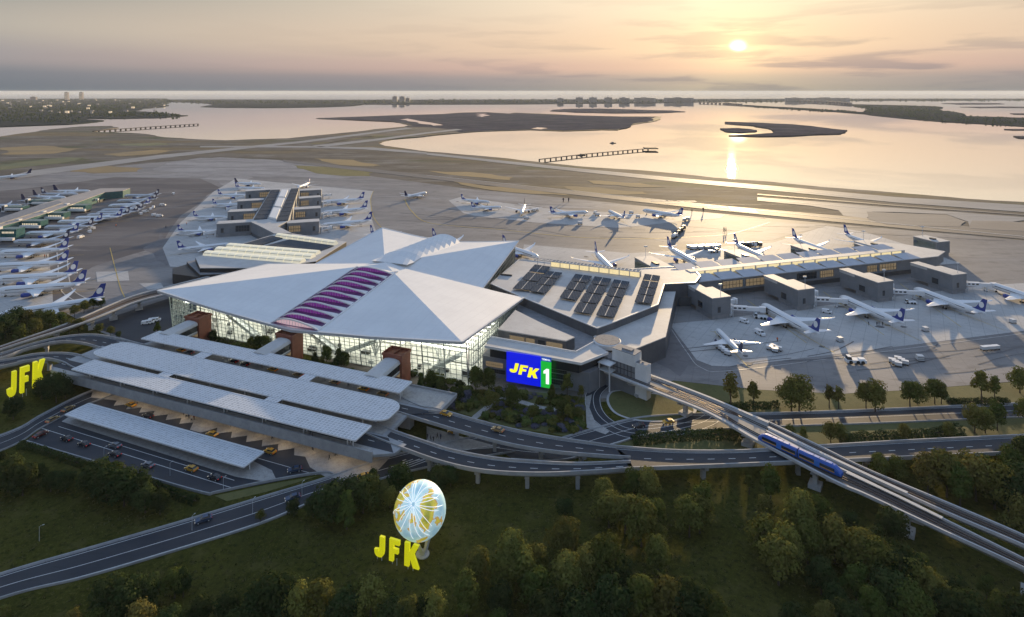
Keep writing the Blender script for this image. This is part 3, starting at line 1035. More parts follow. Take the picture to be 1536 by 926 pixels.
# the row of shed skylights along the valley: open purple fronts this side, closed shells beyond the crown
def shed(u0, v0, w, depth, h, z, front, tail=.66):
    """a curved hood: arched mouth of width w at v0, running back 'depth' and dying into the roof"""
    mb = MB()
    k = 8
    ring0, ring1 = [], []
    for i in range(k + 1):
        t = i / k
        x = u0 - w / 2 + w * t
        ar = (math.sin(PI * t) ** .75) if not front else (math.sin(PI / 2 * t / .36) if t < .36 else math.cos(PI / 2 * (t - .36) / .64)) ** .8
        ring0.append(Vector((x, v0 - (1.2 * ar if front else -1.2 * ar), z[0] + h * ar)))
        ring1.append(Vector((u0 - w / 2 * 0.98 + w * .98 * t, v0 + depth, z[1] + (0.3 if front else h * tail) * ar)))
    th = Vector((0, 0, -0.5))
    vs = ring0 + ring1 + [p + th for p in ring0] + [p + th for p in ring1]
    m_ = k + 1
    fs = []
    for i in range(k):
        fs.append((i, i + 1, m_ + i + 1, m_ + i))
        fs.append((2 * m_ + i + 1, 2 * m_ + i, 3 * m_ + i, 3 * m_ + i + 1))
        fs.append((i + 1, i, 2 * m_ + i, 2 * m_ + i + 1))
    mb.add(vs, fs, 0, False)
    return mb, ring0


NS = 11
bd = MB()
k_ = 10
zz_ = [max(roof_z(-272.6, 291 + 89 * j / k_), roof_z(-236.4, 291 + 89 * j / k_)) + .12 for j in range(k_ + 1)]
bd.add([(-272, 291 + 89 * j / k_, zz_[j]) for j in range(k_ + 1)] + [(-237, 291 + 89 * j / k_, zz_[j]) for j in range(k_ + 1)], [(k_ + 1 + j, k_ + 2 + j, j + 1, j) for j in range(k_)], 0)
mat('purple_glass', (0.05, 0.03, 0.075), 0.3, emit=(0.40, 0.07, 0.60), estr=.03)
ub(bd, 'skylight_bed', M['purple_glass'], hall)
for u_ in (-272.3, -236.7):
    bd = MB()
    for j in range(k_):
        bd.bar((u_, 291 + 89 * j / k_, zz_[j] + .2), (u_, 291 + 89 * (j + 1) / k_, zz_[j + 1] + .2), .8, .7)
    ub(bd, 'skylight_kerb', M['roof_white'], hall)
for i in range(NS):
    v0 = 292.5 + i * (375 - 292.5) / (NS - 1) * 1.0
    dep = 4.4
    z0 = roof_z(-256, v0) + 0.3
    z1 = roof_z(-256, v0 + dep) + 0.2
    w_ = 35 - 0.2 * i
    zl = max(roof_z(-256 - w_ / 2, v0), roof_z(-256 + w_ / 2, v0))
    zz = (max(z0, zl) + 0.1, max(z1, roof_z(-256 - w_ / 2, v0 + dep)) + 0.1)
    mb, r0 = shed(-254.5, v0, w_, dep, 3.6 + (0.8 if i == 0 else 0), zz, True)
    hood = ub(mb, 'skylight_hood', M['roof_white'], hall)
    g = MB()
    base = [Vector((p.x, p.y + 0.9, z0 - 0.4)) for p in r0]
    tp = [Vector((p.x, p.y + 0.9, p.z - 0.45)) for p in r0]
    kk = len(r0)
    g.add(base + tp, [(j, j + 1, kk + j + 1, kk + j) for j in range(kk - 1)], 0)
    g.build('skylight_glazing', M['pink_window'] if i == 0 else M['purple_glow'], hood, off=hall['_o'])
    b = MB()
    b.bar((base[0].x, base[0].y - .12, base[0].z), (base[-1].x, base[0].y - .12, base[0].z), .25, .25)
    for j in range(1, 2 * kk - 2):
        t = j / (2 * kk - 2) * (kk - 1)
        a = int(t)
        q = tp[a].lerp(tp[min(a + 1, kk - 1)], t - a)
        bb = base[a].lerp(base[min(a + 1, kk - 1)], t - a)
        b.bar((bb.x, bb.y - .12, bb.z), (q.x, q.y - .12, q.z), 0.22, 0.22)
    b.build('skylight_bars', M['frame_metal'] if i else M['white_cladding'], hood, off=hall['_o'])
    b = MB()
    for p, q in zip(r0, r0[1:]):
        b.bar(p + Vector((0, -.3, -.1)), q + Vector((0, -.3, -.1)), .9, .75)
    b.build('rib', M['white_cladding'], hood, off=hall['_o'])
for i in range(9):
    v0 = 407 + i * 10.2
    z0 = roof_z(-256, v0)
    zz = (max(z0, roof_z(-256 - 16, v0)) + 0.15, max(roof_z(-256, v0 - 10.5), roof_z(-272, v0 - 10.5)) + 0.1)
    mb, r0 = shed(-254.5, v0, 33, -10.8, 3.2 + .4 * i, zz, False, .04 if i == 0 else .36)
    ub(mb, 'skylight_hood', M['roof_white'], hall)

# glass walls, leaning out a little at the front; a floor slab, a ceiling of light and an inner wall behind
GW = [(-368.5, 302.5, 1.0), (-257, 299.5, 1.0), (-141.5, 299, 1.0)]


def wall_panel(name_g, name_m, a, b, za, zb, lean, nx, nz, parent, bot=0.4):
    """glazing between a and b (u, v); za, zb = top heights at either end"""
    a, b = Vector((a[0], a[1], bot)), Vector((b[0], b[1], bot))
    d = (b - a).normalized()
    nrm = Vector((d.y, -d.x, 0))
    ta = Vector((a.x, a.y, za)) + nrm * lean
    tb = Vector((b.x, b.y, zb)) + nrm * lean
    g = MB()
    g.add([a, b, tb, ta], [(0, 1, 2, 3)], 0)
    go = ub(g, name_g, M['curtain_glass'], parent)
    f = MB()
    for i in range(nx + 1):
        t = i / nx
        f.bar(a.lerp(b, t) + nrm * .12, ta.lerp(tb, t) + nrm * .12, 0.46 if i % 4 == 0 else 0.24, 0.5 if i % 4 == 0 else 0.25, up=tuple(nrm))
    for k in range(nz + 1):
        t = k / nz
        f.bar(a.lerp(ta, t) + nrm * .2, b.lerp(tb, t) + nrm * .2, 0.26 if k % 3 else .42, 0.2)
    fo = ub(f, name_m, M['frame_metal'], parent)
    return go, fo


def seg_top(u, v):
    return roof_z(max(-374, min(-142.4, u)), max(294.5, v)) - 1.7


segs = [-368.5, -340, -312, -284, -256, -227, -198, -170, -141.5]
for i in range(8):
    a, b = segs[i], segs[i + 1]
    wall_panel('glass_wall', 'mullions', (a, 301), (b, 301), seg_top(a, 296), seg_top(b, 296), 3.0, 8, 9, hall)
rs = [(-141.5, 301), (-142.5, 332), (-143.5, 363), (-145.5, 391)]
for i in range(3):
    a, b = rs[i], rs[i + 1]
    wall_panel('glass_wall', 'mullions', a, b, roof_z(a[0] - 2, a[1]) - 1.8, roof_z(b[0] - 2, b[1]) - 1.8, 0.0, 9, 9, hall)
wall_panel('glass_wall', 'mullions', (-178, 404), (-187, 494), roof_z(-180, 404) - 1.8, roof_z(-188, 494) - 1.8, 0, 24, 7, hall)
wall_panel('glass_wall', 'mullions', (-372, 396), (-368.5, 301), 17, 25, 0, 24, 9, hall)
for pq, zq in (([(-187, 494), (-325, 494), (-325, 490), (-187, 490)], 24.5), ([(-325, 494), (-337, 400), (-333, 400), (-321, 494)], 16.2), ([(-337, 399), (-374, 396), (-374, 392), (-337, 395)], 16.2), ([(-178, 404), (-145.5, 391), (-145.5, 388), (-178, 400)], 16.6)):
    bk = MB()
    bk.prism(pq, 0, zq)
    ub(bk, 'rear_wall', M['grey_cladding'], hall)
fl = MB()
fl.box(-368, -142, 301.6, 388, 0.0, 0.35)
ub(fl, 'floor', M['hall_floor'], hall)
mz = MB()
for (u0, u1, v0, v1, z) in ((-366, -330, 312, 380, 6.2), (-322, -284, 318, 380, 6.2), (-276, -196, 321, 380, 6.2), (-188, -144, 312, 380, 6.2), (-364, -300, 330, 380, 12.5), (-262, -206, 328, 380, 12.5), (-182, -144, 318, 380, 12.2)):
    mz.box(u0, u1, v0, v1, z, z + 0.8)
ub(mz, 'mezzanine', M['hall_floor'], hall)
iw = MB()
iw.box(-366, -144, 352, 353, 0.4, 17)
iw.box(-366.5, -365.7, 318, 394, 0.4, 19)  # opaque side partition, added to stop low sun passing through the glass onto the canopies
ub(iw, 'inner_wall_and_sun_block', M['hall_wall'], hall)
cl = MB()
for (u0, u1, v0, v1, z) in ((-362, -330, 304, 350, 18), (-326, -285, 306, 350, 17.2), (-276, -238, 306, 350, 16.6), (-228, -186, 306, 350, 17.2), (-180, -145, 303, 350, 18)):
    k = 0
    vv = v0
    while vv < v1:
        cl.box(u0, u1, vv, vv + 1.6, z, z + 0.2)
        vv += 6
for (u0, u1, v0, v1, z) in ((-360, -334, 315, 350, 5.9), (-318, -288, 321, 350, 5.9), (-272, -200, 324, 350, 5.9), (-184, -147, 315, 350, 5.9), (-360, -304, 333, 350, 12.2), (-258, -210, 331, 350, 12.2), (-178, -147, 321, 350, 11.9)):
    vv = v0
    while vv < v1:
        cl.box(u0, u1, vv, vv + 1.2, z, z + 0.18)
        vv += 5.5
ub(cl, 'ceiling_light', M['hall_light'], hall)
# stairs seen through the glass and branching columns
for (ua, ub_, s) in ((-326, -300, 1), (-262, -236, 1), (-232, -206, -1), (-170, -150, -1)):
    st = MB()
    a, b = (ua, ub_) if s > 0 else (ub_, ua)
    st.bar((a, 309, 12.6), (b, 309, 0.6), 4.2, 0.9)
    st.bar((a, 306.9, 13.8), (b, 306.9, 1.8), 0.15, 1.1)
    st.bar((a, 311.1, 13.8), (b, 311.1, 1.8), 0.15, 1.1)
    ub(st, 'staircase', M['fascia_metal'], hall)
for u_ in (-345, -300, -256, -212, -165):
    c = MB()
    for dx in (-9, -3, 3, 9):
        c.tube([(u_, 315, 0.3), (u_ + dx * .4, 315, 8), (u_ + dx, 314, roof_z(u_ + dx, 315) - 2.4)], [.7, .55, .3], 6)
    ub(c, 'tree_column', M['white_cladding'], hall)
# inner balcony crowd rails etc. read as speckle: a line of kiosks on each floor
kq = MB()
rr = random.Random(4)
for i in range(44):
    u_, v_ = rr.uniform(-362, -148), rr.uniform(304, 318)
    h_ = rr.uniform(1.2, 3.4)
    kq = MB()
    kq.box(u_, u_ + rr.uniform(1, 6), v_, v_ + rr.uniform(1, 3), 0.36, 0.36 + h_)
    ub(kq, 'kiosk', M[rr.choice(('dark_metal', 'white_cladding'))], hall)

# red lift towers in front of the glass, each with a footbridge to the drop-off canopies
for i, (u_, what) in enumerate(((-333.5, 'left'), (-258, 'middle'), (-182, 'right'))):
    where = ('nearest the left tip of the star roof', 'in front of the purple skylights', 'nearest the front right roof corner')[i]
    tw = uvthing('lift_tower', 'rust red boxy tower against the glass hall, ' + where, 'tower', u_, 291, 0, 'red towers in front of the glass hall')
    b = MB()
    b.box(u_ - 6.2, u_ + 6.2, 286.5, 296, 0, 16.2)
    ub(b, 'shaft', M['red_cladding'], tw)
    b = MB()
    b.box(u_ - 6.6, u_ + 6.6, 286.1, 286.6, 16.2, 17.6)
    b.box(u_ - 6.6, u_ + 6.6, 295.9, 296.4, 16.2, 17.6)
    b.box(u_ - 6.6, u_ - 6.1, 286.6, 295.9, 16.2, 17.6)
    b.box(u_ + 6.1, u_ + 6.6, 286.6, 295.9, 16.2, 17.6)
    b.box(u_ - 0.1, u_ + 0.1, 286.6, 295.9, 16.2, 17.2)
    ub(b, 'parapet', M['red_cladding'], tw)
    b = MB()
    b.box(u_ + 1, u_ + 5, 286.2, 286.45, 5.5, 8.6)
    ub(b, 'doorway', M['window_lit'], tw)
    br = uvthing('footbridge', 'pale footbridge to the red tower ' + where, 'footbridge', u_, 277, 8.5, 'footbridges to the red towers')
    b = MB()
    prof = [(-5.4, 13.2), (-4.6, 14.5), (-2, 15.1), (2, 15.1), (4.6, 14.5), (5.4, 13.2)]
    va, vb = 266, 286.3
    ra = [Vector((u_ + p[0], va, p[1] - 0.4)) for p in prof]
    rb = [Vector((u_ + p[0], vb, p[1] + 0.3)) for p in prof]
    lo = Vector((0, 0, -0.5))
    kk = len(prof)
    b.add(ra + rb + [p + lo for p in ra] + [p + lo for p in rb],
          [(j, j + 1, kk + j + 1, kk + j) for j in range(kk - 1)] + [(2 * kk + j + 1, 2 * kk + j, 3 * kk + j, 3 * kk + j + 1) for j in range(kk - 1)] +
          [(0, kk, 3 * kk, 2 * kk), (kk - 1, 2 * kk + kk - 1, 3 * kk + kk - 1, kk + kk - 1)] + [(j + 1, j, 2 * kk + j, 2 * kk + j + 1) for j in range(kk - 1)], 0)
    ub(b, 'roof', M['roof_grey'], br)
    b = MB()
    b.box(u_ - 5, u_ + 5, 262, 286, 7.6, 8.5)
    ub(b, 'deck', M['concrete'], br)
    b = MB()
    b.box(u_ - 5.0, u_ - 4.85, 269, 286.2, 9.2, 13)
    b.box(u_ + 4.85, u_ + 5.0, 269, 286.2, 9.2, 13)
    ub(b, 'side_glazing', M['window_dark'], br)
    b = MB()
    b.box(u_ - 5.05, u_ - 4.8, 268.5, 286.25, 8.5, 9.2)
    b.box(u_ + 4.8, u_ + 5.05, 268.5, 286.25, 8.5, 9.2)
    ub(b, 'parapet', M['white_cladding'], br)

# ============================================================ drop-off deck with its canopies
DZ = 8.5
deck = uvthing('departures_deck', 'raised concrete drop-off deck with grey front wall in front of the terminal', 'elevated deck', -252, 246)
b = MB()
b.prism([(-357.5, 217.2), (-147.5, 217.2), (-139.5, 221.5), (-138, 229), (-150, 231), (-150, 252), (-136, 257), (-136, 275), (-342, 275), (-345, 262), (-366, 258), (-366, 222)], DZ - 1.3, DZ - 0.15, cap_bottom=True)
ub(b, 'slab', M['concrete'], deck)
b = MB()
b.prism([(-358, 216.2), (-147.5, 216.2), (-147.5, 217.0), (-358, 217.0)], 5.4, 10.0)
ub(b, 'front_wall', M['concrete'], deck)
b = MB()
b.bar((-142, 256, DZ + .4), (-136, 257, DZ + .4), 0.4, 1.2)
b.bar((-136, 257, DZ + .4), (-136, 275, DZ + .4), 0.4, 1.2)
b.bar((-136, 275, DZ + .4), (-342, 275, DZ + .4), 0.4, 1.2)
b.bar((-366, 222, DZ + .2), (-358, 216.6, DZ + .2), .4, 1.4)
ub(b, 'parapet', M['concrete'], deck)
b = MB()
b.sheet([(-366, 221.5), (-140, 221.5), (-148, 230.2), (-366, 230.2)], DZ - 0.14)
b.sheet([(-366, 250.5), (-150, 250.5), (-137, 257), (-366, 258.2)], DZ - 0.14)
ub(b, 'roadway', M['asphalt'], deck)
b = MB()
for v_ in (218.2, 233, 248, 262):
    pass
b.box(-350, -152, 231.4, 249.8, DZ - 0.15, DZ + 0.02)
b.box(-357, -150, 217.4, 220.9, DZ - 0.15, DZ + 0.02)
b.box(-342, -136.6, 258.8, 274.6, DZ - 0.15, DZ + 0.02)
ub(b, 'kerb', M['paving'], deck)
b = MB()
for v_ in (225.7, 254.4):
    u_ = -364
    while u_ < -152:
        b.box(u_, u_ + 3.4, v_ - .14, v_ + .14, DZ - .13, DZ - .12)
        u_ += 8
ub(b, 'lane_marking', M['white_paint'], deck)
for u_ in range(-350, -140, 14):
    b = MB()
    b.cyl(u_, 246, 0, DZ - 1.3, 0.8, 10)
    b.cyl(u_, 231, 0, DZ - 1.3, 0.8, 10)
    ub(b, 'pillar', M['concrete'], deck)
b = MB()
b.box(-335, -150, 252, 256, 0.1, DZ - 1.3)
ub(b, 'rear_wall', M['concrete'], deck)


def canopy_mat(name, px, py, frame, panel, glassy):
    m = bpy.data.materials.new(name)
    m.use_nodes = True
    N, L = m.node_tree.nodes, m.node_tree.links
    bs = N['Principled BSDF']
    bs.inputs['Roughness'].default_value = 0.28
    tcn = N.new('ShaderNodeTexCoord')
    sp = N.new('ShaderNodeSeparateXYZ')
    L.new(tcn.outputs['Object'], sp.inputs[0])
    fl_, ce = [], []
    for k, s in ((0, px), (1, py)):
        a = N.new('ShaderNodeMath')
        a.operation = 'DIVIDE'
        a.inputs[1].default_value = s
        L.new(sp.outputs[k], a.inputs[0])
        f = N.new('ShaderNodeMath')
        f.operation = 'FRACT'
        L.new(a.outputs[0], f.inputs[0])
        c = N.new('ShaderNodeMath')
        c.operation = 'LESS_THAN'
        c.inputs[1].default_value = frame
        L.new(f.outputs[0], c.inputs[0])
        fl_.append(c.outputs[0])
        g = N.new('ShaderNodeMath')
        g.operation = 'FLOOR'
        L.new(a.outputs[0], g.inputs[0])
        ce.append(g.outputs[0])
    mx = N.new('ShaderNodeMath')
    mx.operation = 'MAXIMUM'
    L.new(fl_[0], mx.inputs[0])
    L.new(fl_[1], mx.inputs[1])
    cv = N.new('ShaderNodeCombineXYZ')
    L.new(ce[0], cv.inputs[0])
    L.new(ce[1], cv.inputs[1])
    wn = N.new('ShaderNodeTexWhiteNoise')
    wn.noise_dimensions = '2D'
    L.new(cv.outputs[0], wn.inputs[0])
    cr = N.new('ShaderNodeValToRGB')
    cr.color_ramp.elements[0].color = tuple(c * 0.84 for c in panel) + (1,)
    cr.color_ramp.elements[1].color = tuple(c * 1.14 for c in panel) + (1,)
    L.new(wn.outputs[0], cr.inputs[0])
    mc = N.new('ShaderNodeMix')
    mc.data_type = 'RGBA'
    L.new(mx.outputs[0], mc.inputs[0])
    L.new(cr.outputs[0], mc.inputs[6])
    mc.inputs[7].default_value = (0.66, 0.68, 0.70, 1)
    L.new(mc.outputs[2], bs.inputs['Base Color'])
    tr = N.new('ShaderNodeBsdfTransparent')
    sh = N.new('ShaderNodeMixShader')
    q = N.new('ShaderNodeMath')
    q.operation = 'MULTIPLY_ADD'
    q.inputs[1].default_value = -glassy
    q.inputs[2].default_value = glassy
    L.new(mx.outputs[0], q.inputs[0])
    L.new(q.outputs[0], sh.inputs[0])
    L.new(bs.outputs[0], sh.inputs[1])
    L.new(tr.outputs[0], sh.inputs[2])
    L.new(sh.outputs[0], N['Material Output'].inputs[0])
    MATS[name] = m


canopy_mat('canopy_panels', 1.9, 1.55, 0.26, (0.50, 0.53, 0.57), 0.12)
canopy_mat('canopy_panels_fine', 1.5, 1.3, 0.2, (0.50, 0.53, 0.57), 0.10)


def canopy(name, label, u0, u1, v0, v1, z, m, group, round_=0.0, poles=(), zf=DZ, extra=()):
    c = uvthing(name, label, 'canopy', (u0 + u1) / 2, (v0 + v1) / 2, zf, group)
    if round_:
        poly = []
        r = round_
        for (cx, cy, a0) in ((u1 - r, v1 - r * .8, 0), (u0 + r, v1 - r * .8, 90), (u0 + r, v0 + r * .5, 180), (u1 - r, v0 + r * .5, 270)):
            ry = r * .8 if a0 in (0, 90) else r * .5
            for k in range(7):
                a = math.radians(a0 + 15 * k)
                poly.append((cx + r * math.cos(a), cy + ry * math.sin(a)))
    else:
        poly = [(u0, v0), (u1, v0), (u1, v1), (u0, v1)]
    b = MB()
    b.prism(poly, z - 0.25, z)
    for (a0, a1, b0, b1) in extra:
        b.prism([(a0, b0), (a1, b0), (a1, b1), (a0, b1)], z - 0.28, z - 0.03)
    ub(b, 'roof_panels', M[m], c)
    b = MB()
    for i in range(len(poly)):
        p, q = poly[i], poly[(i + 1) % len(poly)]
        b.bar((p[0], p[1], z - .2), (q[0], q[1], z - .2), 0.5, 0.6)
    k = 0
    u_ = u0 + 4
    while u_ < u1 - 3:
        b.bar((u_, v0 + .4, z - .55), (u_, v1 - .4, z - .55), 0.25, 0.5)
        u_ += 7.6
    ub(b, 'frame', M['white_cladding'], c)
    for (pu, pv) in poles:
        b = MB()
        b.cyl(pu, pv, zf, z - .4, 0.32, 8)
        ub(b, 'pole', M['white_cladding'], c)
    return c


PG = 'gridded glass canopies over the drop-off deck'
canopy('canopy', 'pale gridded canopy along the front edge of the drop-off deck', -339.5, -155.5, 215.6, 227.6, 13.7, 'canopy_panels', PG,
       poles=[(u_, v_) for u_ in range(-330, -150, 24) for v_ in (219, 221)] + [(-159, 219)])
canopy('canopy', 'widest gridded canopy with rounded ends, middle of the drop-off deck', -350, -151.5, 231.6, 250.2, 13.9, 'canopy_panels', PG, 9.0,
       poles=[(u_, v_) for u_ in range(-334, -160, 24) for v_ in (236, 246)],
       extra=[(-290, -282.3, 227.2, 232), (-217.6, -209.5, 227.2, 232), (-291.3, -283, 249.5, 257.4), (-217, -209.6, 249.5, 257.4), (-349, -342, 249, 249.2)])
canopy('canopy', 'narrow gridded canopy nearest the glass hall, joined by three footbridges', -341, -159, 257, 269, 14.1, 'canopy_panels', PG,
       poles=[(u_, 264) for u_ in range(-330, -160, 24)] + [(-161, 261)])

# pick-up plaza below
pl = MB()
pl.sheet([WUV(x, y) for x, y in ((40, 661), (103, 612), (158, 588), (560, 680), (640, 700), (560, 720), (470, 712), (322, 741), (300, 741), (42, 664))], 0.05)
pl_ = pl.build('pickup_road', M['asphalt'], None, kind='structure')
pl_.rotation_euler = (0, 0, -ANG)
isl = MB()
isl.prism([(-316, 196), (-201, 194.6), (-188, 196.5), (-184, 199.5), (-190, 203.5), (-202, 205.5), (-312, 206.6), (-318, 203)], 0, 0.16)
o = isl.build('pavement', M['paving'], None, kind='structure')
o.rotation_euler = (0, 0, -ANG)
canopy('canopy', 'long low gridded canopy over the pick-up island below the deck', -312.5, -197.7, 195.4, 206.8, 4.6, 'canopy_panels_fine', None,
       poles=[(u_, 201) for u_ in range(-304, -200, 15)] + [(-199.6, 200.6)], zf=0.16)
# waiting pavement under the deck with its sawtooth kerb
saw = []
u_ = -318
for k in range(6):
    saw += [(-310 + k * 9.4, 219.8), (-306.4 + k * 9.4, 215.6)]
saw2 = []
for k in range(6):
    saw2 += [(-239 + k * 9.4, 219.8), (-235.4 + k * 9.4, 215.6)]
poly = [(-336, 225), (-326, 217)] + saw + [(-254, 219), (-250, 213.6), (-243, 213.6)] + saw2 + [(-183, 216.5), (-176, 211.2), (-166, 208.4), (-156, 209.5), (-147, 213.5), (-147, 246), (-335, 246)]
b = MB()
b.prism(poly, 0, 0.17)
o = b.build('pavement', M['paving'], None, kind='structure')
o.rotation_euler = (0, 0, -ANG)
b = MB()
for (u0, v0) in ((-330, 213), (-252, 209.6)):
    for k in range(4):
        b.box(u0 + k * 2.0, u0 + k * 2.0 + 1.1, v0 - 2, v0 + 3.4, 0.06, 0.066)
for v_, u0, u1 in ((192.6, -313, -200), (188.6, -330, -196), (208.0, -202, -170), (207.6, -300, -270)):
    b.box(u0, u1, v_ - .12, v_ + .12, 0.06, 0.066)
o = b.build('road_markings', M['white_paint'], None, kind='structure')
o.rotation_euler = (0, 0, -ANG)
# lamps under the deck
mat('lamp_glow', (0.9, 0.8, 0.6), 0.5, emit=(1.0, 0.72, 0.38), estr=14)
rr = random.Random(12)
for i, u_ in enumerate((-322, -306, -291, -277, -262, -246, -230, -214, -198, -182, -166, -152)):
    lo = uvthing('ceiling_lamp', 'warm round lamp under the drop-off deck above the sawtooth kerb', 'lamp', u_, 218.6, 6.9, 'warm lamps under the drop-off deck')
    b = MB()
    b.cyl(u_, 218.6, 6.85, 7.2, 0.5, 10)
    ub(b, 'housing', M['white_cladding'], lo)
    b = MB()
    b.cyl(u_, 218.6, 6.72, 6.84, 0.42, 10)
    ub(b, 'diffuser', M['lamp_glow'], lo)
    ld = bpy.data.lights.new('lamp_light', 'POINT')
    ld.energy = 190 if i % 2 else 300
    ld.color = (1.0, 0.76, 0.48)
    ld.shadow_soft_size = 0.5
    lj = bpy.data.objects.new('lamp_light', ld)
    COL.objects.link(lj)
    lj.parent = lo
    lj.location = (0, 0, -0.6)
# ============================================================ concourse, piers, station
def pxp(l, z):
    return [(q.x, q.y) for q in WP(l, z)]


def cen(poly):
    return (sum(p[0] for p in poly) / len(poly), sum(p[1] for p in poly) / len(poly), 0)


mat('clerestory_glow', (0.5, 0.42, 0.25), 0.35, emit=(1.0, 0.80, 0.42), estr=0.5, var=(0.3, 0.26, 0.15), scale=0.4)
mat('vault_glow', (0.6, 0.58, 0.5), 0.4, emit=(1.0, 0.90, 0.62), estr=0.26)
mat('terrace', (0.20, 0.205, 0.215), 0.8, var=(0.26, 0.26, 0.27), scale=0.3)

CZ = 17.6
cpoly = pxp([(779.4, 389.3), (850, 397.4), (923.4, 405.4), (975, 402.2), (1037, 399), (1050, 414), (1043, 424), (996.4, 426.3), (986.7, 457), (922, 482.8), (895.4, 492.5), (781.6, 445.2), (736.4, 425.9)], CZ)
cc = cen(cpoly)
conc = thing('concourse', 'angular concourse with pale flat roof and dark walls right of the star roof', 'terminal wing', cc)
b = MB()
b.prism(cpoly, 0, CZ - 0.5)
b.build('walls', M['dark_cladding'], conc, cc)
b = MB()
b.prism([(p[0], p[1]) for p in cpoly], CZ - 0.497, CZ)
b.build('roof', M['roof_grey'], conc, cc)
b = MB()
for i in range(len(cpoly)):
    p, q = cpoly[i], cpoly[(i + 1) % len(cpoly)]
    b.bar((p[0], p[1], CZ + .1), (q[0], q[1], CZ + .1), 1.0, 0.5)
b.build('roof_edge', M['fascia_metal'], conc, cc)
# lit clerestory with a pergola of fins over it
s0, s1 = W(826, 400.5, CZ), W(960, 417, CZ)
d = (s1 - s0).normalized()
nn = Vector((-d.y, d.x, 0))
b = MB()
Mx = Matrix(((d.x, nn.x, 0, s0.x), (d.y, nn.y, 0, s0.y), (0, 0, 1, 0), (0, 0, 0, 1)))
ln = (s1 - s0).length
b.box(0, ln, 0, 5, CZ, CZ + 4.6, 0, Mx)
cs = b.build('clerestory', M['roof_grey'], conc, cc)
b = MB()
for k in range(9):
    b.box(ln * k / 9 + .4, ln * (k + 1) / 9 - .4, -.2, 0, CZ + .5, CZ + 4.1, 0, Mx)
b.build('lit_glazing', M['clerestory_glow'], cs, cc)
b = MB()
for k in range(30):
    x = -14 + (ln + 14) * k / 29
    b.box(x - .35, x + .35, -1.6, 3.4, CZ + 4.7, CZ + 5.2, 0, Mx)
b.box(-14, ln, -1.7, -1.4, CZ + 4.65, CZ + 5.25, 0, Mx)
b.box(-14, ln, 3.2, 3.5, CZ + 4.65, CZ + 5.25, 0, Mx)
for x in (-13, -7):
    b.box(x - .2, x + .2, 3.2, 3.5, CZ, CZ + 4.65, 0, Mx)
b.build('pergola', M['roof_grey'], cs, cc)
b = MB()
q0, q1 = W(751, 413, CZ), W(768, 414.5, CZ)
b.bar(q0 + Vector((0, 0, .6)), q1 + Vector((0, 0, .6)), 1.2, 1.2)
b.build('roof_duct', M['dark_metal'], conc, cc)
for (x, y) in ((1030, 440), (1040, 438.5)):
    pass
# door bay on the wall facing the apron
b = MB()
p, q = W(1019, 447, 10.5), W(1036, 446, 10.5)
dd = (q - p)
b.bar(p - Vector((0, 0.4, 3)), q - Vector((0, .4, 3)), 0.5, 6.5)
b.build('window', M['window_dark'], conc, cc)

# solar arrays on raised racks: columns running away from the viewer
def c8(x, y):
    return (730 + x / 4.6545, 370 + y / 4.6545)


SOL = [((340, 122), (448, 138), (300, 308), (178, 297), 3), ((430, 168), (530, 180), (405, 328), (300, 312), 3), ((622, 188), (738, 203), (622, 378), (507, 357), 3),
       ((757, 205), (873, 222), (728, 474), (604, 456), 4), ((892, 226), (1000, 243), (886, 498), (762, 480), 4), ((1105, 188), (1212, 202), (1150, 400), (1032, 388), 4)]
for ci, (tl, tr, br, bl, nseg) in enumerate(SOL):
    z = CZ + 2.0
    TL, TR, BR, BL = [W(*c8(*p), z) for p in (tl, tr, br, bl)]
    for k in range(nseg):
        f0, f1 = (k + .06) / nseg, (k + .94) / nseg
        a, b_, c_, d_ = TL.lerp(BL, f1), TR.lerp(BR, f1), TR.lerp(BR, f0), TL.lerp(BL, f0)
        ct = (a + b_ + c_ + d_) / 4
        sa = thing('solar_array', 'dark solar array on the concourse roof, %s column from left, %s from the back' % (ordn(ci), ordn(k)), 'solar panels', (ct.x, ct.y, CZ), 0, 'solar arrays on the concourse roof')
        mb = MB()
        mb.prism([(p.x, p.y) for p in (a, b_, c_, d_)], z - .15, z + .1)
        mb.build('panels', M['solar_panel'], sa, (ct.x, ct.y, CZ))
        mb = MB()
        for p in (a, b_, c_, d_):
            w = p.lerp(ct, .06)
            mb.box(w.x - .15, w.x + .15, w.y - .15, w.y + .15, CZ, z - .15)
        u_ = (b_ - a) * .5
        mb.bar(a + u_ + Vector((0, 0, .18)), d_ + u_ + Vector((0, 0, .18)), .4, .15)
        mb.build('rack', M['roof_grey'], sa, (ct.x, ct.y, CZ))

# lower wing beside the apron
lp = pxp([(995, 437.7), (1013.6, 437.7), (998.6, 505.4), (944.8, 526.8), (905, 515), (890, 505), (960, 470)], 12.8)
lc = cen(lp)
lw = thing('low_wing', 'lower wing with pale roof tucked under the angular concourse by the apron', 'terminal wing', lc)
b = MB()
b.prism(lp, 0, 12.4)
b.build('walls', M['dark_cladding'], lw, lc)
b = MB()
b.prism(lp, 12.403, 12.9)
b.build('roof', M['roof_grey'], lw, lc)

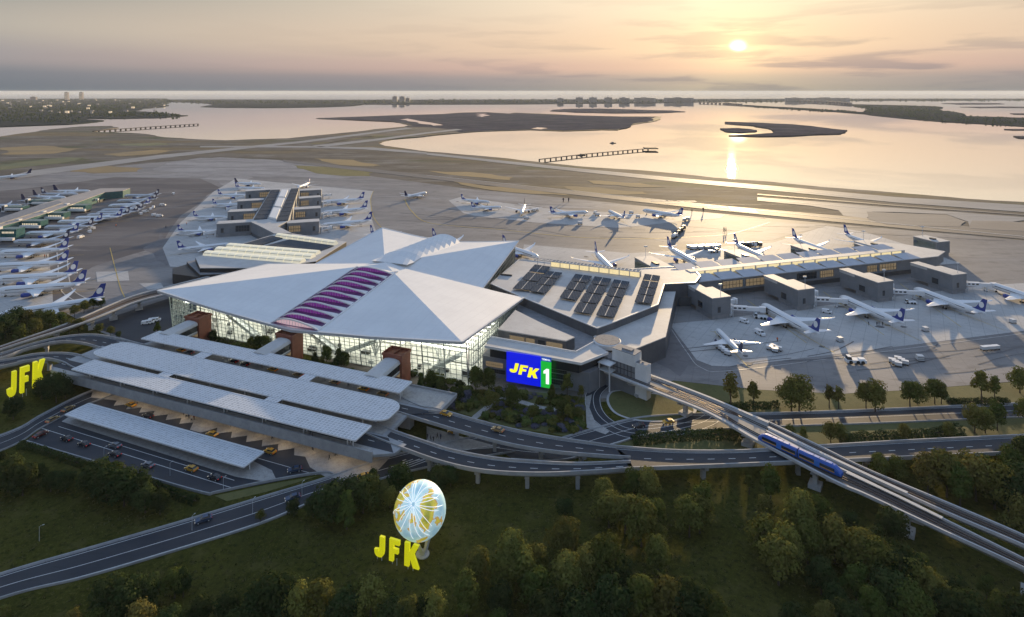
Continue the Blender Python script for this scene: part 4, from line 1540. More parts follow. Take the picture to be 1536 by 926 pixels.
# front block carrying the big screen
z = 11.3
fp = pxp([(724.5, 533.7), (883.8, 559.3), (914.8, 544.5), (925, 520), (893, 505), (785, 452), (745, 470), (736, 500)], z)
fc = cen(fp)
fb = thing('front_block', 'dark terrace block with triangular upper storey, between glass hall and monorail station', 'building', fc)
b = MB()
b.prism(fp, 0, z - .4)
b.build('walls', M['grey_cladding'], fb, fc)
b = MB()
b.prism(fp, z - .397, z)
b.build('terrace', M['terrace'], fb, fc)
up = pxp([(773, 465.6), (747, 494.6), (849, 511.8), (862, 506.4), (812, 485)], 18.0)
b = MB()
b.prism(up, z, 17.6)
us = b.build('upper_storey', M['dark_cladding'], fb, fc)
b = MB()
b.prism(up, 17.603, 18.2)
b.build('roof', M['roof_grey'], us, fc)
p, q = Vector((*up[1], 0)), Vector((*up[2], 0))
dd = (q - p).normalized()
nn = Vector((dd.y, -dd.x, 0))
L_ = (q - p).length
for (t0, t1, m_) in ((.18, .40, 'window_lit'), (.42, .55, 'window_lit'), (.60, .70, 'window_dark'), (.72, .95, 'window_lit')):
    b = MB()
    b.bar(p.lerp(q, t0) + nn * .1 + Vector((0, 0, 14.2)), p.lerp(q, t1) + nn * .1 + Vector((0, 0, 14.2)), .3, 3.4)
    b.build('window', M[m_], us, fc)
p, q = Vector((*fp[0], 0)), Vector((*fp[1], 0))
dd = (q - p).normalized()
nn = Vector((dd.y, -dd.x, 0))
for (t0, t1, zz, h, m_) in ((.03, .20, 7.2, 2.8, 'window_lit'), (.03, .22, 3.6, 2.2, 'window_dark'), (.62, .80, 6.5, 2.6, 'window_dark'), (.62, .80, 3.2, 2.6, 'window_dark'), (.62, .80, 9.3, 1.6, 'window_dark')):
    b = MB()
    b.bar(p.lerp(q, t0) + nn * .1 + Vector((0, 0, zz)), p.lerp(q, t1) + nn * .1 + Vector((0, 0, zz)), .3, h)
    w_ = b.build('window', M[m_], fb, fc)
    b = MB()
    k = 0
    for j in range(10):
        t = t0 + (t1 - t0) * j / 9
        b.bar(p.lerp(q, t) + nn * .3 + Vector((0, 0, zz - h / 2)), p.lerp(q, t) + nn * .3 + Vector((0, 0, zz + h / 2)), .12, .12)
    b.bar(p.lerp(q, t0) + nn * .3 + Vector((0, 0, zz)), p.lerp(q, t1) + nn * .3 + Vector((0, 0, zz)), .12, .12)
    b.build('window_bars', M['dark_metal'], w_, fc)
# ribbon roof over the terrace
rz = 18.5
rp = [(727, 518.8), (871.6, 544.5), (912, 528.3), (890.5, 514.8), (863.5, 529.6), (735.3, 506.7)]
rpw = pxp(rp, rz)
b = MB()
b.prism(rpw, rz - 1.1, rz)
rb_ = b.build('ribbon_roof', M['roof_grey'], fb, fc)
b = MB()
for i in (3, 4):
    a, c = rpw[i], rpw[i + 1]
    b.bar((a[0], a[1], rz + .5), (c[0], c[1], rz + .5), 0.5, 1.0)
for i in (0, 1):
    a, c = rpw[i], rpw[i + 1]
    b.bar((a[0], a[1], rz - .5), (c[0], c[1], rz - .5), 0.6, 1.4)
b.build('roof_edge', M['white_cladding'], rb_, fc)
gp = pxp([(735, 516.5), (868, 540), (906, 525.5), (890, 517.5), (864, 532.4), (738, 509.6)], rz)
b = MB()
b.prism(gp, z, rz - 1.1)
b.build('terrace_glazing', M['window_dark'], fb, fc)
# round drum with a gravel top
dc = W(910.8, 509.4, 20.0)
drum = thing('drum_tower', 'round drum with gravel top above the monorail station', 'tower', (dc.x, dc.y, 0))
b = MB()
b.tube([(dc.x, dc.y, 16.8), (dc.x, dc.y, 17.0), (dc.x, dc.y, 19.4), (dc.x, dc.y, 19.7)], [6.6, 8.0, 8.0, 7.6], 40, smooth=False)
b.build('rim', M['fascia_metal'], drum, (dc.x, dc.y, 0))
b = MB()
b.cyl(dc.x, dc.y, 19.702, 19.9, 7.4, 40)
mat('gravel', (0.28, 0.25, 0.22), 0.95, var=(0.36, 0.33, 0.30), scale=1.2, layers=[(0.5, .5, .62, (0.2, .18, .17), .7)])
b.build('gravel_top', M['gravel'], drum, (dc.x, dc.y, 0))
b = MB()
b.cyl(dc.x, dc.y, 0, 16.8, 6.0, 32)
b.build('shaft', M['white_cladding'], drum, (dc.x, dc.y, 0))
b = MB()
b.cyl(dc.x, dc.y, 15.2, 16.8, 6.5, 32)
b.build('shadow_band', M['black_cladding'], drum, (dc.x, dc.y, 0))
# station body by the guideway
A_, B_ = Vector((66.4, 320.7, 0)), Vector((71.6, 316.0, 0))
dd = (B_ - A_).normalized()
nn = Vector((-dd.y, dd.x, 0))
Ms = Matrix(((dd.x, nn.x, 0, A_.x), (dd.y, nn.y, 0, A_.y), (0, 0, 1, 0), (0, 0, 0, 1)))
stn = thing('monorail_station', 'white and grey monorail station with stair tower at the end of the guideway', 'station', (A_.x, A_.y, 0))
so_ = (A_.x, A_.y, 0)
b = MB()
b.box(-22, 0, 0, 6.4, 0, 15.9, 0, Ms)
b.build('glazed_hall', M['grey_cladding'], stn, so_)
b = MB()
b.box(-14, .1, -.5, 6.9, 15.903, 22.2, 0, Ms)
b.build('white_wall', M['white_cladding'], stn, so_)
b = MB()
b.box(-14, .1, -.5, 6.9, 22.203, 22.5, 0, Ms)
b.box(-9, -3, 1.5, 4.5, 22.5, 23.4, 0, Ms)
b.build('roof', M['terrace'], stn, so_)
b = MB()
b.box(.1, 7.2, 0, 4.4, 0, 18.4, 0, Ms)
t_ = b.build('stair_tower', M['white_cladding'], stn, so_)
b = MB()
b.box(.4, 6.9, .3, 4.1, 18.403, 18.6, 0, Ms)
b.box(1, 2, 1, 2, 18.6, 19.1, 0, Ms)
b.box(3, 4, 2, 3, 18.6, 19.0, 0, Ms)
b.build('roof_plant', M['terrace'], t_, so_)
b = MB()
for k in range(9):
    b.box(-20 + k * 2.2, -19.7 + k * 2.2, -.15, 0, 9.5, 15.9, 0, Ms)
b.box(-20, 0, -.2, 0, 12.4, 12.7, 0, Ms)
b.build('mullions', M['dark_metal'], stn, so_)
b = MB()
b.box(-20, -12, -6, 0, 14.2, 14.7, 0, Ms)
b.box(-19.8, -19.2, -5.5, -5, 0, 14.2, 0, Ms)
b.box(-13, -12.4, -5.5, -5, 0, 14.2, 0, Ms)
b.box(-20, -12, -5.6, -.3, 10.4, 10.8, 0, Ms)
b.build('stair_landing', M['white_cladding'], stn, so_)

# the big screen
sa_, sb_ = W(760, 527, 18.6), W(827, 537, 18.6)
sa_ = Vector((sa_.x, sa_.y, 0))
sb_ = Vector((sb_.x, sb_.y, 0))
dx_ = (sb_ - sa_).normalized()
nx_ = Vector((dx_.y, -dx_.x, 0))
SW = (sb_ - sa_).length
z0_, z1_ = 1.9, 18.6
Msc = Matrix(((dx_.x, 0, nx_.x, sa_.x), (dx_.y, 0, nx_.y, sa_.y), (0, 1, 0, z0_), (0, 0, 0, 1)))    # local x along, y up, z out
scr = thing('billboard', 'big blue and green screen reading JFK and 1 on the dark front block', 'billboard', (sa_.x, sa_.y, 0))
bo = (sa_.x, sa_.y, 0)
HT = z1_ - z0_


def emis(name, c, s):
    return mat(name, tuple(x * .5 for x in c[:3]), 0.4, emit=c, estr=s)


emis('screen_blue', srgb(8, 22, 196), 0.75)
emis('screen_green', srgb(22, 160, 50), 0.75)
emis('screen_navy', srgb(10, 60, 140), 0.75)
emis('screen_yellow', srgb(238, 226, 40), 0.75)
emis('screen_white', srgb(240, 245, 245), 0.75)
b = MB()
b.box(0, SW * .772, 0, HT, 0, .5, 0, Msc)
b.build('blue_panel', M['screen_blue'], scr, bo)
b = MB()
b.box(SW * .776, SW, 0, HT * .86, 0, .5, 0, Msc)
b.build('green_panel', M['screen_green'], scr, bo)
b = MB()
b.box(SW * .776, SW, HT * .865, HT, 0, .5, 0, Msc)
b.build('navy_panel', M['screen_navy'], scr, bo)
b = MB()
b.box(SW * .1, SW * .9, HT * .2, HT * .8, -4.5, -.05, 0, Msc)
b.build('support_frame', M['dark_metal'], scr, bo)
GLY = {'J': [(.40, 1), (.74, 1), (.74, .32), (.70, .14), (.58, .03), (.37, 0), (.17, .03), (.05, .14), (0, .33), (.31, .37), (.335, .29), (.37, .265), (.40, .30)],
       'F': [(0, 0), (0, 1), (.74, 1), (.74, .78), (.31, .78), (.31, .60), (.66, .60), (.66, .39), (.31, .39), (.31, 0)],
       'K': [(0, 0), (0, 1), (.31, 1), (.31, .63), (.56, 1), (.93, 1), (.62, .55), (.96, 0), (.58, 0), (.40, .33), (.31, .22), (.31, 0)],
       '1': [(.20, 0), (.20, .70), (0, .66), (0, .83), (.24, 1), (.46, 1), (.46, 0)]}


def glyph(ch, Mt, w, h, depth, shear=0.22):
    """solid letter in local x (along), y (up), z (out)"""
    pts = [((x + shear * y) * w, y * h) for x, y in GLY[ch]]
    n_ = len(pts)
    vs = [Mt @ Vector((x, y, 0)) for x, y in pts] + [Mt @ Vector((x, y, depth)) for x, y in pts]
    mb = MB()
    ar = sum(pts[i][0] * pts[(i + 1) % n_][1] - pts[(i + 1) % n_][0] * pts[i][1] for i in range(n_))
    f = list(range(n_))
    if ar < 0:
        f.reverse()
    mb.add(vs, [[n_ + i for i in f], list(reversed(f))] + [(f[i], f[(i + 1) % n_], n_ + f[(i + 1) % n_], n_ + f[i]) for i in range(n_)], 0)
    return mb


def T(x, y, z=0.0):
    return Matrix.Translation((x, y, z))


for ch, xo, yo, h in (('J', .06, .33, .33), ('F', .27, .30, .33), ('K', .475, .26, .33)):
    glyph(ch, Msc @ T(SW * xo, HT * yo, .5), SW * .235, HT * h, .12).build('letter', M['screen_yellow'], scr, bo)
glyph('1', Msc @ T(SW * .835, HT * .13, .5), SW * .26, HT * .50, .12, 0).build('numeral', M['screen_white'], scr, bo)
fc_ = bpy.data.curves.new('lettering', 'FONT')
fc_.body = 'TERMINAL'
fc_.size = HT * .085
fc_.extrude = .03
fc_.offset = 0.012
fo_ = bpy.data.objects.new('lettering', fc_)
COL.objects.link(fo_)
bpy.context.view_layer.update()
me_ = bpy.data.meshes.new_from_object(fo_.evaluated_get(bpy.context.evaluated_depsgraph_get()))
bpy.data.objects.remove(fo_)
mb = MB()
wmax = max(v.co.x for v in me_.vertices)
sc_ = SW * .19 / wmax
mb.add([Msc @ Vector((SW * .795 + v.co.x * sc_, HT * .90 + v.co.y, .56 + v.co.z)) for v in me_.vertices], [list(p.vertices) for p in me_.polygons], 0)
mb.build('lettering', M['screen_white'], scr, bo)

# ------------------------------------------------------------ piers: generic gate block
def gate_block(name, label, p0, ex, ey, w, d, h, group, lit=True, notch=True):
    """block with one corner at p0, w along ex, d along ey"""
    o = thing(name, label, 'gate block', (p0.x, p0.y, 0), 0, group)
    of = (p0.x, p0.y, 0)
    Mt = Matrix(((ex.x, ey.x, 0, p0.x), (ex.y, ey.y, 0, p0.y), (0, 0, 1, 0), (0, 0, 0, 1)))
    b = MB()
    b.box(0, w, 0, d, 3.2, h - .5, 0, Mt)
    b.build('walls', M['grey_cladding'], o, of)
    b = MB()
    b.box(.6, w - .6, .6, d - .6, 0, 3.2, 0, Mt)
    b.build('base_storey', M['terrace'], o, of)
    b = MB()
    b.box(-.2, w + .2, -.2, d + .2, h - .497, h, 0, Mt)
    b.build('roof', M['roof_grey'], o, of)
    if lit:
        b = MB()
        b.box(w * .3, w * .45, -.12, 0, 5, 9, 0, Mt)
        b.build('window', M['window_dark'], o, of)
        b = MB()
        b.box(-.12, 0, d * .55, d * .8, 4.5, 9, 0, Mt)
        b.build('window', M['window_dark'], o, of)
    return o, Mt


# right pier -------------------------------------------------
e = Vector((0.957, 0.29, 0)).normalized()
g = Vector((-e.y, e.x, 0))          # towards the far side
a0 = W(1062, 421, 15)
a0 = Vector((a0.x, a0.y, 0))
rp_ = thing('pier', 'long right pier with two rows of tilted grey roof louvres and lit clerestory', 'airport pier', (a0.x, a0.y, 0))
po = (a0.x, a0.y, 0)
Mp = Matrix(((e.x, g.x, 0, a0.x), (e.y, g.y, 0, a0.y), (0, 0, 1, 0), (0, 0, 0, 1)))
PL = 252.0
b = MB()
b.prism([tuple((Mp @ Vector(p))[:2]) for p in ((-18, 2, 0), (PL - 8, 2, 0), (PL + 14, 12, 0), (PL + 2, 40, 0), (PL - 18, 58, 0), (PL - 40, 60, 0), (PL - 44, 38, 0), (-26, 38, 0))], 4.6, 13.6)
b.build('walls', M['grey_cladding'], rp_, po)
b = MB()
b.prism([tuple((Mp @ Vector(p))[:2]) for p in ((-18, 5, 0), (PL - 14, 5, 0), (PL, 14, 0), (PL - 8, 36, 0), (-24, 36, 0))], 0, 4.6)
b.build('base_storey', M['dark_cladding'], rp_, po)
b = MB()
b.prism([tuple((Mp @ Vector(p))[:2]) for p in ((-19, 1, 0), (PL - 7, 1, 0), (PL + 15.5, 11.5, 0), (PL + 3, 41, 0), (PL - 17, 59, 0), (PL - 41, 61, 0), (PL - 45, 39, 0), (-27, 39, 0))], 13.603, 14.3)
b.build('roof', M['roof_grey'], rp_, po)
b = MB()
b.box(-6, 222, 15, 22, 14.3, 18.0, 0, Mp)
cs = b.build('clerestory', M['roof_grey'], rp_, po)
for k in range(18):
    b = MB()
    b.box(-4 + k * 12.4, -4 + k * 12.4 + 10.6, 14.7, 15, 14.9, 17.6, 0, Mp)
    b.build('lit_window', M['clerestory_glow'], cs, po)
mat('louvre_grey', (0.36, 0.40, 0.46), 0.55, var=(0.42, 0.46, 0.52), scale=0.15)
for row, (w0, w1, z0, z1, sh) in enumerate(((0.6, 13.6, 14.5, 16.2, 0), (22.4, 34.5, 17.6, 19.2, -4))):
    for k in range(11):
        x0 = -8 + sh + k * 21.2
        q = [Mp @ Vector(p) for p in ((x0, w0, z0), (x0 + 19.6, w0, z0), (x0 + 18.4, w1, z1), (x0 + 1.2, w1, z1))]
        b = MB()
        lo = Vector((0, 0, -.4))
        vs = q + [p + lo for p in q]
        b.add(vs, [(0, 1, 2, 3), (7, 6, 5, 4), (0, 4, 5, 1), (1, 5, 6, 2), (2, 6, 7, 3), (3, 7, 4, 0)], 0)
        b.build('roof_louvre', M['louvre_grey'], rp_, po)
for (x0, x1, m_) in ((15, 34, 'window_lit'), (37, 58, 'window_lit'), (88, 108, 'window_dark'), (112, 126, 'window_lit'), (163, 174, 'window_lit'), (177, 196, 'window_lit'), (-14, -6, 'window_dark')):
    b = MB()
    b.box(x0, x1, 1.8, 2.0, 6.5, 12.0, 0, Mp)
    w_ = b.build('window', M[m_], rp_, po)
    b = MB()
    for j in range(7):
        xx = x0 + (x1 - x0) * j / 6
        b.box(xx - .12, xx + .12, 1.6, 1.8, 6.5, 12, 0, Mp)
    b.box(x0, x1, 1.55, 1.75, 9, 9.25, 0, Mp)
    b.build('window_bars', M['dark_metal'], w_, po)

near_corner = [W(1096, 444.3, 16), W(1222, 432, 16), W(1340, 421, 16), W(1450, 410, 16)]
BLK = []
for i, c in enumerate(near_corner):
    c = Vector((c.x, c.y, 0))
    p0 = c - e * 15.6
    o, Mt = gate_block('gate_block', 'grey gate block on the near side of the right pier, %s from the concourse' % ordn(i), p0, e, g, 15.6, 21.5, 16, 'gate blocks on the near side of the right pier')
    b = MB()
    b.box(0, 9.5, 21.5, 36, 3.2, 13.5, 0, Mt)
    nk = b.build('neck', M['grey_cladding'], o, (p0.x, p0.y, 0))
    b = MB()
    b.box(-.2, 9.7, 21.7, 37, 15.5, 16, 0, Mt)
    b.box(0.2, 9.3, 21.7, 36.8, 13.5, 15.5, 0, Mt)
    b.build('neck_roof', M['roof_grey'], o, (p0.x, p0.y, 0))
    # gantry of galvanised steel on the apron side
    b = MB()
    for (x, y) in ((15.8, 1), (18.4, 1), (18.4, 8), (15.8, 8)):
        b.box(x - .15, x + .15, y - .15, y + .15, 0, 9, 0, Mt)
    for zz in (3, 6, 9):
        b.box(15.7, 18.5, 1, 8, zz - .1, zz + .1, 0, Mt)
    b.build('escape_stair', M['fascia_metal'], o, (p0.x, p0.y, 0))
    BLK.append((c, p0))
    mp_ = p0 + e * 8.5 + g * 2
    fm = thing('floodlight_mast', 'thin floodlight mast on the roof of the %s near gate block' % ordn(i), 'floodlight', (mp_.x, mp_.y, 16), 0, 'floodlight masts on the right pier')
    b = MB()
    b.cyl(mp_.x, mp_.y, 16, 24, .18, 6, r1=.12)
    b.build('pole', M['fascia_metal'], fm, (mp_.x, mp_.y, 16))
    b = MB()
    b.box(mp_.x - 1.3, mp_.x + 1.0, mp_.y - .4, mp_.y + .4, 24, 25)
    b.build('lamp_head', M['white_cladding'], fm, (mp_.x, mp_.y, 16))

# jet bridge (own axes: +x away from the block)
def make_jet_bridge():
    t = thing('jet_bridge', 'white boarding bridge', 'boarding bridge', (0, 0, 0))
    b = MB()
    b.box(1.5, 13, -1.5, 1.5, 4.4, 7.2)
    b.box(12.6, 22, -1.25, 1.25, 4.1, 6.8)
    b.build('tunnel', M['aircraft_white'], t)
    b = MB()
    b.cyl(0, 0, 0.3, 7.6, 2.2, 14)
    b.build('rotunda', M['aircraft_white'], t)
    b = MB()
    b.prism([(21.6, -2), (25, -2), (26, -.5), (26, 1.6), (21.6, 2)], 3.7, 7.2)
    b.build('cab', M['aircraft_white'], t)
    b = MB()
    b.box(25.9, 26.3, -1.6, 1.4, 3.9, 7.0)
    b.build('bellows', M['black_rubber'], t)
    b = MB()
    b.box(17.2, 17.8, -1.6, -1.1, 0.8, 4.3)
    b.box(17.2, 17.8, 1.1, 1.6, 0.8, 4.3)
    b.box(16.9, 18.1, -1.8, 1.8, 0.6, 1.1)
    b.build('support_leg', M['fascia_metal'], t)
    for s in (-1.5, 1.5):
        b = MB()
        b.tube([(17.5, s - .25, .55), (17.5, s + .25, .55)], .55, 10)
        b.build('wheel', M['black_rubber'], t)
    for k in range(3):
        b = MB()
        b.box(3 + k * 3.2, 5 + k * 3.2, -1.56, -1.5, 5.4, 6.5)
        b.build('window', M['window_dark'], t)
    return t


JB = Proto(make_jet_bridge())
for i, (c, p0) in enumerate(BLK):
    q = c + e * 2.4 + g * 5
    JB.put((q.x, q.y, 0), math.atan2(e.y, e.x) - .42, 'white boarding bridge reaching out from the %s near gate block of the right pier' % ordn(i), 'boarding bridges at the right pier')
    q = c + e * 2.4 + g * 13
    JB.put((q.x, q.y, 0), math.atan2(e.y, e.x) + .15, 'short white boarding bridge at the back of the %s near gate block' % ordn(i), 'boarding bridges at the right pier', scale=(.55, 1, 1.1))

far_c = [W(952, 386, 15), W(1086, 376, 15), W(1186, 367.6, 15), W(1281, 361.5, 15), W(1370, 354.5, 15)]
for i, c in enumerate(far_c):
    c = Vector((c.x, c.y, 0))
    # corner on the far left; the block runs back to the pier
    t = (c - a0).dot(g)
    dep = max(14, t - 37)
    p0 = c - g * dep
    o, Mt = gate_block('gate_block', 'pale-roofed gate block on the far side of the right pier, %s from the concourse' % ordn(i), p0, e, g, 17, dep, 15, 'gate blocks on the far side of the right pier', lit=False)
    b = MB()
    b.box(-.15, 0, 2, dep - .5, 4, 13, 0, Mt)
    w_ = b.build('glazed_side', M['curtain_glass'], o, (p0.x, p0.y, 0))
    b = MB()
    b.box(5.5, 9, dep * .3, dep * .5, 15, 16.2, 0, Mt)
    b.build('roof_plant', M['dark_metal'], o, (p0.x, p0.y, 0))
    mp_ = p0 + e * 10 + g * (dep - 2)
    fm = thing('floodlight_mast', 'thin floodlight mast on the roof of the %s far gate block' % ordn(i), 'floodlight', (mp_.x, mp_.y, 15), 0, 'floodlight masts on the right pier')
    b = MB()
    b.cyl(mp_.x, mp_.y, 15, 24, .2, 6, r1=.14)
    b.build('pole', M['fascia_metal'], fm, (mp_.x, mp_.y, 15))
    b = MB()
    b.box(mp_.x - 1.6, mp_.x + 1.6, mp_.y - .4, mp_.y + .4, 24, 25.2)
    b.build('lamp_head', M['white_cladding'], fm, (mp_.x, mp_.y, 15))

# left pier ---------------------------------------------------
LZ = 16.0
def c7(x, y):
    return (340 + x / 6.614, 250 + y / 6.614)


rpx = [c7(*p) for p in ((240, 548), (445, 222), (720, 208), (612, 540), (505, 592), (650, 662), (470, 662), (330, 590))]
poly = pxp(rpx, LZ)
oc = cen(poly)
lpier = thing('pier', 'left pier with twin bands of dark solar panels and pale skylights along its roof', 'airport pier', oc)
b = MB()
b.prism(poly, 4, LZ - .5)
b.build('walls', M['grey_cladding'], lpier, oc)
b = MB()
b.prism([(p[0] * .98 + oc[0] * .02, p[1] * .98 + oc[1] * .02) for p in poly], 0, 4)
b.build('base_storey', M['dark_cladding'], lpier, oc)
b = MB()
b.prism(poly, LZ - .497, LZ)
b.build('roof', M['roof_grey'], lpier, oc)


def quad_cells(tl, tr, br, bl, n, z, gap, name, m, parent, of, h=.4):
    TL, TR, BR, BL = [W(*c7(*p), z) for p in (tl, tr, br, bl)]
    for k in range(n):
        f0, f1 = (k + gap) / n, (k + 1 - gap) / n
        mb = MB()
        mb.prism([(p.x, p.y) for p in (TL.lerp(BL, f1), TR.lerp(BR, f1), TR.lerp(BR, f0), TL.lerp(BL, f0))], z - h, z)
        mb.build(name, m, parent, of)


quad_cells((443, 228), (530, 226), (398, 515), (268, 522), 9, LZ + 1.2, .06, 'solar_panel', M['solar_panel'], lpier, oc, 1.0)
quad_cells((640, 216), (716, 213), (606, 532), (494, 540), 9, LZ + 1.2, .06, 'solar_panel', M['solar_panel'], lpier, oc, 1.0)
quad_cells((550, 222), (612, 222), (488, 522), (416, 508), 3, LZ + 2.4, .07, 'skylight', M['roof_white'], lpier, oc, 2.2)
LB = [((325, 336), (376.5, 333), 'left', 0), ((341.5, 318), (384.6, 316), 'left', 1), ((356, 302), (395, 300), 'left', 2), ((368.5, 287), (406, 284.5), 'left', 3),
      ((430.5, 335), (478.6, 332), 'right', 0), ((441, 314.5), (481, 312), 'right', 1), ((449.4, 298), (482, 295.5), 'right', 2), ((449.4, 286), (482, 284.6), 'right', 3)]
for (p, q, side, i) in LB:
    a, c = W(p[0], p[1], 15.5), W(q[0], q[1], 15.5)
    a.z = c.z = 0
    w = (c - a).length
    ex = (c - a).normalized()
    ey = Vector((-ex.y, ex.x, 0))
    o, Mt = gate_block('gate_block', 'grey gate block on the %s side of the left pier, %s from the near end' % (side, ordn(i)), a, ex, ey, w, 15, 15.5, 'gate blocks along the left pier', lit=False)
    x0, x1 = (.55, .95) if side == 'left' else (.05, .42)
    b = MB()
    b.box(w * x0, w * x1, -.15, 0, 5.2, 12, 0, Mt)
    w_ = b.build('window', M['window_dark'] if i == 0 and side == 'left' else M['window_lit'], o, (a.x, a.y, 0))
    b = MB()
    for j in range(6):
        xx = w * (x0 + (x1 - x0) * j / 5)
        b.box(xx - .25, xx + .25, -.35, -.15, 5.2, 12, 0, Mt)
    b.box(w * x0, w * x1, -.35, -.15, 8.2, 8.7, 0, Mt)
    b.build('window_bars', M['dark_metal'], w_, (a.x, a.y, 0))
    b = MB()
    xx = .12 if side == 'left' else .8
    b.box(w * xx, w * (xx + .08), -.12, 0, 5, 10, 0, Mt)
    b.build('window', M['window_dark'], o, (a.x, a.y, 0))
    # boarding bridge on its outer end
    q_ = (a - ex * 2.3 if side == 'left' else c + ex * 2.3) + ey * 6
    JB.put((q_.x, q_.y, 0), math.atan2(ex.y, ex.x) + (PI if side == 'left' else 0) + .35, 'white boarding bridge at the %s %s-hand gate block of the left pier' % (ordn(i), side), 'boarding bridges at the left pier', scale=(.5, 1, 1))

# wing between the hall and the left pier
wz = 15.0
wpx = [(293, 386), (360, 367), (413, 351), (430, 349), (519.6, 362.8), (505, 372), (474, 392), (400, 402), (300, 402)]
poly = pxp(wpx, wz)
oc = cen(poly)
lw2 = thing('left_wing', 'low left wing with rows of glowing skylight vaults behind the star roof', 'terminal wing', oc)
b = MB()
b.prism(poly, 0, wz - .5)
b.build('walls', M['black_cladding'], lw2, oc)
b = MB()
b.prism(poly, wz - .497, wz)
b.build('roof', M['roof_grey'], lw2, oc)


def vault_row(p, q, n, z, w, h):
    a, c = W(p[0], p[1], z), W(q[0], q[1], z)
    d_ = (c - a)
    L2 = d_.length
    d_.normalize()
    nb = Vector((-d_.y, d_.x, 0))
    for k in range(n):
        s0, s1 = a + d_ * (L2 * k / n + .3), a + d_ * (L2 * (k + 1) / n - .3)
        mb = MB()
        pr = [(-w / 2, 0), (-w * .42, h * .6), (-w * .2, h * .95), (w * .2, h * .95), (w * .42, h * .6), (w / 2, 0)]
        r0 = [s0 + nb * x + Vector((0, 0, y)) for x, y in pr]
        r1 = [s1 + nb * x + Vector((0, 0, y)) for x, y in pr]
        m_ = len(pr)
        mb.add(r0 + r1, [(i, m_ + i, m_ + i + 1, i + 1) for i in range(m_ - 1)] + [tuple(range(m_)), tuple(range(2 * m_ - 1, m_ - 1, -1))], 0)
        v = mb.build('skylight_vault', M['vault_glow'], lw2, oc)
        mb = MB()
        for x, y in pr[1:-1:3]:
            mb.bar(s0 + nb * x + Vector((0, 0, y + .1)), s1 + nb * x + Vector((0, 0, y + .1)), .5, .3)
        mb.build('skylight_bars', M['frame_metal'], v, oc)


vault_row((309, 381.5), (455, 394), 12, wz, 9, 3.4)
vault_row((326, 375.5), (470, 387), 12, wz, 9, 3.4)
vault_row((343, 370), (478, 381.5), 11, wz, 8, 3.4)
vault_row((416, 355.6), (504, 367.5), 10, wz, 6.5, 4.0)
for q in (((366, 365.6), (408, 353.4), (424, 357.2), (384, 369.8)), ((389, 371), (434, 359.2), (501, 368.4), (468, 380))):
    pp = pxp(q, wz + 1)
    mb = MB()
    mb.prism(pp, wz + .4, wz + 1)
    mb.build('solar_panel', M['solar_panel'], lw2, oc)
# stepped black service building at its left foot
p1 = pxp([(280, 393), (330, 383), (420, 400), (360, 410), (300, 412)], 11)
oc = cen(p1)
sv = thing('service_building', 'stepped black service building beside the left tip of the star roof', 'building', oc)
b = MB()
b.prism(p1, 0, 10.6)
b.build('walls', M['black_cladding'], sv, oc)
b = MB()
b.prism(p1, 10.603, 11)
b.build('roof', M['terrace'], sv, oc)
p2 = pxp([(258.6, 403), (283, 395.6), (350, 407), (330, 420), (259, 411)], 8.5)
b = MB()
b.prism(p2, 0, 8.5)
b.build('annexe', M['black_cladding'], sv, oc)
# yellow gate column between two parked tails
# ============================================================ viaducts, roads, monorail
def edge3(pxs, z, n):
    return resample(spline([W(x, y, z) for x, y in pxs], 8), n)


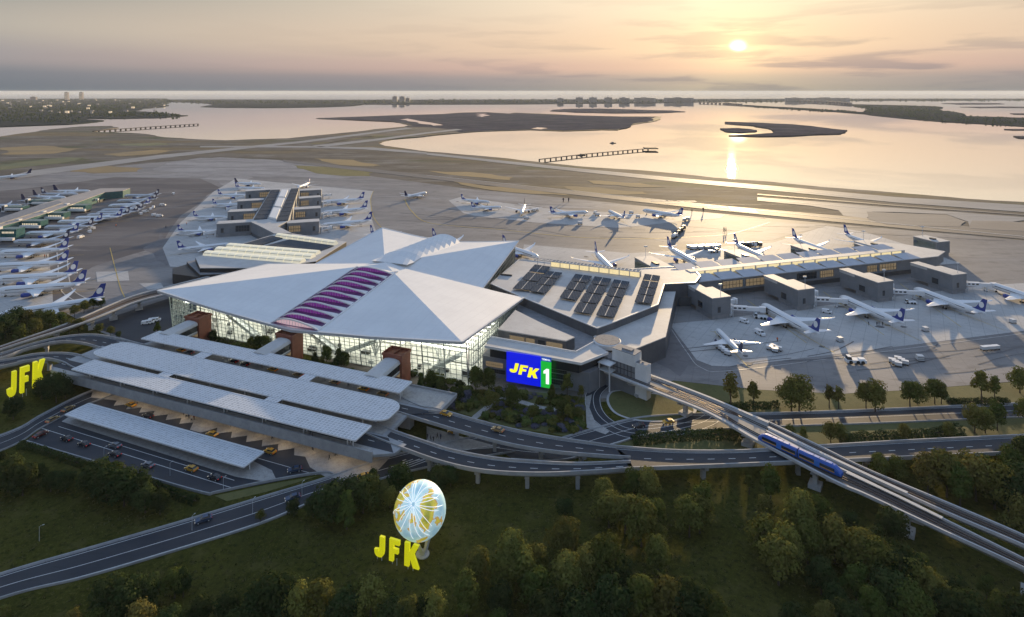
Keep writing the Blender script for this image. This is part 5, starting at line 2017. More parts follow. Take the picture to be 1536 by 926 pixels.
def viaduct(name, label, far, near, z, n=60, thick=1.5, par=1.0, dash=True, pillars=(), group=None, ends=True, solid=(True, True)):
    """raised road between two parapet tops drawn in the photo at height z + par"""
    F_, N_ = edge3(far, z + par, n), edge3(near, z + par, n)
    for p in F_ + N_:
        p.z = 0
    o0 = (F_[0] + N_[0]) / 2
    of = (o0.x, o0.y, 0)
    root = thing(name, label, 'elevated road', of, 0, group)
    Z = lambda p, h: Vector((p.x, p.y, h))
    b = MB()
    vs, fs = [], []
    for f_, n_ in zip(F_, N_):
        vs += [Z(f_, z), Z(n_, z), Z(n_.lerp(f_, .12), z - thick), Z(f_.lerp(n_, .12), z - thick)]
    for i in range(n - 1):
        a, c = 4 * i, 4 * i + 4
        fs += [(a, a + 1, c + 1, c), (a + 1, a + 2, c + 2, c + 1), (a + 2, a + 3, c + 3, c + 2), (a + 3, a, c, c + 3)]
    fs += [(3, 2, 1, 0), (4 * n - 4, 4 * n - 3, 4 * n - 2, 4 * n - 1)]
    b.add(vs, fs, 0)
    b.build('girder', M['concrete'], root, of)
    for side, (P_, Q_) in enumerate(((F_, N_), (N_, F_))):
        b = MB()
        vs, fs = [], []
        for p, q in zip(P_, Q_):
            d_ = (q - p).normalized() * .45
            vs += [Z(p - d_ * .2, z - .5), Z(p - d_ * .2, z + par), Z(p + d_, z + par), Z(p + d_, z + .004)]
        for i in range(n - 1):
            a, c = 4 * i, 4 * i + 4
            for k in range(4):
                fs.append((a + k, c + k, c + (k + 1) % 4, a + (k + 1) % 4) if side == 0 else (a + (k + 1) % 4, c + (k + 1) % 4, c + k, a + k))
        fs += [(0, 1, 2, 3), (4 * n - 1, 4 * n - 2, 4 * n - 3, 4 * n - 4)]
        b.add(vs, fs, 0)
        b.build('parapet', M['concrete'], root, of)
    b = MB()
    vs = []
    for f_, n_ in zip(F_, N_):
        w_ = (n_ - f_).length
        vs += [Z(f_.lerp(n_, .6 / w_), z + .012), Z(n_.lerp(f_, .6 / w_), z + .012)]
    b.add(vs, [(2 * i, 2 * i + 1, 2 * i + 3, 2 * i + 2) for i in range(n - 1)], 0)
    b.build('roadway', M['asphalt'], root, of)
    b = MB()
    mid = resample([f_.lerp(n_, .5) for f_, n_ in zip(F_, N_)], 400)
    L_ = sum((q - p).length for p, q in zip(mid, mid[1:]))
    step = L_ / 399
    if dash:
        i = 0
        per = max(2, int(round(9 / step)))
        on = max(1, int(round(3.2 / step)))
        while i + on < 399:
            strip(b, [Vector((p.x, p.y)) for p in mid[i:i + on + 1]], .28, z + .02)
            i += per
    for t in (.09, .91):
        strip(b, [Vector((q.x, q.y)) for q in (f_.lerp(n_, t) for f_, n_ in zip(F_, N_))], .2, z + .02)
    b.build('lane_marking', M['white_paint'], root, of)
    for t in pillars:
        k = int(t * (n - 1))
        m_ = F_[k].lerp(N_[k], .5)
        ax = (N_[k] - F_[k]).normalized()
        wv = (N_[k] - F_[k]).length
        ay = Vector((-ax.y, ax.x, 0))
        Mt = Matrix(((ax.x, ay.x, 0, m_.x), (ax.y, ay.y, 0, m_.y), (0, 0, 1, 0), (0, 0, 0, 1)))
        b = MB()
        b.box(-wv * .34, wv * .34, -.9, .9, z - thick - 1.3, z - thick, 0, Mt)
        b.box(-1.0, 1.0, -.8, .8, 0, z - thick - 1.3, 0, Mt)
        b.build('pillar', M['concrete'], root, of)
    return root, F_, N_


GZ = 8.0
viaduct('viaduct', 'back elevated ramp curving from the drop-off deck past the garden', [(596, 592), (630, 607.5), (655, 611.4), (717, 629), (775, 643.5), (834, 654.5), (923, 667.5)],
        [(575, 610), (629, 627), (698, 647.5), (766, 665), (834, 676), (900, 681.5), (946, 684.5)], GZ, pillars=(.34, .52, .70, .86), group=None)
viaduct('viaduct', 'front elevated ramp curving from the drop-off deck beside the globe', [(560, 632), (590, 644), (640, 661), (678, 673), (740, 684.7), (800, 690), (869, 693), (946, 690)],
        [(545, 648), (591, 666), (659, 690), (724, 704), (800, 708.5), (870, 706.5), (950, 701)], GZ, pillars=(.30, .48, .66, .82))
viaduct('viaduct', 'wide elevated road running right under the blue train', [(923, 667.5), (1008, 673.6), (1089, 674.5), (1151, 672), (1251, 665.5), (1384, 658), (1536, 651), (1900, 634)],
        [(946, 701), (1035, 698), (1156, 693), (1322, 686), (1440, 680.5), (1536, 676), (1900, 659)], GZ, n=80, pillars=(.12, .26, .36, .52, .66, .78))
viaduct('viaduct', 'curved ramp from the far left to the back of the deck', [(-200, 595), (0, 529.5), (61, 510.8), (102, 502.8), (143, 500.8), (178, 506.7), (240, 522)],
        [(-200, 606), (0, 537), (41, 521.5), (88, 511.5), (123, 513.4), (150, 520.5), (215, 540)], GZ, pillars=(.3, .5, .7))
viaduct('viaduct', 'curved ramp passing behind the yellow JFK letters on the left', [(-250, 585), (0, 539.8), (51, 530), (88, 528), (115, 530.3), (141, 539), (185, 553)],
        [(-250, 598), (0, 549), (36, 540.5), (70, 537), (94, 542), (109, 550), (150, 566)], GZ, pillars=(.35, .62, .8))


def road(name, far, near, z=0.06, n=60, marks=((.33, True), (.66, True)), edges=(.06, .94), kerb=True, m='asphalt'):
    F_, N_ = edge3(far, 0, n), edge3(near, 0, n)
    b = MB()
    vs = []
    for f_, n_ in zip(F_, N_):
        vs += [(f_.x, f_.y, z), (n_.x, n_.y, z)]
    b.add(vs, [(2 * i, 2 * i + 1, 2 * i + 3, 2 * i + 2) for i in range(n - 1)], 0)
    b.build(name, M[m], kind='structure')
    b = MB()
    for t, dsh in marks:
        mid = resample([f_.lerp(n_, t) for f_, n_ in zip(F_, N_)], 600)
        L_ = sum((q - p).length for p, q in zip(mid, mid[1:]))
        st = L_ / 599
        if dsh:
            i, per, on = 0, max(2, int(round(8 / st))), max(1, int(round(3 / st)))
            while i + on < 599:
                strip(b, [Vector((p.x, p.y)) for p in mid[i:i + on + 1]], .22, z + .012)
                i += per
        else:
            strip(b, [Vector((p.x, p.y)) for p in mid[::6]], .24, z + .012)
    for t in edges:
        strip(b, [Vector((q.x, q.y)) for q in (f_.lerp(n_, t) for f_, n_ in zip(F_, N_))], .24, z + .012)
    if b.v:
        b.build('road_markings', M['white_paint'], kind='structure')
    if kerb:
        for P_, Q_ in ((F_, N_), (N_, F_)):
            b = MB()
            vs, fs = [], []
            for p, q in zip(P_, Q_):
                d_ = (q - p).normalized() * .7
                vs += [Vector((p.x - d_.x, p.y - d_.y, 0)), Vector((p.x - d_.x, p.y - d_.y, .75)), Vector((p.x - d_.x * .4, p.y - d_.y * .4, .75)), Vector((p.x, p.y, .02))]
            for i in range(n - 1):
                a, c = 4 * i, 4 * i + 4
                for k in range(3):
                    fs.append((a + k, c + k, c + k + 1, a + k + 1))
            b.add(vs, fs, 0)
            b.build('kerb', M['concrete'], kind='structure')
    return F_, N_


R1F, R1N = road('road', [(-260, 950), (0, 864), (130, 826), (273, 784.5), (390, 749), (492, 718), (560, 694), (640, 672), (720, 655)],
                [(-260, 994), (0, 898), (120, 868), (234, 835), (390, 786), (488, 746), (600, 711), (700, 690), (770, 678)], n=90, marks=((.52, False),), kerb=True)
road('road', [(720, 655), (800, 668), (880, 648), (960, 628), (1060, 622), (1151, 621.5), (1300, 616.5), (1536, 606), (1900, 590)],
     [(770, 690), (850, 690), (920, 667), (980, 651), (1060, 645), (1195, 639), (1300, 635.5), (1536, 626), (1900, 611)], z=0.075, n=90, marks=((.5, False),))
road('road', [(-260, 735), (0, 655), (60, 625), (108, 600), (150, 582), (200, 560)], [(-260, 765), (0, 677), (62, 642), (120, 612), (165, 594), (215, 572)], z=0.07, n=40, marks=((.5, False),))
# loop road round the lawn by the front block
b = MB()
lp_ = spline(WP([(925, 552), (905, 575), (890, 592), (892, 615), (910, 635), (945, 650), (1000, 648), (1060, 632), (1080, 610)]), 8)
strip(b, [Vector((p.x, p.y)) for p in lp_], 8.5, 0.085)
b.build('road', M['asphalt'], kind='structure')
b = MB()
for o_ in (-3.9, 3.9, 0.4):
    q2 = []
    for i, q in enumerate(lp_):
        d_ = (lp_[min(i + 1, len(lp_) - 1)] - lp_[max(i - 1, 0)]).normalized()
        q2.append(Vector((q.x - d_.y * o_, q.y + d_.x * o_)))
    strip(b, q2, .25, .10)
b.build('road_markings', M['white_paint'], kind='structure')
kp = spline(WP([(912, 592), (925, 586), (965, 588), (1010, 597), (1042, 612), (1040, 622), (1010, 632), (960, 632), (925, 622), (911, 606)]), 6, True)
b = MB()
b.prism([(p.x, p.y) for p in kp], 0, .18, cap_bottom=False)
b.build('kerb', M['light_concrete'], kind='structure')
cx = sum((p for p in kp), Vector()) / len(kp)
b = MB()
b.sheet([(p.x + (cx.x - p.x) * .06, p.y + (cx.y - p.y) * .06) for p in kp], .2)
b.build('lawn', M['short_grass'], kind='structure')
b = MB()
b.prism(pxp([(878, 596), (888, 592), (884, 612), (893, 634), (914, 648), (908, 652), (880, 642)], 0), 0, .16)
b.build('pavement', M['paving'], kind='structure')
# hatched gore markings
b = MB()
for (x0, y0, x1, y1, x2, y2, n_) in ((604, 690, 655, 688, 600, 708, 5), (722, 664, 752, 672, 690, 676, 6), (486, 715, 510, 716, 540, 724, 4)):
    a, c, d_ = W(x0, y0), W(x1, y1), W(x2, y2)
    for k in range(n_):
        t = (k + .5) / n_
        strip(b, [Vector((a.lerp(c, t).x, a.lerp(c, t).y)), Vector((a.lerp(d_, t).x, a.lerp(d_, t).y))], .4, .10)
b.build('road_markings', M['white_paint'], kind='structure')
# lot outer kerb with rail
rl = spline(WP([(40, 664), (120, 688), (220, 717), (305, 741), (325, 740), (400, 724), (480, 711), (500, 713)]), 6)
b = MB()
for p, q in zip(rl, rl[1:]):
    b.bar((p.x, p.y, .5), (q.x, q.y, .5), .45, 1.0)
o = b.build('barrier_wall', M['concrete'], None, off=(rl[0].x, rl[0].y, 0))
tag(o, 'low grey concrete barrier along the outer edge of the pick-up road', 'barrier')
b = MB()
b.prism(pxp([(322, 744), (402, 727), (478, 714), (400, 738), (340, 752)], 0), 0, .05)
b.build('verge', M['short_grass'], kind='structure')
gr = MB()
for pp in ([(605, 712), (640, 700), (660, 706), (700, 692), (600, 740)],):
    pass
b = MB()
b.prism(pxp([(640, 640), (690, 655), (738, 668), (690, 676), (640, 664)], 0), 0, .14)
b.build('pavement', M['paving'], kind='structure')

# ------------------------------------------------------------ monorail guideway
mat('track_dark', (0.075, 0.062, 0.055), 0.8, var=(0.10, 0.085, 0.075), scale=.5)
mat('track_deck', (0.24, 0.225, 0.21), 0.8, var=(0.30, 0.28, 0.26), scale=.3)
mat('rail_brown', (0.10, 0.065, 0.05), 0.5, .5)


def guideway(name, label, far, near, z, n=70, thick=2.0, par=.7, base='track_dark', pil=(), tracks=((.5, 1),), foot=True, deckfill=None):
    F_, N_ = edge3(far, z + par, n), edge3(near, z + par, n)
    for p in F_ + N_:
        p.z = 0
    o0 = (F_[0] + N_[0]) / 2
    of = (o0.x, o0.y, 0)
    root = thing(name, label, 'monorail track', of)
    Z = lambda p, h: Vector((p.x, p.y, h))
    b = MB()
    vs, fs = [], []
    for f_, n_ in zip(F_, N_):
        vs += [Z(f_, z + par), Z(f_.lerp(n_, .09), z + par), Z(f_.lerp(n_, .09), z), Z(n_.lerp(f_, .09), z), Z(n_.lerp(f_, .09), z + par), Z(n_, z + par), Z(n_, z - .4), Z(n_.lerp(f_, .25), z - thick), Z(f_.lerp(n_, .25), z - thick), Z(f_, z - .4)]
    for i in range(n - 1):
        a, c = 10 * i, 10 * i + 10
        for k in range(10):
            fs.append((a + k, a + (k + 1) % 10, c + (k + 1) % 10, c + k))
    b.add(vs, fs, 0)
    b.add(vs[:10], [tuple(range(10))], 0)
    b.add(vs[-10:], [tuple(range(9, -1, -1))], 0)
    b.build('beam', M['light_concrete'], root, of)
    b = MB()
    vs = []
    for f_, n_ in zip(F_, N_):
        vs += [Z(f_.lerp(n_, .1), z + .02), Z(n_.lerp(f_, .1), z + .02)]
    b.add(vs, [(2 * i, 2 * i + 1, 2 * i + 3, 2 * i + 2) for i in range(n - 1)], 0)
    b.build('track_bed', M[base], root, of)
    for (t, w_) in tracks:
        b = MB()
        for dt in (-.7, .7):
            pts = []
            for f_, n_ in zip(F_, N_):
                wd = (n_ - f_).length
                tt = t(len(pts) / (n - 1)) if callable(t) else t
                pts.append(Z(f_.lerp(n_, tt + dt / wd), z + .16))
            for p, q in zip(pts, pts[1:]):
                b.bar(p, q, .2, .28)
        b.build('rails', M['rail_brown'], root, of)
    for k in pil:
        i = int(k * (n - 1))
        m_ = F_[i].lerp(N_[i], .5)
        ax = (N_[i] - F_[i]).normalized()
        ay = Vector((-ax.y, ax.x, 0))
        wv = (N_[i] - F_[i]).length
        Mt = Matrix(((ax.x, ay.x, 0, m_.x), (ax.y, ay.y, 0, m_.y), (0, 0, 1, 0), (0, 0, 0, 1)))
        b = MB()
        b.add([Mt @ Vector(p) for p in ((-wv * .42, -1.2, z - thick), (wv * .42, -1.2, z - thick), (wv * .42, 1.2, z - thick), (-wv * .42, 1.2, z - thick), (-1.0, -.9, z - thick - 2.2), (1, -.9, z - thick - 2.2), (1, .9, z - thick - 2.2), (-1, .9, z - thick - 2.2))],
              [(0, 1, 2, 3), (7, 6, 5, 4), (0, 4, 5, 1), (1, 5, 6, 2), (2, 6, 7, 3), (3, 7, 4, 0)], 0)
        b.box(-1.0, 1.0, -.9, .9, 1.6, z - thick - 2.2, 0, Mt)
        b.box(-2.7, 2.7, -2.4, 2.4, 0, 1.6, 0, Mt)
        b.build('pillar', M['light_concrete'], root, of)
    return root, F_, N_


TZ = 9.3
GFAR = [(950, 553), (978, 562), (1060, 593), (1153.7, 631.8), (1230, 668), (1300, 702)]
GNEAR = [(906, 556.5), (985, 588), (1059.5, 618), (1126.7, 656), (1186, 688)]
# joined deck near the station with its crossover, then two separate beams
guideway('guideway', 'wide monorail guideway with crossing tracks leaving the station', [(946, 551), (978, 562), (1060, 593), (1120, 618), (1153.7, 632)], [(906, 556.5), (985, 588), (1059.5, 618), (1126.7, 656), (1141, 663.5)], TZ,
         base='track_deck', pil=(.16, .50, .9), tracks=((.28, 1), (.72, 1), (lambda t: .28 + .44 * min(1, max(0, (t - .3) / .55)), 1), (lambda t: .72 - .44 * min(1, max(0, (t - .3) / .55)), 1)))
nr = guideway('guideway', 'near monorail guideway beam carrying the blue train', [(1150, 645), (1230, 686), (1300, 719.5), (1414, 776), (1535, 836), (1700, 918)], [(1141, 663.5), (1251, 721), (1300, 742), (1420, 798), (1535, 850.5), (1700, 931)], TZ, pil=(.21, .50, .8))
fr = guideway('guideway', 'far monorail guideway beam without a train', [(1153.7, 632), (1230, 668), (1300, 702), (1420, 752), (1535, 801), (1700, 876)], [(1152, 643.5), (1228, 681), (1300, 713), (1420, 768), (1535, 817), (1700, 893)], TZ, pil=(.25, .52, .8))
# pale walkway lying on the inner side of each beam
for (pp, lb) in (([(1152, 641), (1230, 679), (1300, 712), (1361, 740)], 'pale emergency walkway on the inner edge of the far guideway'), ([(1270, 709), (1349, 746), (1414, 778)], 'pale emergency walkway beside the near track ahead of the train')):
    e_ = resample([W(x, y, TZ + .7) for x, y in pp], 30)
    b = MB()
    for p, q in zip(e_, e_[1:]):
        b.bar(p + Vector((0, 0, .1)), q + Vector((0, 0, .1)), 1.5, .35)
    o = b.build('walkway', M['light_concrete'], None, off=(e_[0].x, e_[0].y, 0))
    tag(o, lb, 'walkway')
guideway('guideway', 'left monorail guideway curving behind the trees to the star roof', [(-300, 622), (0, 519), (103.7, 483), (190, 446.6), (260, 427), (330, 410)], [(-300, 628), (0, 523.5), (121, 485), (200, 454), (250.5, 440.6), (330, 420)], 8.6, thick=2.2, pil=(.48, .58, .66, .74))

# ------------------------------------------------------------ blue two-car train
tp = resample([f_.lerp(n_, .5) for f_, n_ in zip(nr[1], nr[2])], 400)
mat('train_blue', (0.022, 0.10, 0.42), 0.3)
mat('train_light_blue', (0.04, 0.17, 0.55), 0.3)
mat('train_gold', (0.55, 0.30, 0.06), 0.4)


def near_idx(px, py):
    w_ = W(px, py, TZ + 1.5)
    return min(range(400), key=lambda i: (tp[i].x - w_.x) ** 2 + (tp[i].y - w_.y) ** 2)


i0, i1 = near_idx(1139, 655), near_idx(1263, 712)
pa, pb = tp[i0], tp[i1]
if i0 == 0:
    w_ = W(1139, 653, TZ + 2)
    pa = Vector((w_.x, w_.y, 0))
ax = (pb - pa)
TL_ = ax.length
ax.normalize()
ay = Vector((-ax.y, ax.x, 0))
Mt = Matrix(((ax.x, ay.x, 0, pa.x), (ax.y, ay.y, 0, pa.y), (0, 0, 1, TZ + .35), (0, 0, 0, 1)))
tr = thing('train', 'blue two-car monorail train with gold side stripe on the near guideway', 'train', (pa.x, pa.y, TZ))
to = (pa.x, pa.y, TZ)


def train_shell(x0, x1, nose0, nose1):
    prof = [(-1.5, .3), (-1.62, 1.0), (-1.6, 2.6), (-1.25, 3.35), (-.5, 3.6), (.5, 3.6), (1.25, 3.35), (1.6, 2.6), (1.62, 1.0), (1.5, .3)]
    secs = []
    L_ = x1 - x0
    ss = [0, .03, .08, .16, .3, .5, .7, .84, .92, .97, 1]
    for s in ss:
        x = x0 + L_ * s
        k = 1.0
        if nose1 and s > .8:
            k = 1 - ((s - .8) / .2) ** 2 * .62
        if nose0 and s < .2:
            k = 1 - ((.2 - s) / .2) ** 2 * .62
        secs.append([Mt @ Vector((x, y * (0.72 + .28 * k), .3 + (z - .3) * k)) for y, z in prof])
    mb = MB()
    m_ = len(prof)
    vs = [p for s in secs for p in s]
    fs = []
    for i in range(len(ss) - 1):
        for k in range(m_):
            fs.append((i * m_ + k, i * m_ + (k + 1) % m_, (i + 1) * m_ + (k + 1) % m_, (i + 1) * m_ + k))
    mb.add(vs, fs, 0, False)
    mb.add(secs[0], [tuple(range(m_ - 1, -1, -1))], 0)
    mb.add(secs[-1], [tuple(range(m_))], 0)
    return mb


hl = TL_ / 2
for k, (x0, x1, n0, n1) in enumerate(((0, hl - .25, True, False), (hl + .25, TL_, False, True))):
    body = train_shell(x0, x1, n0, n1).build('carriage', M['train_blue'], tr, to)
    Lc_ = x1 - x0
    for (a, c) in (((.12, .5) if n0 else (.04, .40)), ((.62, .97) if n0 else (.52, .86))):
        for s in (-1, 1):
            mb = MB()
            mb.box(x0 + Lc_ * a, x0 + Lc_ * c, s * 1.64 - .05, s * 1.64 + .05, 1.5, 2.6, 0, Mt)
            mb.build('window_band', M['window_dark'], body, to)
            mb = MB()
            mb.box(x0 + Lc_ * a, x0 + Lc_ * c, s * 1.65 - .05, s * 1.65 + .05, 1.05, 1.42, 0, Mt)
            mb.build('gold_stripe', M['train_gold'], body, to)
    dxx = x0 + Lc_ * (.56 if n0 else .46)
    for s in (-1, 1):
        mb = MB()
        mb.box(dxx - 1.1, dxx + 1.1, s * 1.68 - .05, s * 1.68 + .05, .5, 2.8, 0, Mt)
        mb.build('door', M['train_light_blue'], body, to)
    mb = MB()
    for j in range(4):
        xx = x0 + Lc_ * (.28 + .14 * j)
        mb.box(xx - 1.3, xx + 1.3, -.8, .8, 3.58, 3.75, 0, Mt)
    mb.build('roof_vents', M['train_light_blue'], body, to)
mb = MB()
mb.box(hl - .3, hl + .3, -1.2, 1.2, .4, 3.2, 0, Mt)
mb.build('gangway', M['black_rubber'], tr, to)
mb = MB()
mb.box(.8, TL_ - .8, -1.0, 1.0, -.3, .35, 0, Mt)
mb.build('bogies', M['dark_metal'], tr, to)

# ------------------------------------------------------------ old terminal on the far left
oz = 11.0
def c6(x, y):
    return (x / 6.4, 270 + y / 6.4)


mat('tan_roof', (0.42, 0.37, 0.33), 0.8, var=(0.36, 0.32, 0.29), scale=.05)
mat('teal_glass', (0.03, 0.10, 0.105), 0.25, var=(0.04, 0.13, 0.13), scale=.3)
op = pxp([c6(*p) for p in ((-500, 560), (0, 362), (430, 222), (960, 82), (1250, 80), (1180, 104), (1010, 118), (700, 232), (360, 345), (0, 448), (-500, 640))], oz)
oc = cen(op)
ot = thing('old_terminal', 'long tan-roofed older terminal at the far left edge', 'airport terminal', oc)
b = MB()
b.prism(op, 0, oz - .5)
b.build('walls', M['teal_glass'], ot, oc)
b = MB()
b.prism(op, oz - .497, oz)
b.build('roof', M['tan_roof'], ot, oc)
b = MB()
b.prism(pxp([c6(*p) for p in ((-200, 430), (0, 372), (300, 270), (560, 205), (600, 225), (330, 320), (0, 425), (-200, 480))], oz), oz + .003, oz + 1.0)
b.build('grey_roof', M['terrace'], ot, oc)
for i, (x0, x1, yt, yb) in enumerate(((0, 155, 478, 600), (190, 388, 400, 480), (425, 610, 322, 396), (650, 820, 248, 318), (50, 215, 262, 310), (275, 540, 200, 250), (1030, 1100, 130, 165), (870, 960, 190, 215))):
    p, q = W(*c6(x0, yb)), W(*c6(x1, yb))
    ex = (q - p).normalized()
    w_ = (q - p).length
    ey = Vector((-ex.y, ex.x, 0))
    zt = CAM_H - (c6(0, yt)[1] - 137) * p.y / FPX
    Mt = Matrix(((ex.x, ey.x, 0, p.x), (ex.y, ey.y, 0, p.y), (0, 0, 1, 0), (0, 0, 0, 1)))
    gb = thing('gate_lounge', 'teal gate lounge with slatted white tower, ' + ('%s from the bottom along the right side' % ordn(i) if i < 4 else '%s along the left or far side' % ordn(i - 4)), 'gate block', (p.x, p.y, 0), 0, 'gate lounges of the old terminal')
    of = (p.x, p.y, 0)
    b = MB()
    b.box(0, w_, 0, 12, 3.5, zt, 0, Mt)
    b.build('glazed_walls', M['teal_glass'], gb, of)
    b = MB()
    b.box(1, w_ - 1, 1, 11, 0, 3.5, 0, Mt)
    b.build('base_storey', M['black_cladding'], gb, of)
    b = MB()
    b.box(-.2, w_ + .2, -.2, 12.2, zt, zt + .4, 0, Mt)
    b.build('roof', M['teal_glass'], gb, of)
    b = MB()
    for k in range(9):
        b.box(w_ * (.12 + .085 * k), w_ * (.17 + .085 * k), -.1, 0, zt - 4.2, zt - 2.2, 0, Mt)
    b.build('lit_windows', M['window_warm'], gb, of)
    b = MB()
    b.box(-5.5, -1.0, 0, 5, 0, zt + 2.6, 0, Mt)
    tw = b.build('stair_tower', M['white_cladding'], gb, of)
    b = MB()
    for k in range(4):
        zz = zt * .3 + k * zt * .22
        b.box(-4.9, -1.6, -.1, 0, zz, zz + 1.6, 0, Mt)
    b.build('slots', M['dark_metal'], tw, of)
    b = MB()
    b.box(w_ * .3, w_ * 1.25, -10, -7, 4.2, 7, 0, Mt)
    b.build('boarding_arm', M['white_cladding'], gb, of)
# ============================================================ aircraft
def make_plane(big=True):
    """nose towards +x, standing on z = 0, about 64 m long"""
    t = thing('airliner', 'white airliner', 'airplane', (0, 0, 0))
    b = MB()
    xs = [(31.5, .05, 4.7), (31.1, .75, 4.75), (30.2, 1.45, 4.9), (28.6, 2.15, 5.1), (26.5, 2.7, 5.3), (23.5, 2.95, 5.4), (10, 3.0, 5.4), (-8, 3.0, 5.4), (-15, 2.8, 5.55), (-21, 2.25, 6.0), (-26, 1.5, 6.6), (-29.5, .85, 7.0), (-31.5, .35, 7.2)]
    b.tube([(x, 0, z) for x, r, z in xs], [r for x, r, z in xs], 16)
    fus = b.build('fuselage', M['aircraft_white'], t)
    b = MB()
    for s in (-1, 1):
        b.add([(24, s * 2.99, 5.75), (-17, s * 2.83, 5.9), (-17, s * 2.83, 6.35), (24, s * 2.90, 6.25)], [(0, 1, 2, 3)] if s < 0 else [(3, 2, 1, 0)], 0)
    b.build('window_row', M['window_dark'], fus)
    b = MB()
    for k in range(-2, 3):
        a = math.radians(90 + k * 26)
        a2 = math.radians(90 + (k + 1) * 26 - 13)
        a1 = math.radians(90 + k * 26 - 13)
        b.add([(29.6, 1.75 * math.cos(a1), 5.0 + 1.75 * math.sin(a1)), (29.6, 1.75 * math.cos(a2), 5.0 + 1.75 * math.sin(a2)), (28.4, 2.28 * math.cos(a2), 5.12 + 2.28 * math.sin(a2)), (28.4, 2.28 * math.cos(a1), 5.12 + 2.28 * math.sin(a1))], [(0, 1, 2, 3)], 0)
    b.build('cockpit_window', M['window_dark'], fus)
    b = MB()
    b.tube([(14, 0, 3.9), (10, 0, 3.6), (-6, 0, 3.55), (-12, 0, 3.9)], [.5, 1.9, 2.0, .4], 12)
    b.build('belly_fairing', M['aircraft_grey'], t)

    def surf(pts, th):
        """tapered flat wing: pts = [(xlead, xtrail, y, z)]"""
        mb = MB()
        vs = []
        for i, (xl, xt, y, z) in enumerate(pts):
            c = (xl - xt)
            h = th * c * .5
            vs += [(xl, y, z), (xl - c * .3, y, z + h), (xt, y, z), (xl - c * .35, y, z - h * .7)]
        m_ = len(pts)
        fs = []
        for i in range(m_ - 1):
            for k in range(4):
                fs.append((4 * i + k, 4 * i + (k + 1) % 4, 4 * i + 4 + (k + 1) % 4, 4 * i + 4 + k))
        fs += [(3, 2, 1, 0), (4 * m_ - 4, 4 * m_ - 3, 4 * m_ - 2, 4 * m_ - 1)]
        mb.add(vs, fs, 0, False)
        return mb
    for s in (-1, 1):
        w = surf([(11, -3.5, s * 1.5, 4.2), (3.5, -4.6, s * 10, 4.9), (-3.2, -8.0, s * 21, 5.9), (-8.0, -10.2, s * 29.0, 6.9), (-9.9, -11.0, s * 31, 8.0)], .12).build('wing', M['aircraft_white'], t)
        mb = MB()
        mb.tube([(9.2, s * 9.8, 3.0), (8.9, s * 9.8, 3.0), (7.5, s * 9.8, 3.0), (4.2, s * 9.8, 3.05), (2.6, s * 9.8, 3.1)], [1.45, 1.75, 1.85, 1.55, .95], 14)
        en = mb.build('engine', M['tail_blue'], t)
        mb = MB()
        mb.tube([(9.24, s * 9.8, 3.0), (9.30, s * 9.8, 3.0)], [1.4, 1.38], 14)
        mb.build('intake', M['dark_metal'], en)
        mb = MB()
        mb.box(2.8, 7.0, s * 9.8 - .22, s * 9.8 + .22, 4.2, 5.1)
        mb.build('pylon', M['aircraft_white'], en)
        surf([(-23.5, -29.0, s * .6, 7.3), (-28.6, -31.0, s * 10.5, 8.0)], .1).build('stabiliser', M['aircraft_white'], t)
    # fin lies in the xz plane
    mb = MB()
    fin = [(-20.0, 7.9), (-24.0, 9.6), (-29.3, 17.6), (-32.6, 17.6), (-30.6, 8.2)]
    n_ = len(fin)
    vs = [(x, .34 if z < 10 else .14, z) for x, z in fin] + [(x, -.34 if z < 10 else -.14, z) for x, z in fin]
    mb.add(vs, [tuple(range(n_)), tuple(range(2 * n_ - 1, n_ - 1, -1))] + [(i, n_ + i, n_ + (i + 1) % n_, (i + 1) % n_) for i in range(n_)], 0)
    fn = mb.build('tail_fin', M['tail_blue'], t)
    for s in (-1, 1):
        mb = MB()
        mb.add([(-28.4 + 2.0 * math.cos(a) - .35 * math.sin(a), s * .40, 12.6 + 2.35 * math.sin(a)) for a in [2 * PI * k / 18 for k in range(18)]], [tuple(range(18)) if s < 0 else tuple(range(17, -1, -1))], 0)
        mb.build('emblem', M['emblem_white'], fn)
    for (x, y) in ((25, 0), (-1.5, -4.2), (-1.5, 4.2)):
        mb = MB()
        mb.cyl(x, y, .5, 4.2, .28, 6)
        g_ = mb.build('landing_gear', M['fascia_metal'], t)
        mb = MB()
        for dx in ((0,) if y == 0 else (-.9, .9)):
            for dy in (-.45, .45):
                mb.tube([(x + dx, y + dy - .22, .62), (x + dx, y + dy + .22, .62)], .62, 10)
        mb.build('wheels', M['black_rubber'], g_)
    return t


AP = Proto(make_plane())
NAVY = {'tail_blue': M['tail_navy'], 'emblem_white': M['tail_navy']}
GREY = {'aircraft_white': M['aircraft_grey'], 'tail_blue': M['tail_navy']}


LEAD, STAIN = MB(), MB()
ps_ = random.Random(50)
mat('oil_stain', (0.13, 0.127, 0.128), .7, spec=.1, var=(0.17, 0.165, 0.165), scale=.4)


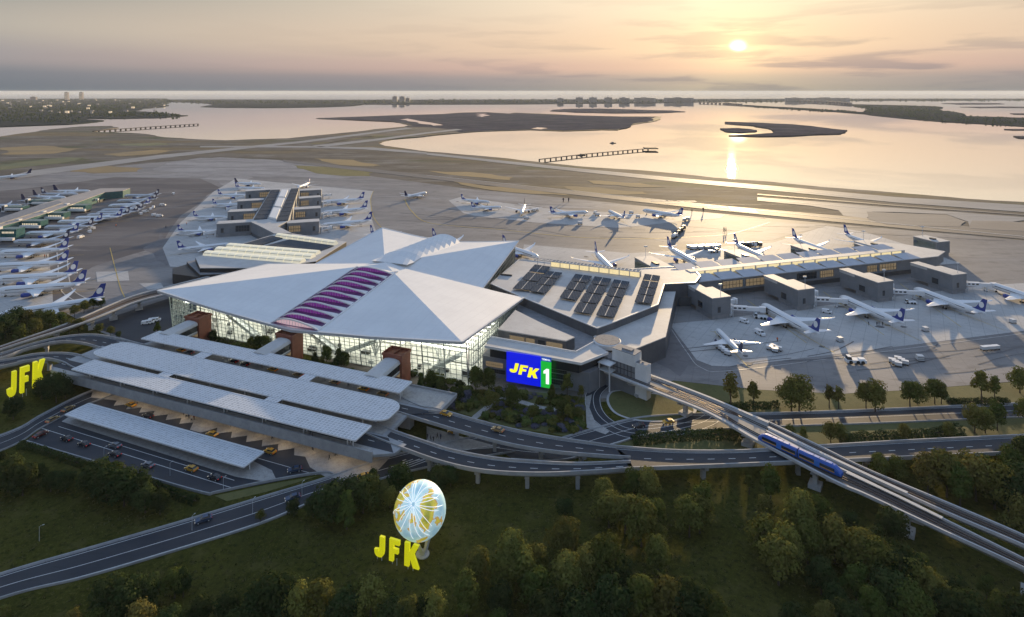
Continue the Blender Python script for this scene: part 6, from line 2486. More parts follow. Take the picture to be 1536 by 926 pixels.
def plane_at(nose, tail, label, group=None, swap=None, zn=5.0, zt=7.0, scale=None, length=None):
    a, c = W(nose[0], nose[1], zn), W(tail[0], tail[1], zt)
    a.z = c.z = 0
    d_ = a - c
    L_ = d_.length
    sc = scale if scale else L_ / 63.0
    m_ = a - d_.normalized() * (31.5 * sc)
    u_ = d_.normalized()
    n2 = Vector((-u_.y, u_.x, 0))
    strip(LEAD, [Vector((q.x, q.y)) for q in (a + u_ * 4, m_ - u_ * 46 * sc)], .45, .135)
    strip(LEAD, [Vector((q.x, q.y)) for q in (a + u_ * 4 + n2 * 3, a + u_ * 4 - n2 * 3)], .45, .137)
    for k in range(5):
        c_ = m_ + u_ * ps_.uniform(-34, 26) + n2 * ps_.uniform(-9, 9)
        rr_ = ps_.uniform(1.2, 3.6)
        STAIN.sheet([(c_.x + rr_ * ps_.uniform(.6, 1.2) * math.cos(t * .785), c_.y + rr_ * ps_.uniform(.5, 1.0) * math.sin(t * .785)) for t in range(8)], .122 + .001 * k)
    return AP.put((m_.x, m_.y, 0.1), math.atan2(d_.y, d_.x), label, group, sc, swap)


G1 = 'white airliners parked on the near side of the right pier'
plane_at((1142.7, 457), (1229, 500.5), 'white blue-tailed airliner below the second near gate block of the right pier', G1)
plane_at((1259.6, 445), (1356, 484.5), 'white blue-tailed airliner below the third near gate block of the right pier', G1)
plane_at((1370.8, 433.2), (1478.8, 470.2), 'white blue-tailed airliner below the fourth near gate block of the right pier', G1)
plane_at((1484, 426), (1596, 460), 'white airliner cut off by the right edge of the photo', G1)
plane_at((1075, 490.5), (1113.5, 524.5), 'smaller airliner with plain navy tail near the low wing', G1, NAVY)
G2 = 'airliners on the far side of the right pier'
plane_at((919, 406), (897, 381), 'airliner nosed in behind the solar arrays on the concourse', G2, scale=.93)
plane_at((1046, 397), (1012, 375), 'airliner behind the right pier, nearest the angular concourse', G2, scale=.95)
plane_at((1152, 391), (1112, 369), 'airliner behind the right pier between its second and third far blocks', G2, scale=.95)
plane_at((1248, 381), (1205, 362), 'airliner behind the right pier, half hidden by the third far block', G2, scale=.95)
plane_at((1325, 374), (1283, 356), 'airliner behind the right pier, nearest its outer end', G2, scale=.95)
G3 = 'airliners showing only tails behind the star roof'
plane_at((808, 386), (775, 372), 'airliner behind the right corner of the star roof', G3, scale=.9)
plane_at((700, 372), (664, 359), 'airliner whose tail rises behind the scalloped skylights', G3, scale=.9)
plane_at((600, 366), (567, 353), 'airliner whose tail rises beside the back point of the star roof', G3, scale=.9)
G4 = 'airliners on the remote stands'
plane_at((640, 288.5), (607, 294), 'airliner with plain navy tail taxiing on the yellow line', G4, NAVY)
plane_at((736, 302.5), (692, 297.5), 'back airliner of the overlapping pair on the remote stand', G4)
plane_at((753, 309.5), (707, 309), 'front airliner of the overlapping pair on the remote stand', G4)
plane_at((782, 319.5), (786, 308), 'airliner on the remote stand nosing towards the terminal', G4, NAVY, scale=.85)
plane_at((882, 317.8), (844, 318), 'remote-stand airliner facing right beside two dark figures', G4, scale=.85)
plane_at((913, 316), (933, 324), 'remote-stand airliner seen end on, right of centre', G4, scale=.85)
plane_at((964, 315.5), (1010, 321), 'rightmost airliner on the remote stands, facing left', G4, scale=.95)
G5 = 'airliners on the right of the left pier'
plane_at((446, 281), (459, 274.5), 'airliner standing at the tip of the left pier', G5, scale=.8)
for i, (n_, t_) in enumerate((((482, 303.6), (538.5, 298.4)), ((482, 319.8), (541, 312.5)), ((481, 338.5), (542.5, 331)))):
    plane_at(n_, t_, 'blue-tailed airliner right of the left pier, %s from its tip' % ordn(i), G5, scale=.95)
G6 = 'airliners on the left of the left pier'
for i, (n_, t_, sw) in enumerate((((392, 275.5), (352, 273), NAVY), ((398, 282.5), (353, 280), None), ((372, 293), (327, 290.5), None), ((364, 306.5), (319, 304), None), ((341, 324.5), (290, 322.5), None), ((326, 345.5), (267, 344), None), ((347, 365.5), (266, 371.5), None))):
    plane_at(n_, t_, 'airliner with %s tail left of the left pier, %s from its tip' % ('dark' if sw else 'blue', ordn(i)), G6, sw)
G7 = 'airliners in the bottom row left of the service road'
for i, (n_, t_) in enumerate((((-3, 380), (64, 374.5)), ((-12, 400.5), (58, 394.5)), ((-8, 419.5), (62, 412.5)), ((-6, 437), (66, 428.5)), ((-4, 474), (110, 453)))):
    plane_at(n_, t_, 'airliner %s in the row beside the white-lined service road' % ('nearest the trees, largest' if i == 4 else ordn(i) + ' from the top'), G7, scale=1.0)
G8 = 'airliners lined up along the old terminal'
for i, (n_, t_) in enumerate((((20, 362.5), (100, 358.5)), ((38, 350.5), (118, 346.5)), ((66, 341), (140, 338)), ((112, 327.5), (180, 324)), ((144, 319), (202, 316)), ((86, 332.5), (158, 329.5)), ((130, 322.5), (195, 319.5)), ((151, 315.5), (207, 312)), ((162, 308.5), (215, 304.5)), ((175, 301.5), (226, 298)), ((186, 293.5), (228, 291.6)))):
    plane_at(n_, t_, 'pale airliner right of the old terminal, %s from the front' % ordn(i), G8, None if i in (1, 3, 5, 8) else GREY, scale=.9 if i < 4 else .85)
G9 = 'airliners left of the old terminal'
for i, (n_, t_) in enumerate((((88, 303), (50, 300.5)), ((34, 309), (-12, 307)), ((100, 297), (60, 294)), ((118, 291.5), (82, 289.8)), ((136, 287), (100, 285.5)))):
    plane_at(n_, t_, 'grey airliner left of the old terminal, %s in the row' % ordn(i), G9, GREY if i % 2 else NAVY, scale=.9)
plane_at((-8, 267.5), (15, 263.5), 'airliner at the far left edge near the runway', 'airliners on the remote stands', NAVY, scale=.9)
# tyre marks sweeping across the tarmac
for k in range(46):
    x, y = ps_.uniform(560, 1500), ps_.uniform(300, 356)
    p, q = W(x, y), W(x + ps_.uniform(40, 130), y + ps_.uniform(-2, 9))
    strip(STAIN, [Vector((v.x, v.y)) for v in spline([p, p.lerp(q, .5) + Vector((0, ps_.uniform(-8, 8), 0)), q], 8)], ps_.uniform(.8, 2.2), .105 + .0002 * k)
for k in range(16):
    p = W(ps_.uniform(1010, 1480), ps_.uniform(520, 566))
    q = p + Vector((ps_.uniform(25, 70), ps_.uniform(4, 22), 0))
    strip(STAIN, [Vector((v.x, v.y)) for v in spline([p, p.lerp(q, .5) + Vector((0, ps_.uniform(-4, 4), 0)), q], 8)], ps_.uniform(.5, 1.1), .115 + .0003 * k)
LEAD.build('stand_markings', M['yellow_paint'], kind='structure')
STAIN.build('tyre_marks', M['oil_stain'], kind='structure')
# ============================================================ cars, apron vehicles, people
def make_car():
    """6.4 m saloon, nose towards +x"""
    t = thing('car', 'car', 'car', (0, 0, 0))
    prof = [(-3.15, .55), (-3.2, 1.1), (-2.9, 1.42), (-1.0, 1.52), (1.2, 1.48), (2.7, 1.25), (3.15, .95), (3.18, .5)]
    b = MB()
    n_ = len(prof)
    ring = lambda y, k: [(x * k, y, z) for x, z in prof]
    vs = ring(-1.28, .97) + ring(-1.36, 1) + ring(1.36, 1) + ring(1.28, .97)
    vs = [(x, y, z if abs(y) > 1.3 else z) for x, y, z in vs]
    fs = []
    for r in range(3):
        for k in range(n_):
            fs.append((r * n_ + k, (r + 1) * n_ + k, (r + 1) * n_ + (k + 1) % n_, r * n_ + (k + 1) % n_))
    fs += [tuple(range(n_)), tuple(range(4 * n_ - 1, 3 * n_ - 1, -1))]
    b.add(vs, fs, 0)
    body = b.build('body', M['car_paint'], t)
    b = MB()
    base = [(-2.45, -1.2, 1.45), (1.35, -1.2, 1.48), (1.35, 1.2, 1.48), (-2.45, 1.2, 1.45)]
    tp_ = [(-1.7, -.95, 2.05), (.2, -.95, 2.08), (.2, .95, 2.08), (-1.7, .95, 2.05)]
    b.add(base + tp_, [(0, 1, 5, 4), (1, 2, 6, 5), (2, 3, 7, 6), (3, 0, 4, 7)], 0)
    b.build('windows', M['window_dark'], t)
    b = MB()
    b.prism([(-1.75, -.98), (.25, -.98), (.25, .98), (-1.75, .98)], 2.05, 2.13)
    b.build('roof', M['car_paint'], t)
    for x in (-1.95, 1.95):
        for s in (-1, 1):
            b = MB()
            b.tube([(x, s * 1.12, .48), (x, s * 1.40, .48)], .48, 12)
            w_ = b.build('wheel', M['black_rubber'], t)
            b = MB()
            b.tube([(x, s * 1.40, .48), (x, s * 1.42, .48)], .26, 10)
            b.build('rim', M['fascia_metal'], w_)
    for s in (-1, 1):
        b = MB()
        b.box(3.05, 3.2, s * .95 - .25, s * .95 + .25, .85, 1.08)
        b.build('headlight', M['headlight'], t)
        b = MB()
        b.box(-3.22, -3.1, s * .95 - .28, s * .95 + .28, .95, 1.18)
        b.build('tail_light', M['tail_light'], t)
    return t


mat('car_paint', (0.030, 0.035, 0.045), 0.25, 0.2)
mat('car_grey', (0.16, 0.18, 0.21), 0.3, 0.4)
mat('car_blue', (0.04, 0.075, 0.14), 0.28, 0.3)
mat('car_yellow', (0.50, 0.27, 0.025), 0.35)
mat('car_tan', (0.36, 0.24, 0.10), 0.35, .2)
mat('car_black', (0.012, 0.012, 0.014), 0.25)
mat('car_red', (0.10, 0.02, 0.02), 0.3)
mat('headlight', (0.7, 0.7, 0.6), 0.3, emit=(1.0, .92, .75), estr=.35)
mat('tail_light', (0.3, 0.01, 0.01), 0.3, emit=(1.0, .05, .03), estr=.25)
CAR = Proto(make_car())
CCOL = {'dark': None, 'grey': 'car_grey', 'blue': 'car_blue', 'yellow': 'car_yellow', 'tan': 'car_tan', 'black': 'car_black', 'red': 'car_red'}


def car(px, py, px2, py2, col, label, group, z=0.09, s=.92):
    """car centred at (px, py) heading towards (px2, py2)"""
    a, c = W(px, py, z), W(px2, py2, z)
    d_ = c - a
    sw = {'car_paint': M[CCOL[col]]} if CCOL[col] else None
    return CAR.put((a.x, a.y, z), math.atan2(d_.y, d_.x), label, group, s, sw, 'taxi' if col in ('yellow', 'tan') else 'car')


GP, GT = 'cars on the pick-up road', 'taxis on the pick-up road'
car(61, 654, 80, 645, 'red', 'dark red car turning at the far left end of the pick-up road', GP)
car(100, 660, 60, 648, 'dark', 'dark car leading the line on the pick-up road, leftmost in the lanes', GP)
car(126, 668.5, 86, 656, 'dark', 'dark car second in the outer lane of the pick-up road', GP)
car(173, 670.5, 133, 658, 'grey', 'pale grey car in the inner lane of the pick-up road', GP)
car(172.5, 683.5, 132, 671, 'dark', 'dark car in the outer lane right below the pale grey car', GP)
car(222, 700, 182, 687, 'grey', 'grey car in the outer lane, halfway along the pick-up road', GP)
car(287, 705.5, 247, 693, 'yellow', 'yellow taxi in the lanes in front of the pick-up island', GT)
car(322, 718.5, 282, 706, 'dark', 'dark car nearest the bottom corner of the pick-up road', GP)
car(442, 707, 400, 716, 'blue', 'blue car at the right tip of the pick-up road', GP)
car(405, 679.5, 365, 667, 'yellow', 'yellow taxi passing the right end of the low canopy', GT)
car(318, 653.5, 280, 642, 'yellow', 'yellow taxi half hidden behind the low canopy', GT)
car(196, 609.5, 160, 598, 'yellow', 'yellow taxi at the sawtooth kerb under the deck', GT)
car(222, 626, 190, 616, 'dark', 'dark car behind the low canopy near the sawtooth kerb', GP)
car(102, 615.5, 120, 606, 'tan', 'tan taxi climbing the left road, upper of two', GT)
car(79, 631.5, 97, 622, 'tan', 'tan taxi climbing the left road, lower of two', GT)
GR = 'cars on the road along the bottom left'
car(305, 782, 280, 790, 'blue', 'blue car on the straight road at bottom left', GR)
car(439, 749.5, 415, 757, 'blue', 'blue car on the straight road nearer the pick-up junction', GR)
car(547, 717, 570, 710, 'yellow', 'yellow taxi entering under the front elevated ramp', GT)
car(681, 650, 660, 645, 'yellow', 'yellow taxi on the ground between the two ramps', GT)
car(669, 623, 700, 632, 'yellow', 'yellow taxi on the back ramp by the deck', 'taxis on the ramps', z=GZ + .03)
car(746.6, 647, 720, 639, 'tan', 'tan taxi on the back ramp beside the garden', 'taxis on the ramps', z=GZ + .03)
car(958, 641, 930, 646, 'dark', 'dark car on the ground road below the small lawn', 'cars near the small lawn')
car(1002.5, 635, 975, 639, 'yellow', 'yellow taxi on the ground road below the small lawn', 'cars near the small lawn')
GD = 'vehicles on the drop-off deck'
for (x, y, c_, l_) in ((271, 527, 'yellow', 'yellow taxi in the left slot between the canopies'), (284, 530.5, 'grey', 'grey car in the left slot between the canopies'), (350, 543.5, 'black', 'first black car in the middle slot between canopies'),
                       (367, 547.8, 'black', 'second black car in the middle slot, right of the first'), (409, 556.5, 'yellow', 'yellow taxi in the middle slot between the canopies'), (447, 564, 'tan', 'tan taxi at the right end of the middle slot'),
                       (502, 575.5, 'tan', 'tan taxi in the right slot between the canopies'), (545, 585.5, 'yellow', 'yellow taxi at the right slot beside walking people'), (574, 593, 'tan', 'tan taxi emerging at the right end of the canopies')):
    car(x, y, x - 30, y - 8, c_, l_, GD, z=DZ - .13)

# ------------------------------------------------------------ people: one continuous body each
def make_person(pose, mats, name):
    """walking or standing figure, 1.75 m, facing +x, grown from a jointed skeleton"""
    V = {'pel': (0, 0, .95, .15), 'waist': (0, 0, 1.1, .135), 'chest': (.01, 0, 1.32, .165), 'neck': (.01, 0, 1.48, .065), 'chin': (.03, 0, 1.55, .075), 'head': (.03, 0, 1.64, .10), 'top': (.02, 0, 1.74, .07)}
    s_ = .28 if pose == 'walk' else .03
    for sd, k in (('l', 1), ('r', -1)):
        V['hip' + sd] = (0, .1 * k, .9, .11)
        V['knee' + sd] = (.06 + s_ * .45 * k, .1 * k, .5, .075)
        V['ank' + sd] = (s_ * k, .1 * k, .09, .05)
        V['toe' + sd] = (s_ * k + .17, .11 * k, .04, .04)
        V['sho' + sd] = (0, .19 * k, 1.43, .07)
        V['elb' + sd] = (-s_ * .35 * k - .02, .26 * k, 1.15, .05)
        V['wri' + sd] = (-s_ * .7 * k + .08, .25 * k, .90, .036)
        V['han' + sd] = (-s_ * .8 * k + .10, .25 * k, .81, .032)
    E_ = [('pel', 'waist'), ('waist', 'chest'), ('chest', 'neck'), ('neck', 'chin'), ('chin', 'head'), ('head', 'top')]
    for sd in 'lr':
        E_ += [('pel', 'hip' + sd), ('hip' + sd, 'knee' + sd), ('knee' + sd, 'ank' + sd), ('ank' + sd, 'toe' + sd), ('chest', 'sho' + sd), ('sho' + sd, 'elb' + sd), ('elb' + sd, 'wri' + sd), ('wri' + sd, 'han' + sd)]
    keys = list(V)
    me = bpy.data.meshes.new(name)
    me.from_pydata([V[k][:3] for k in keys], [(keys.index(a), keys.index(c)) for a, c in E_], [])
    o = bpy.data.objects.new(name, me)
    COL.objects.link(o)
    md = o.modifiers.new('skin', 'SKIN')
    for i, k in enumerate(keys):
        me.skin_vertices[0].data[i].radius = (V[k][3], V[k][3])
    me.skin_vertices[0].data[0].use_root = True
    sb = o.modifiers.new('sub', 'SUBSURF')
    sb.levels = 1
    bpy.context.view_layer.update()
    nm = bpy.data.meshes.new_from_object(o.evaluated_get(bpy.context.evaluated_depsgraph_get()))
    bpy.data.objects.remove(o)
    nm.name = name
    nm.materials.clear()
    for m_ in mats:
        nm.materials.append(m_)
    for p in nm.polygons:
        c = p.center
        p.use_smooth = True
        p.material_index = 2 if (c.z > 1.5 or (abs(c.y) > .2 and c.z < .92 and c.z > .7)) else (0 if c.z > .93 else 1)
        if c.z > 1.66 or (c.z > 1.58 and c.x < -.02):
            p.material_index = 3
    return nm


mat('cloth_dark', (0.03, 0.032, 0.04), .9)
mat('cloth_navy', (0.03, 0.045, 0.09), .9)
mat('cloth_red', (0.25, 0.04, 0.03), .9)
mat('cloth_orange', (0.75, 0.16, 0.04), .8)
mat('cloth_tan', (0.3, 0.24, 0.17), .9)
mat('cloth_white', (0.6, 0.6, 0.58), .9)
mat('trousers', (0.035, 0.035, 0.045), .9)
mat('skin', (0.42, 0.26, 0.19), .6)
mat('hair', (0.03, 0.02, 0.015), .8)
PM = {}
for pose in ('walk', 'stand'):
    for cn in ('dark', 'navy', 'red', 'orange', 'tan', 'white'):
        PM[pose, cn] = make_person(pose, [M['cloth_' + cn], M['trousers'], M['skin'], M['hair']], 'person')


def person(px, py, z, pose, cn, rot, label, group, h=1.0):
    o = bpy.data.objects.new('person', PM[pose, cn])
    COL.objects.link(o)
    p = W(px, py, z)
    o.location = (p.x, p.y, z)
    o.rotation_euler = (0, 0, rot)
    o.scale = (h, h, h)
    tag(o, label, 'person', group)
    return o


rr = random.Random(31)
CN = ('dark', 'navy', 'dark', 'red', 'tan', 'white')
WORD = {'dark': 'dark', 'navy': 'navy', 'red': 'red', 'tan': 'tan', 'white': 'white', 'orange': 'orange'}


def crowd(spots, where, group, z, h=1.55):
    used = {}
    for (x, y) in spots:
        c = rr.choice(CN)
        ps = rr.choice(('walk', 'stand'))
        person(x, y, z, ps, c, rr.uniform(0, 6.28), 'person in a %s top %s %s' % (WORD[c], 'walking' if ps == 'walk' else 'standing', where), group, h * rr.uniform(.92, 1.05))


crowd([(275, 623), (279, 626), (283, 629), (287, 632), (291, 630), (278, 620)], 'in the group below the left deck wall', 'people waiting under the deck, left group', .17)
crowd([(378, 645), (383, 648), (392, 650), (396, 652), (408, 659), (346, 640)], 'in the group below the middle deck wall', 'people waiting under the deck, middle group', .17)
crowd([(469, 676), (471, 654), (500, 680), (504, 684), (494, 690), (206, 606), (404, 604)], 'on the pavement under the right end of the deck', 'people under the right end of the deck', .17)
crowd([(114, 629), (118, 630), (151, 640), (186, 651), (190, 652), (242, 667), (248, 668), (355, 700), (360, 700)], 'on the island under the low canopy', 'people on the pick-up island', .16)
crowd([(641, 659), (646, 661), (650, 662), (656, 658), (661, 659)], 'on the pavement between the two ramps', 'people between the ramps', .14)
crowd([(393, 552), (478, 568), (487, 571), (522, 581), (524, 578)], 'beside taxis in the slots between canopies', 'people on the drop-off deck', DZ + .02)
crowd([(175, 574.5), (179, 575), (209, 582)], 'behind the front deck wall near its left end', 'people at the front deck wall', DZ + .02)
crowd([(465, 653), (469, 654.5)], 'behind the front deck wall near its right end', 'people at the front deck wall, right', DZ + .02)
# ground crew on the aprons (large beside the aircraft, as in the photo)
for i, (x, y, lb) in enumerate(((845, 304, 'left dark-clothed figure of the pair beyond the remote stand'), (853, 303.5, 'right dark-clothed figure of the pair beyond the remote stand'),
                                (1038, 321, 'left dark figure of the pair on the glinting apron'), (1055, 319, 'right dark figure of the pair on the glinting apron'))):
    person(x, y, .1, 'stand', 'dark', 1.2 + i, lb, 'dark figures on the far apron', 4.3)
person(1086, 349, .1, 'walk', 'dark', 2.0, 'left figure of the dark pair in front of the sun glint', 'dark figures on the far apron', 3.7)
person(1089, 349, .1, 'walk', 'dark', 2.6, 'right figure of the dark pair in front of the sun glint', 'dark figures on the far apron', 3.7)
for i, (x, y) in enumerate(((1303, 488.5), (1315.5, 489), (1318.5, 488.2), (1324, 489))):
    person(x, y, .1, 'stand', 'dark', i * 1.4, 'dark-clothed ground worker behind the airliner at the third near block, %s from left' % ordn(i), 'ground crew on the right stand', 1.75)
person(1166, 513, .1, 'stand', 'orange', .6, 'ground worker in orange standing on the right stand', 'ground crew on the right stand', 1.9)
for i, (x, y) in enumerate(((67, 387), (69.5, 387), (174, 341), (249, 342.5), (280, 338))):
    person(x, y, .1, 'stand', 'dark' if i % 2 else 'orange', i, 'ground worker in %s on the left apron, %s from left' % ('dark clothes' if i % 2 else 'orange', ordn(i)), 'ground crew on the left apron', 2.2)


# ------------------------------------------------------------ apron vehicles
def wheels(t, pts, r, w):
    for (x, y) in pts:
        b = MB()
        b.tube([(x, y - w / 2, r), (x, y + w / 2, r)], r, 10)
        b.build('wheel', M['black_rubber'], t)


def make_tug():
    t = thing('pushback_tug', 'white pushback tug', 'tug', (0, 0, 0))
    b = MB()
    b.prism([(-5, -1.9), (4.6, -1.9), (5, -1.4), (5, 1.4), (4.6, 1.9), (-5, 1.9)], .6, 2.1)
    b.build('chassis', M['aircraft_white'], t)
    b = MB()
    b.add([(2.2, -1.6, 2.1), (4.6, -1.6, 2.1), (4.6, 1.6, 2.1), (2.2, 1.6, 2.1), (2.5, -1.4, 3.5), (4.1, -1.4, 3.5), (4.1, 1.4, 3.5), (2.5, 1.4, 3.5)], [(0, 1, 5, 4), (1, 2, 6, 5), (2, 3, 7, 6), (3, 0, 4, 7)], 0)
    b.build('cab_windows', M['window_dark'], t)
    b = MB()
    b.box(2.4, 4.2, -1.5, 1.5, 3.5, 3.7)
    b.build('cab_roof', M['aircraft_white'], t)
    b = MB()
    b.box(-4.6, -1.5, -1.3, 1.3, 2.1, 2.6)
    b.build('engine_cover', M['aircraft_white'], t)
    wheels(t, [(3, -1.8), (3, 1.8), (-3, -1.8), (-3, 1.8), (-.6, -1.8), (-.6, 1.8)], .95, .6)
    return t


def make_cart():
    t = thing('baggage_cart', 'grey baggage cart', 'baggage cart', (0, 0, 0))
    b = MB()
    b.box(-1.8, 1.8, -1.1, 1.1, .6, .85)
    b.build('bed', M['dark_metal'], t)
    b = MB()
    b.box(-1.7, 1.7, -1.05, 1.05, .85, 2.5)
    b.build('load', M['fascia_metal'], t)
    b = MB()
    b.box(-1.8, 1.8, -1.15, 1.15, 2.5, 2.65)
    b.build('roof', M['aircraft_white'], t)
    b = MB()
    b.bar((1.8, 0, .6), (2.6, 0, .5), .15, .15)
    b.build('drawbar', M['dark_metal'], t)
    wheels(t, [(-1.2, -1), (-1.2, 1), (1.2, -1), (1.2, 1)], .4, .25)
    return t


def make_van():
    t = thing('service_van', 'white service van', 'van', (0, 0, 0))
    b = MB()
    pr = [(-3.2, .5), (-3.2, 2.6), (-3.0, 2.8), (1.6, 2.8), (2.5, 1.9), (3.3, 1.6), (3.4, .5)]
    n_ = len(pr)
    vs = [(x, -1.3, z) for x, z in pr] + [(x, 1.3, z) for x, z in pr]
    b.add(vs, [tuple(range(n_ - 1, -1, -1)), tuple(range(n_, 2 * n_))] + [(i, (i + 1) % n_, n_ + (i + 1) % n_, n_ + i) for i in range(n_)], 0)
    b.build('body', M['aircraft_white'], t)
    b = MB()
    b.add([(1.72, -1.1, 2.72), (2.5, -1.15, 1.95), (2.5, 1.15, 1.95), (1.72, 1.1, 2.72)], [(0, 1, 2, 3)], 0)
    b.build('windscreen', M['window_dark'], t)
    for s in (-1, 1):
        b = MB()
        b.box(.4, 1.7, s * 1.31 - .02, s * 1.31 + .02, 1.8, 2.5)
        b.build('side_window', M['window_dark'], t)
    wheels(t, [(-2, -1.2), (-2, 1.2), (2.2, -1.2), (2.2, 1.2)], .5, .35)
    return t


def make_container():
    t = thing('cargo_container', 'grey cargo container', 'container', (0, 0, 0))
    b = MB()
    b.prism([(-1.6, -1.4), (1.6, -1.4), (1.6, 1.4), (-1.6, 1.4)], .5, 3.0)
    b.build('box', M['fascia_metal'], t)
    b = MB()
    for s in (-1, 1):
        b.box(-1.65, 1.65, s * 1.42 - .04, s * 1.42 + .04, 1.1, 1.3)
        b.box(-1.65, 1.65, s * 1.42 - .04, s * 1.42 + .04, 2.1, 2.3)
    b.build('ribs', M['dark_metal'], t)
    b = MB()
    b.box(-1.9, 1.9, -1.5, 1.5, .25, .5)
    b.build('dolly', M['dark_metal'], t)
    wheels(t, [(-1.3, -1.3), (-1.3, 1.3), (1.3, -1.3), (1.3, 1.3)], .25, .2)
    return t


TUG, CART, VAN, CONT = Proto(make_tug()), Proto(make_cart()), Proto(make_van()), Proto(make_container())


def at(pr, px, py, rot, label, group, s=1.0):
    p = W(px, py, .1)
    return pr.put((p.x, p.y, .1), rot, label, group, s)


at(TUG, 1283, 544.5, PI - .1, 'white pushback tug on the dark tarmac above the tree row', 'pushback tugs', 1.15)
at(TUG, 1141, 478, PI - .4, 'white tug by the nose gear of the airliner below the second near block', 'pushback tugs', .95)
at(TUG, 1366, 455.5, PI - .3, 'white tug by the airliner below the fourth near block', 'pushback tugs', .8)
GC = 'baggage carts on the right stand'
for i, (x, y) in enumerate(((1078.5, 523), (1082.5, 526), (1087, 529.5), (1091.5, 533), (1154.5, 525), (1159.5, 523), (1162.5, 528.5), (1168, 526.5), (1338, 544.5), (1343, 547.5), (1347.5, 550), (1347, 541.8), (1352, 544.6), (1357.5, 547.5),
                            (1476, 526), (1482, 525.3), (1488, 525), (1494, 524.4))):
    cl_ = 'beside the small airliner' if i < 4 else ('between the small airliner and the orange worker' if i < 8 else ('right of the big tug' if i < 14 else 'near the right edge of the tarmac'))
    at(CART, x, y, -.75 if i < 4 else (-.5 if i < 14 else .12), 'grey baggage cart in the cluster %s' % cl_, GC if i < 4 else GC + ', ' + cl_, 1.05)
at(CONT, 1260, 512.5, .2, 'grey cargo container behind the airliner at the second near block', 'cargo containers on the right stand')
at(CONT, 1388, 497, .2, 'grey cargo container behind the airliner at the third near block', 'cargo containers on the right stand')
at(CONT, 1519, 485, .2, 'grey cargo container nearest the right edge of the stand', 'cargo containers on the right stand')
at(CONT, 1380, 541, -.2, 'grey cargo container alone on the dark tarmac', 'cargo containers on the right stand', 1.1)
at(VAN, 1139.5, 502, -1.2, 'white service van between the small airliner and its neighbour', 'service vans', 1.15)
at(VAN, 1116, 484, -.8, 'white service van near the first near gate block', 'service vans', 1.0)
at(VAN, 1240, 469.5, -.5, 'white service van near the second near gate block', 'service vans', 1.0)
at(VAN, 86, 436, .2, 'white service van on the edge of the service road', 'service vans', 1.1)
for i, (x, y) in enumerate(((219, 486.5), (224, 485.5), (229, 482.8), (234, 482))):
    at(VAN, x, y, .3, 'white van in the parked bunch by the left ramp, %s from left' % ordn(i), 'vans parked in the service yard', .9)
rr = random.Random(17)
for i, (x, y) in enumerate(((121, 357.5), (134, 349.5), (138, 344.5), (218, 319), (211, 322.5), (226, 315.5), (230, 312.5), (239, 325.5), (244, 309), (232, 324), (260, 292))):
    at(VAN, x, y, rr.uniform(0, 3), 'tiny white service vehicle beside the old terminal aircraft, %s along' % ordn(i), 'service vehicles by the old terminal', 1.2)
for i, (x, y) in enumerate(((800, 318), (806, 316.5), (893, 321), (896, 324), (957, 327), (1026, 332), (1031, 330.5), (870, 337), (790, 329), (947, 321))):
    at(CART, x, y, rr.uniform(0, 3), 'baggage cart beside the remote-stand aircraft, %s along' % ordn(i), 'carts on the remote stands', 1.5)
# fuel trucks and the long dark row of carts lit from behind
def make_truck():
    t = thing('fuel_truck', 'dark fuel truck', 'truck', (0, 0, 0))
    b = MB()
    b.tube([(-6, 0, 2.6), (-5.6, 0, 2.6), (2.2, 0, 2.6), (2.6, 0, 2.6)], [1.0, 1.6, 1.6, 1.0], 14)
    b.build('tank', M['fascia_metal'], t)
    b = MB()
    b.prism([(3, -1.5), (5.4, -1.5), (5.8, -1.0), (5.8, 1.0), (5.4, 1.5), (3, 1.5)], .8, 3.6)
    cb = b.build('cab', M['aircraft_white'], t)
    b = MB()
    b.box(5.3, 5.84, -.95, .95, 2.1, 3.2)
    b.build('windscreen', M['window_dark'], cb)
    b = MB()
    b.box(-6, 5.4, -1.3, 1.3, .6, 1.0)
    b.build('chassis', M['dark_metal'], t)
    wheels(t, [(x, s * 1.3) for x in (-4.8, -3.4, 4.2) for s in (-1, 1)], .65, .5)
    return t


TRK = Proto(make_truck())
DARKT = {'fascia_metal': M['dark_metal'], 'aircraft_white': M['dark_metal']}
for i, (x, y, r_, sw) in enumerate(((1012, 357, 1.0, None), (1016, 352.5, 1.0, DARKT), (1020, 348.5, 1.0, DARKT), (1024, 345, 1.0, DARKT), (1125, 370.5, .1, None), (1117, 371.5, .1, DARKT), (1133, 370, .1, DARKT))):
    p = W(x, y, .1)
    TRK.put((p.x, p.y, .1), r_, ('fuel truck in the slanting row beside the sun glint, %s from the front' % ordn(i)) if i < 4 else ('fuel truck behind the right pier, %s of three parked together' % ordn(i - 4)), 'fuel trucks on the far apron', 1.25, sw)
for i in range(14):
    at(CART, 1034 + i * 3.3, 373.5 + (i % 3) * .9 - i * .15, .1 + .2 * (i % 2), 'dark baggage cart in the long row behind the pier, %s from left' % ordn(i), 'dark row of carts behind the right pier', 1.5)
at(TUG, 1070, 379, .2, 'white tug in front of the long dark row of carts', 'pushback tugs', 1.1)
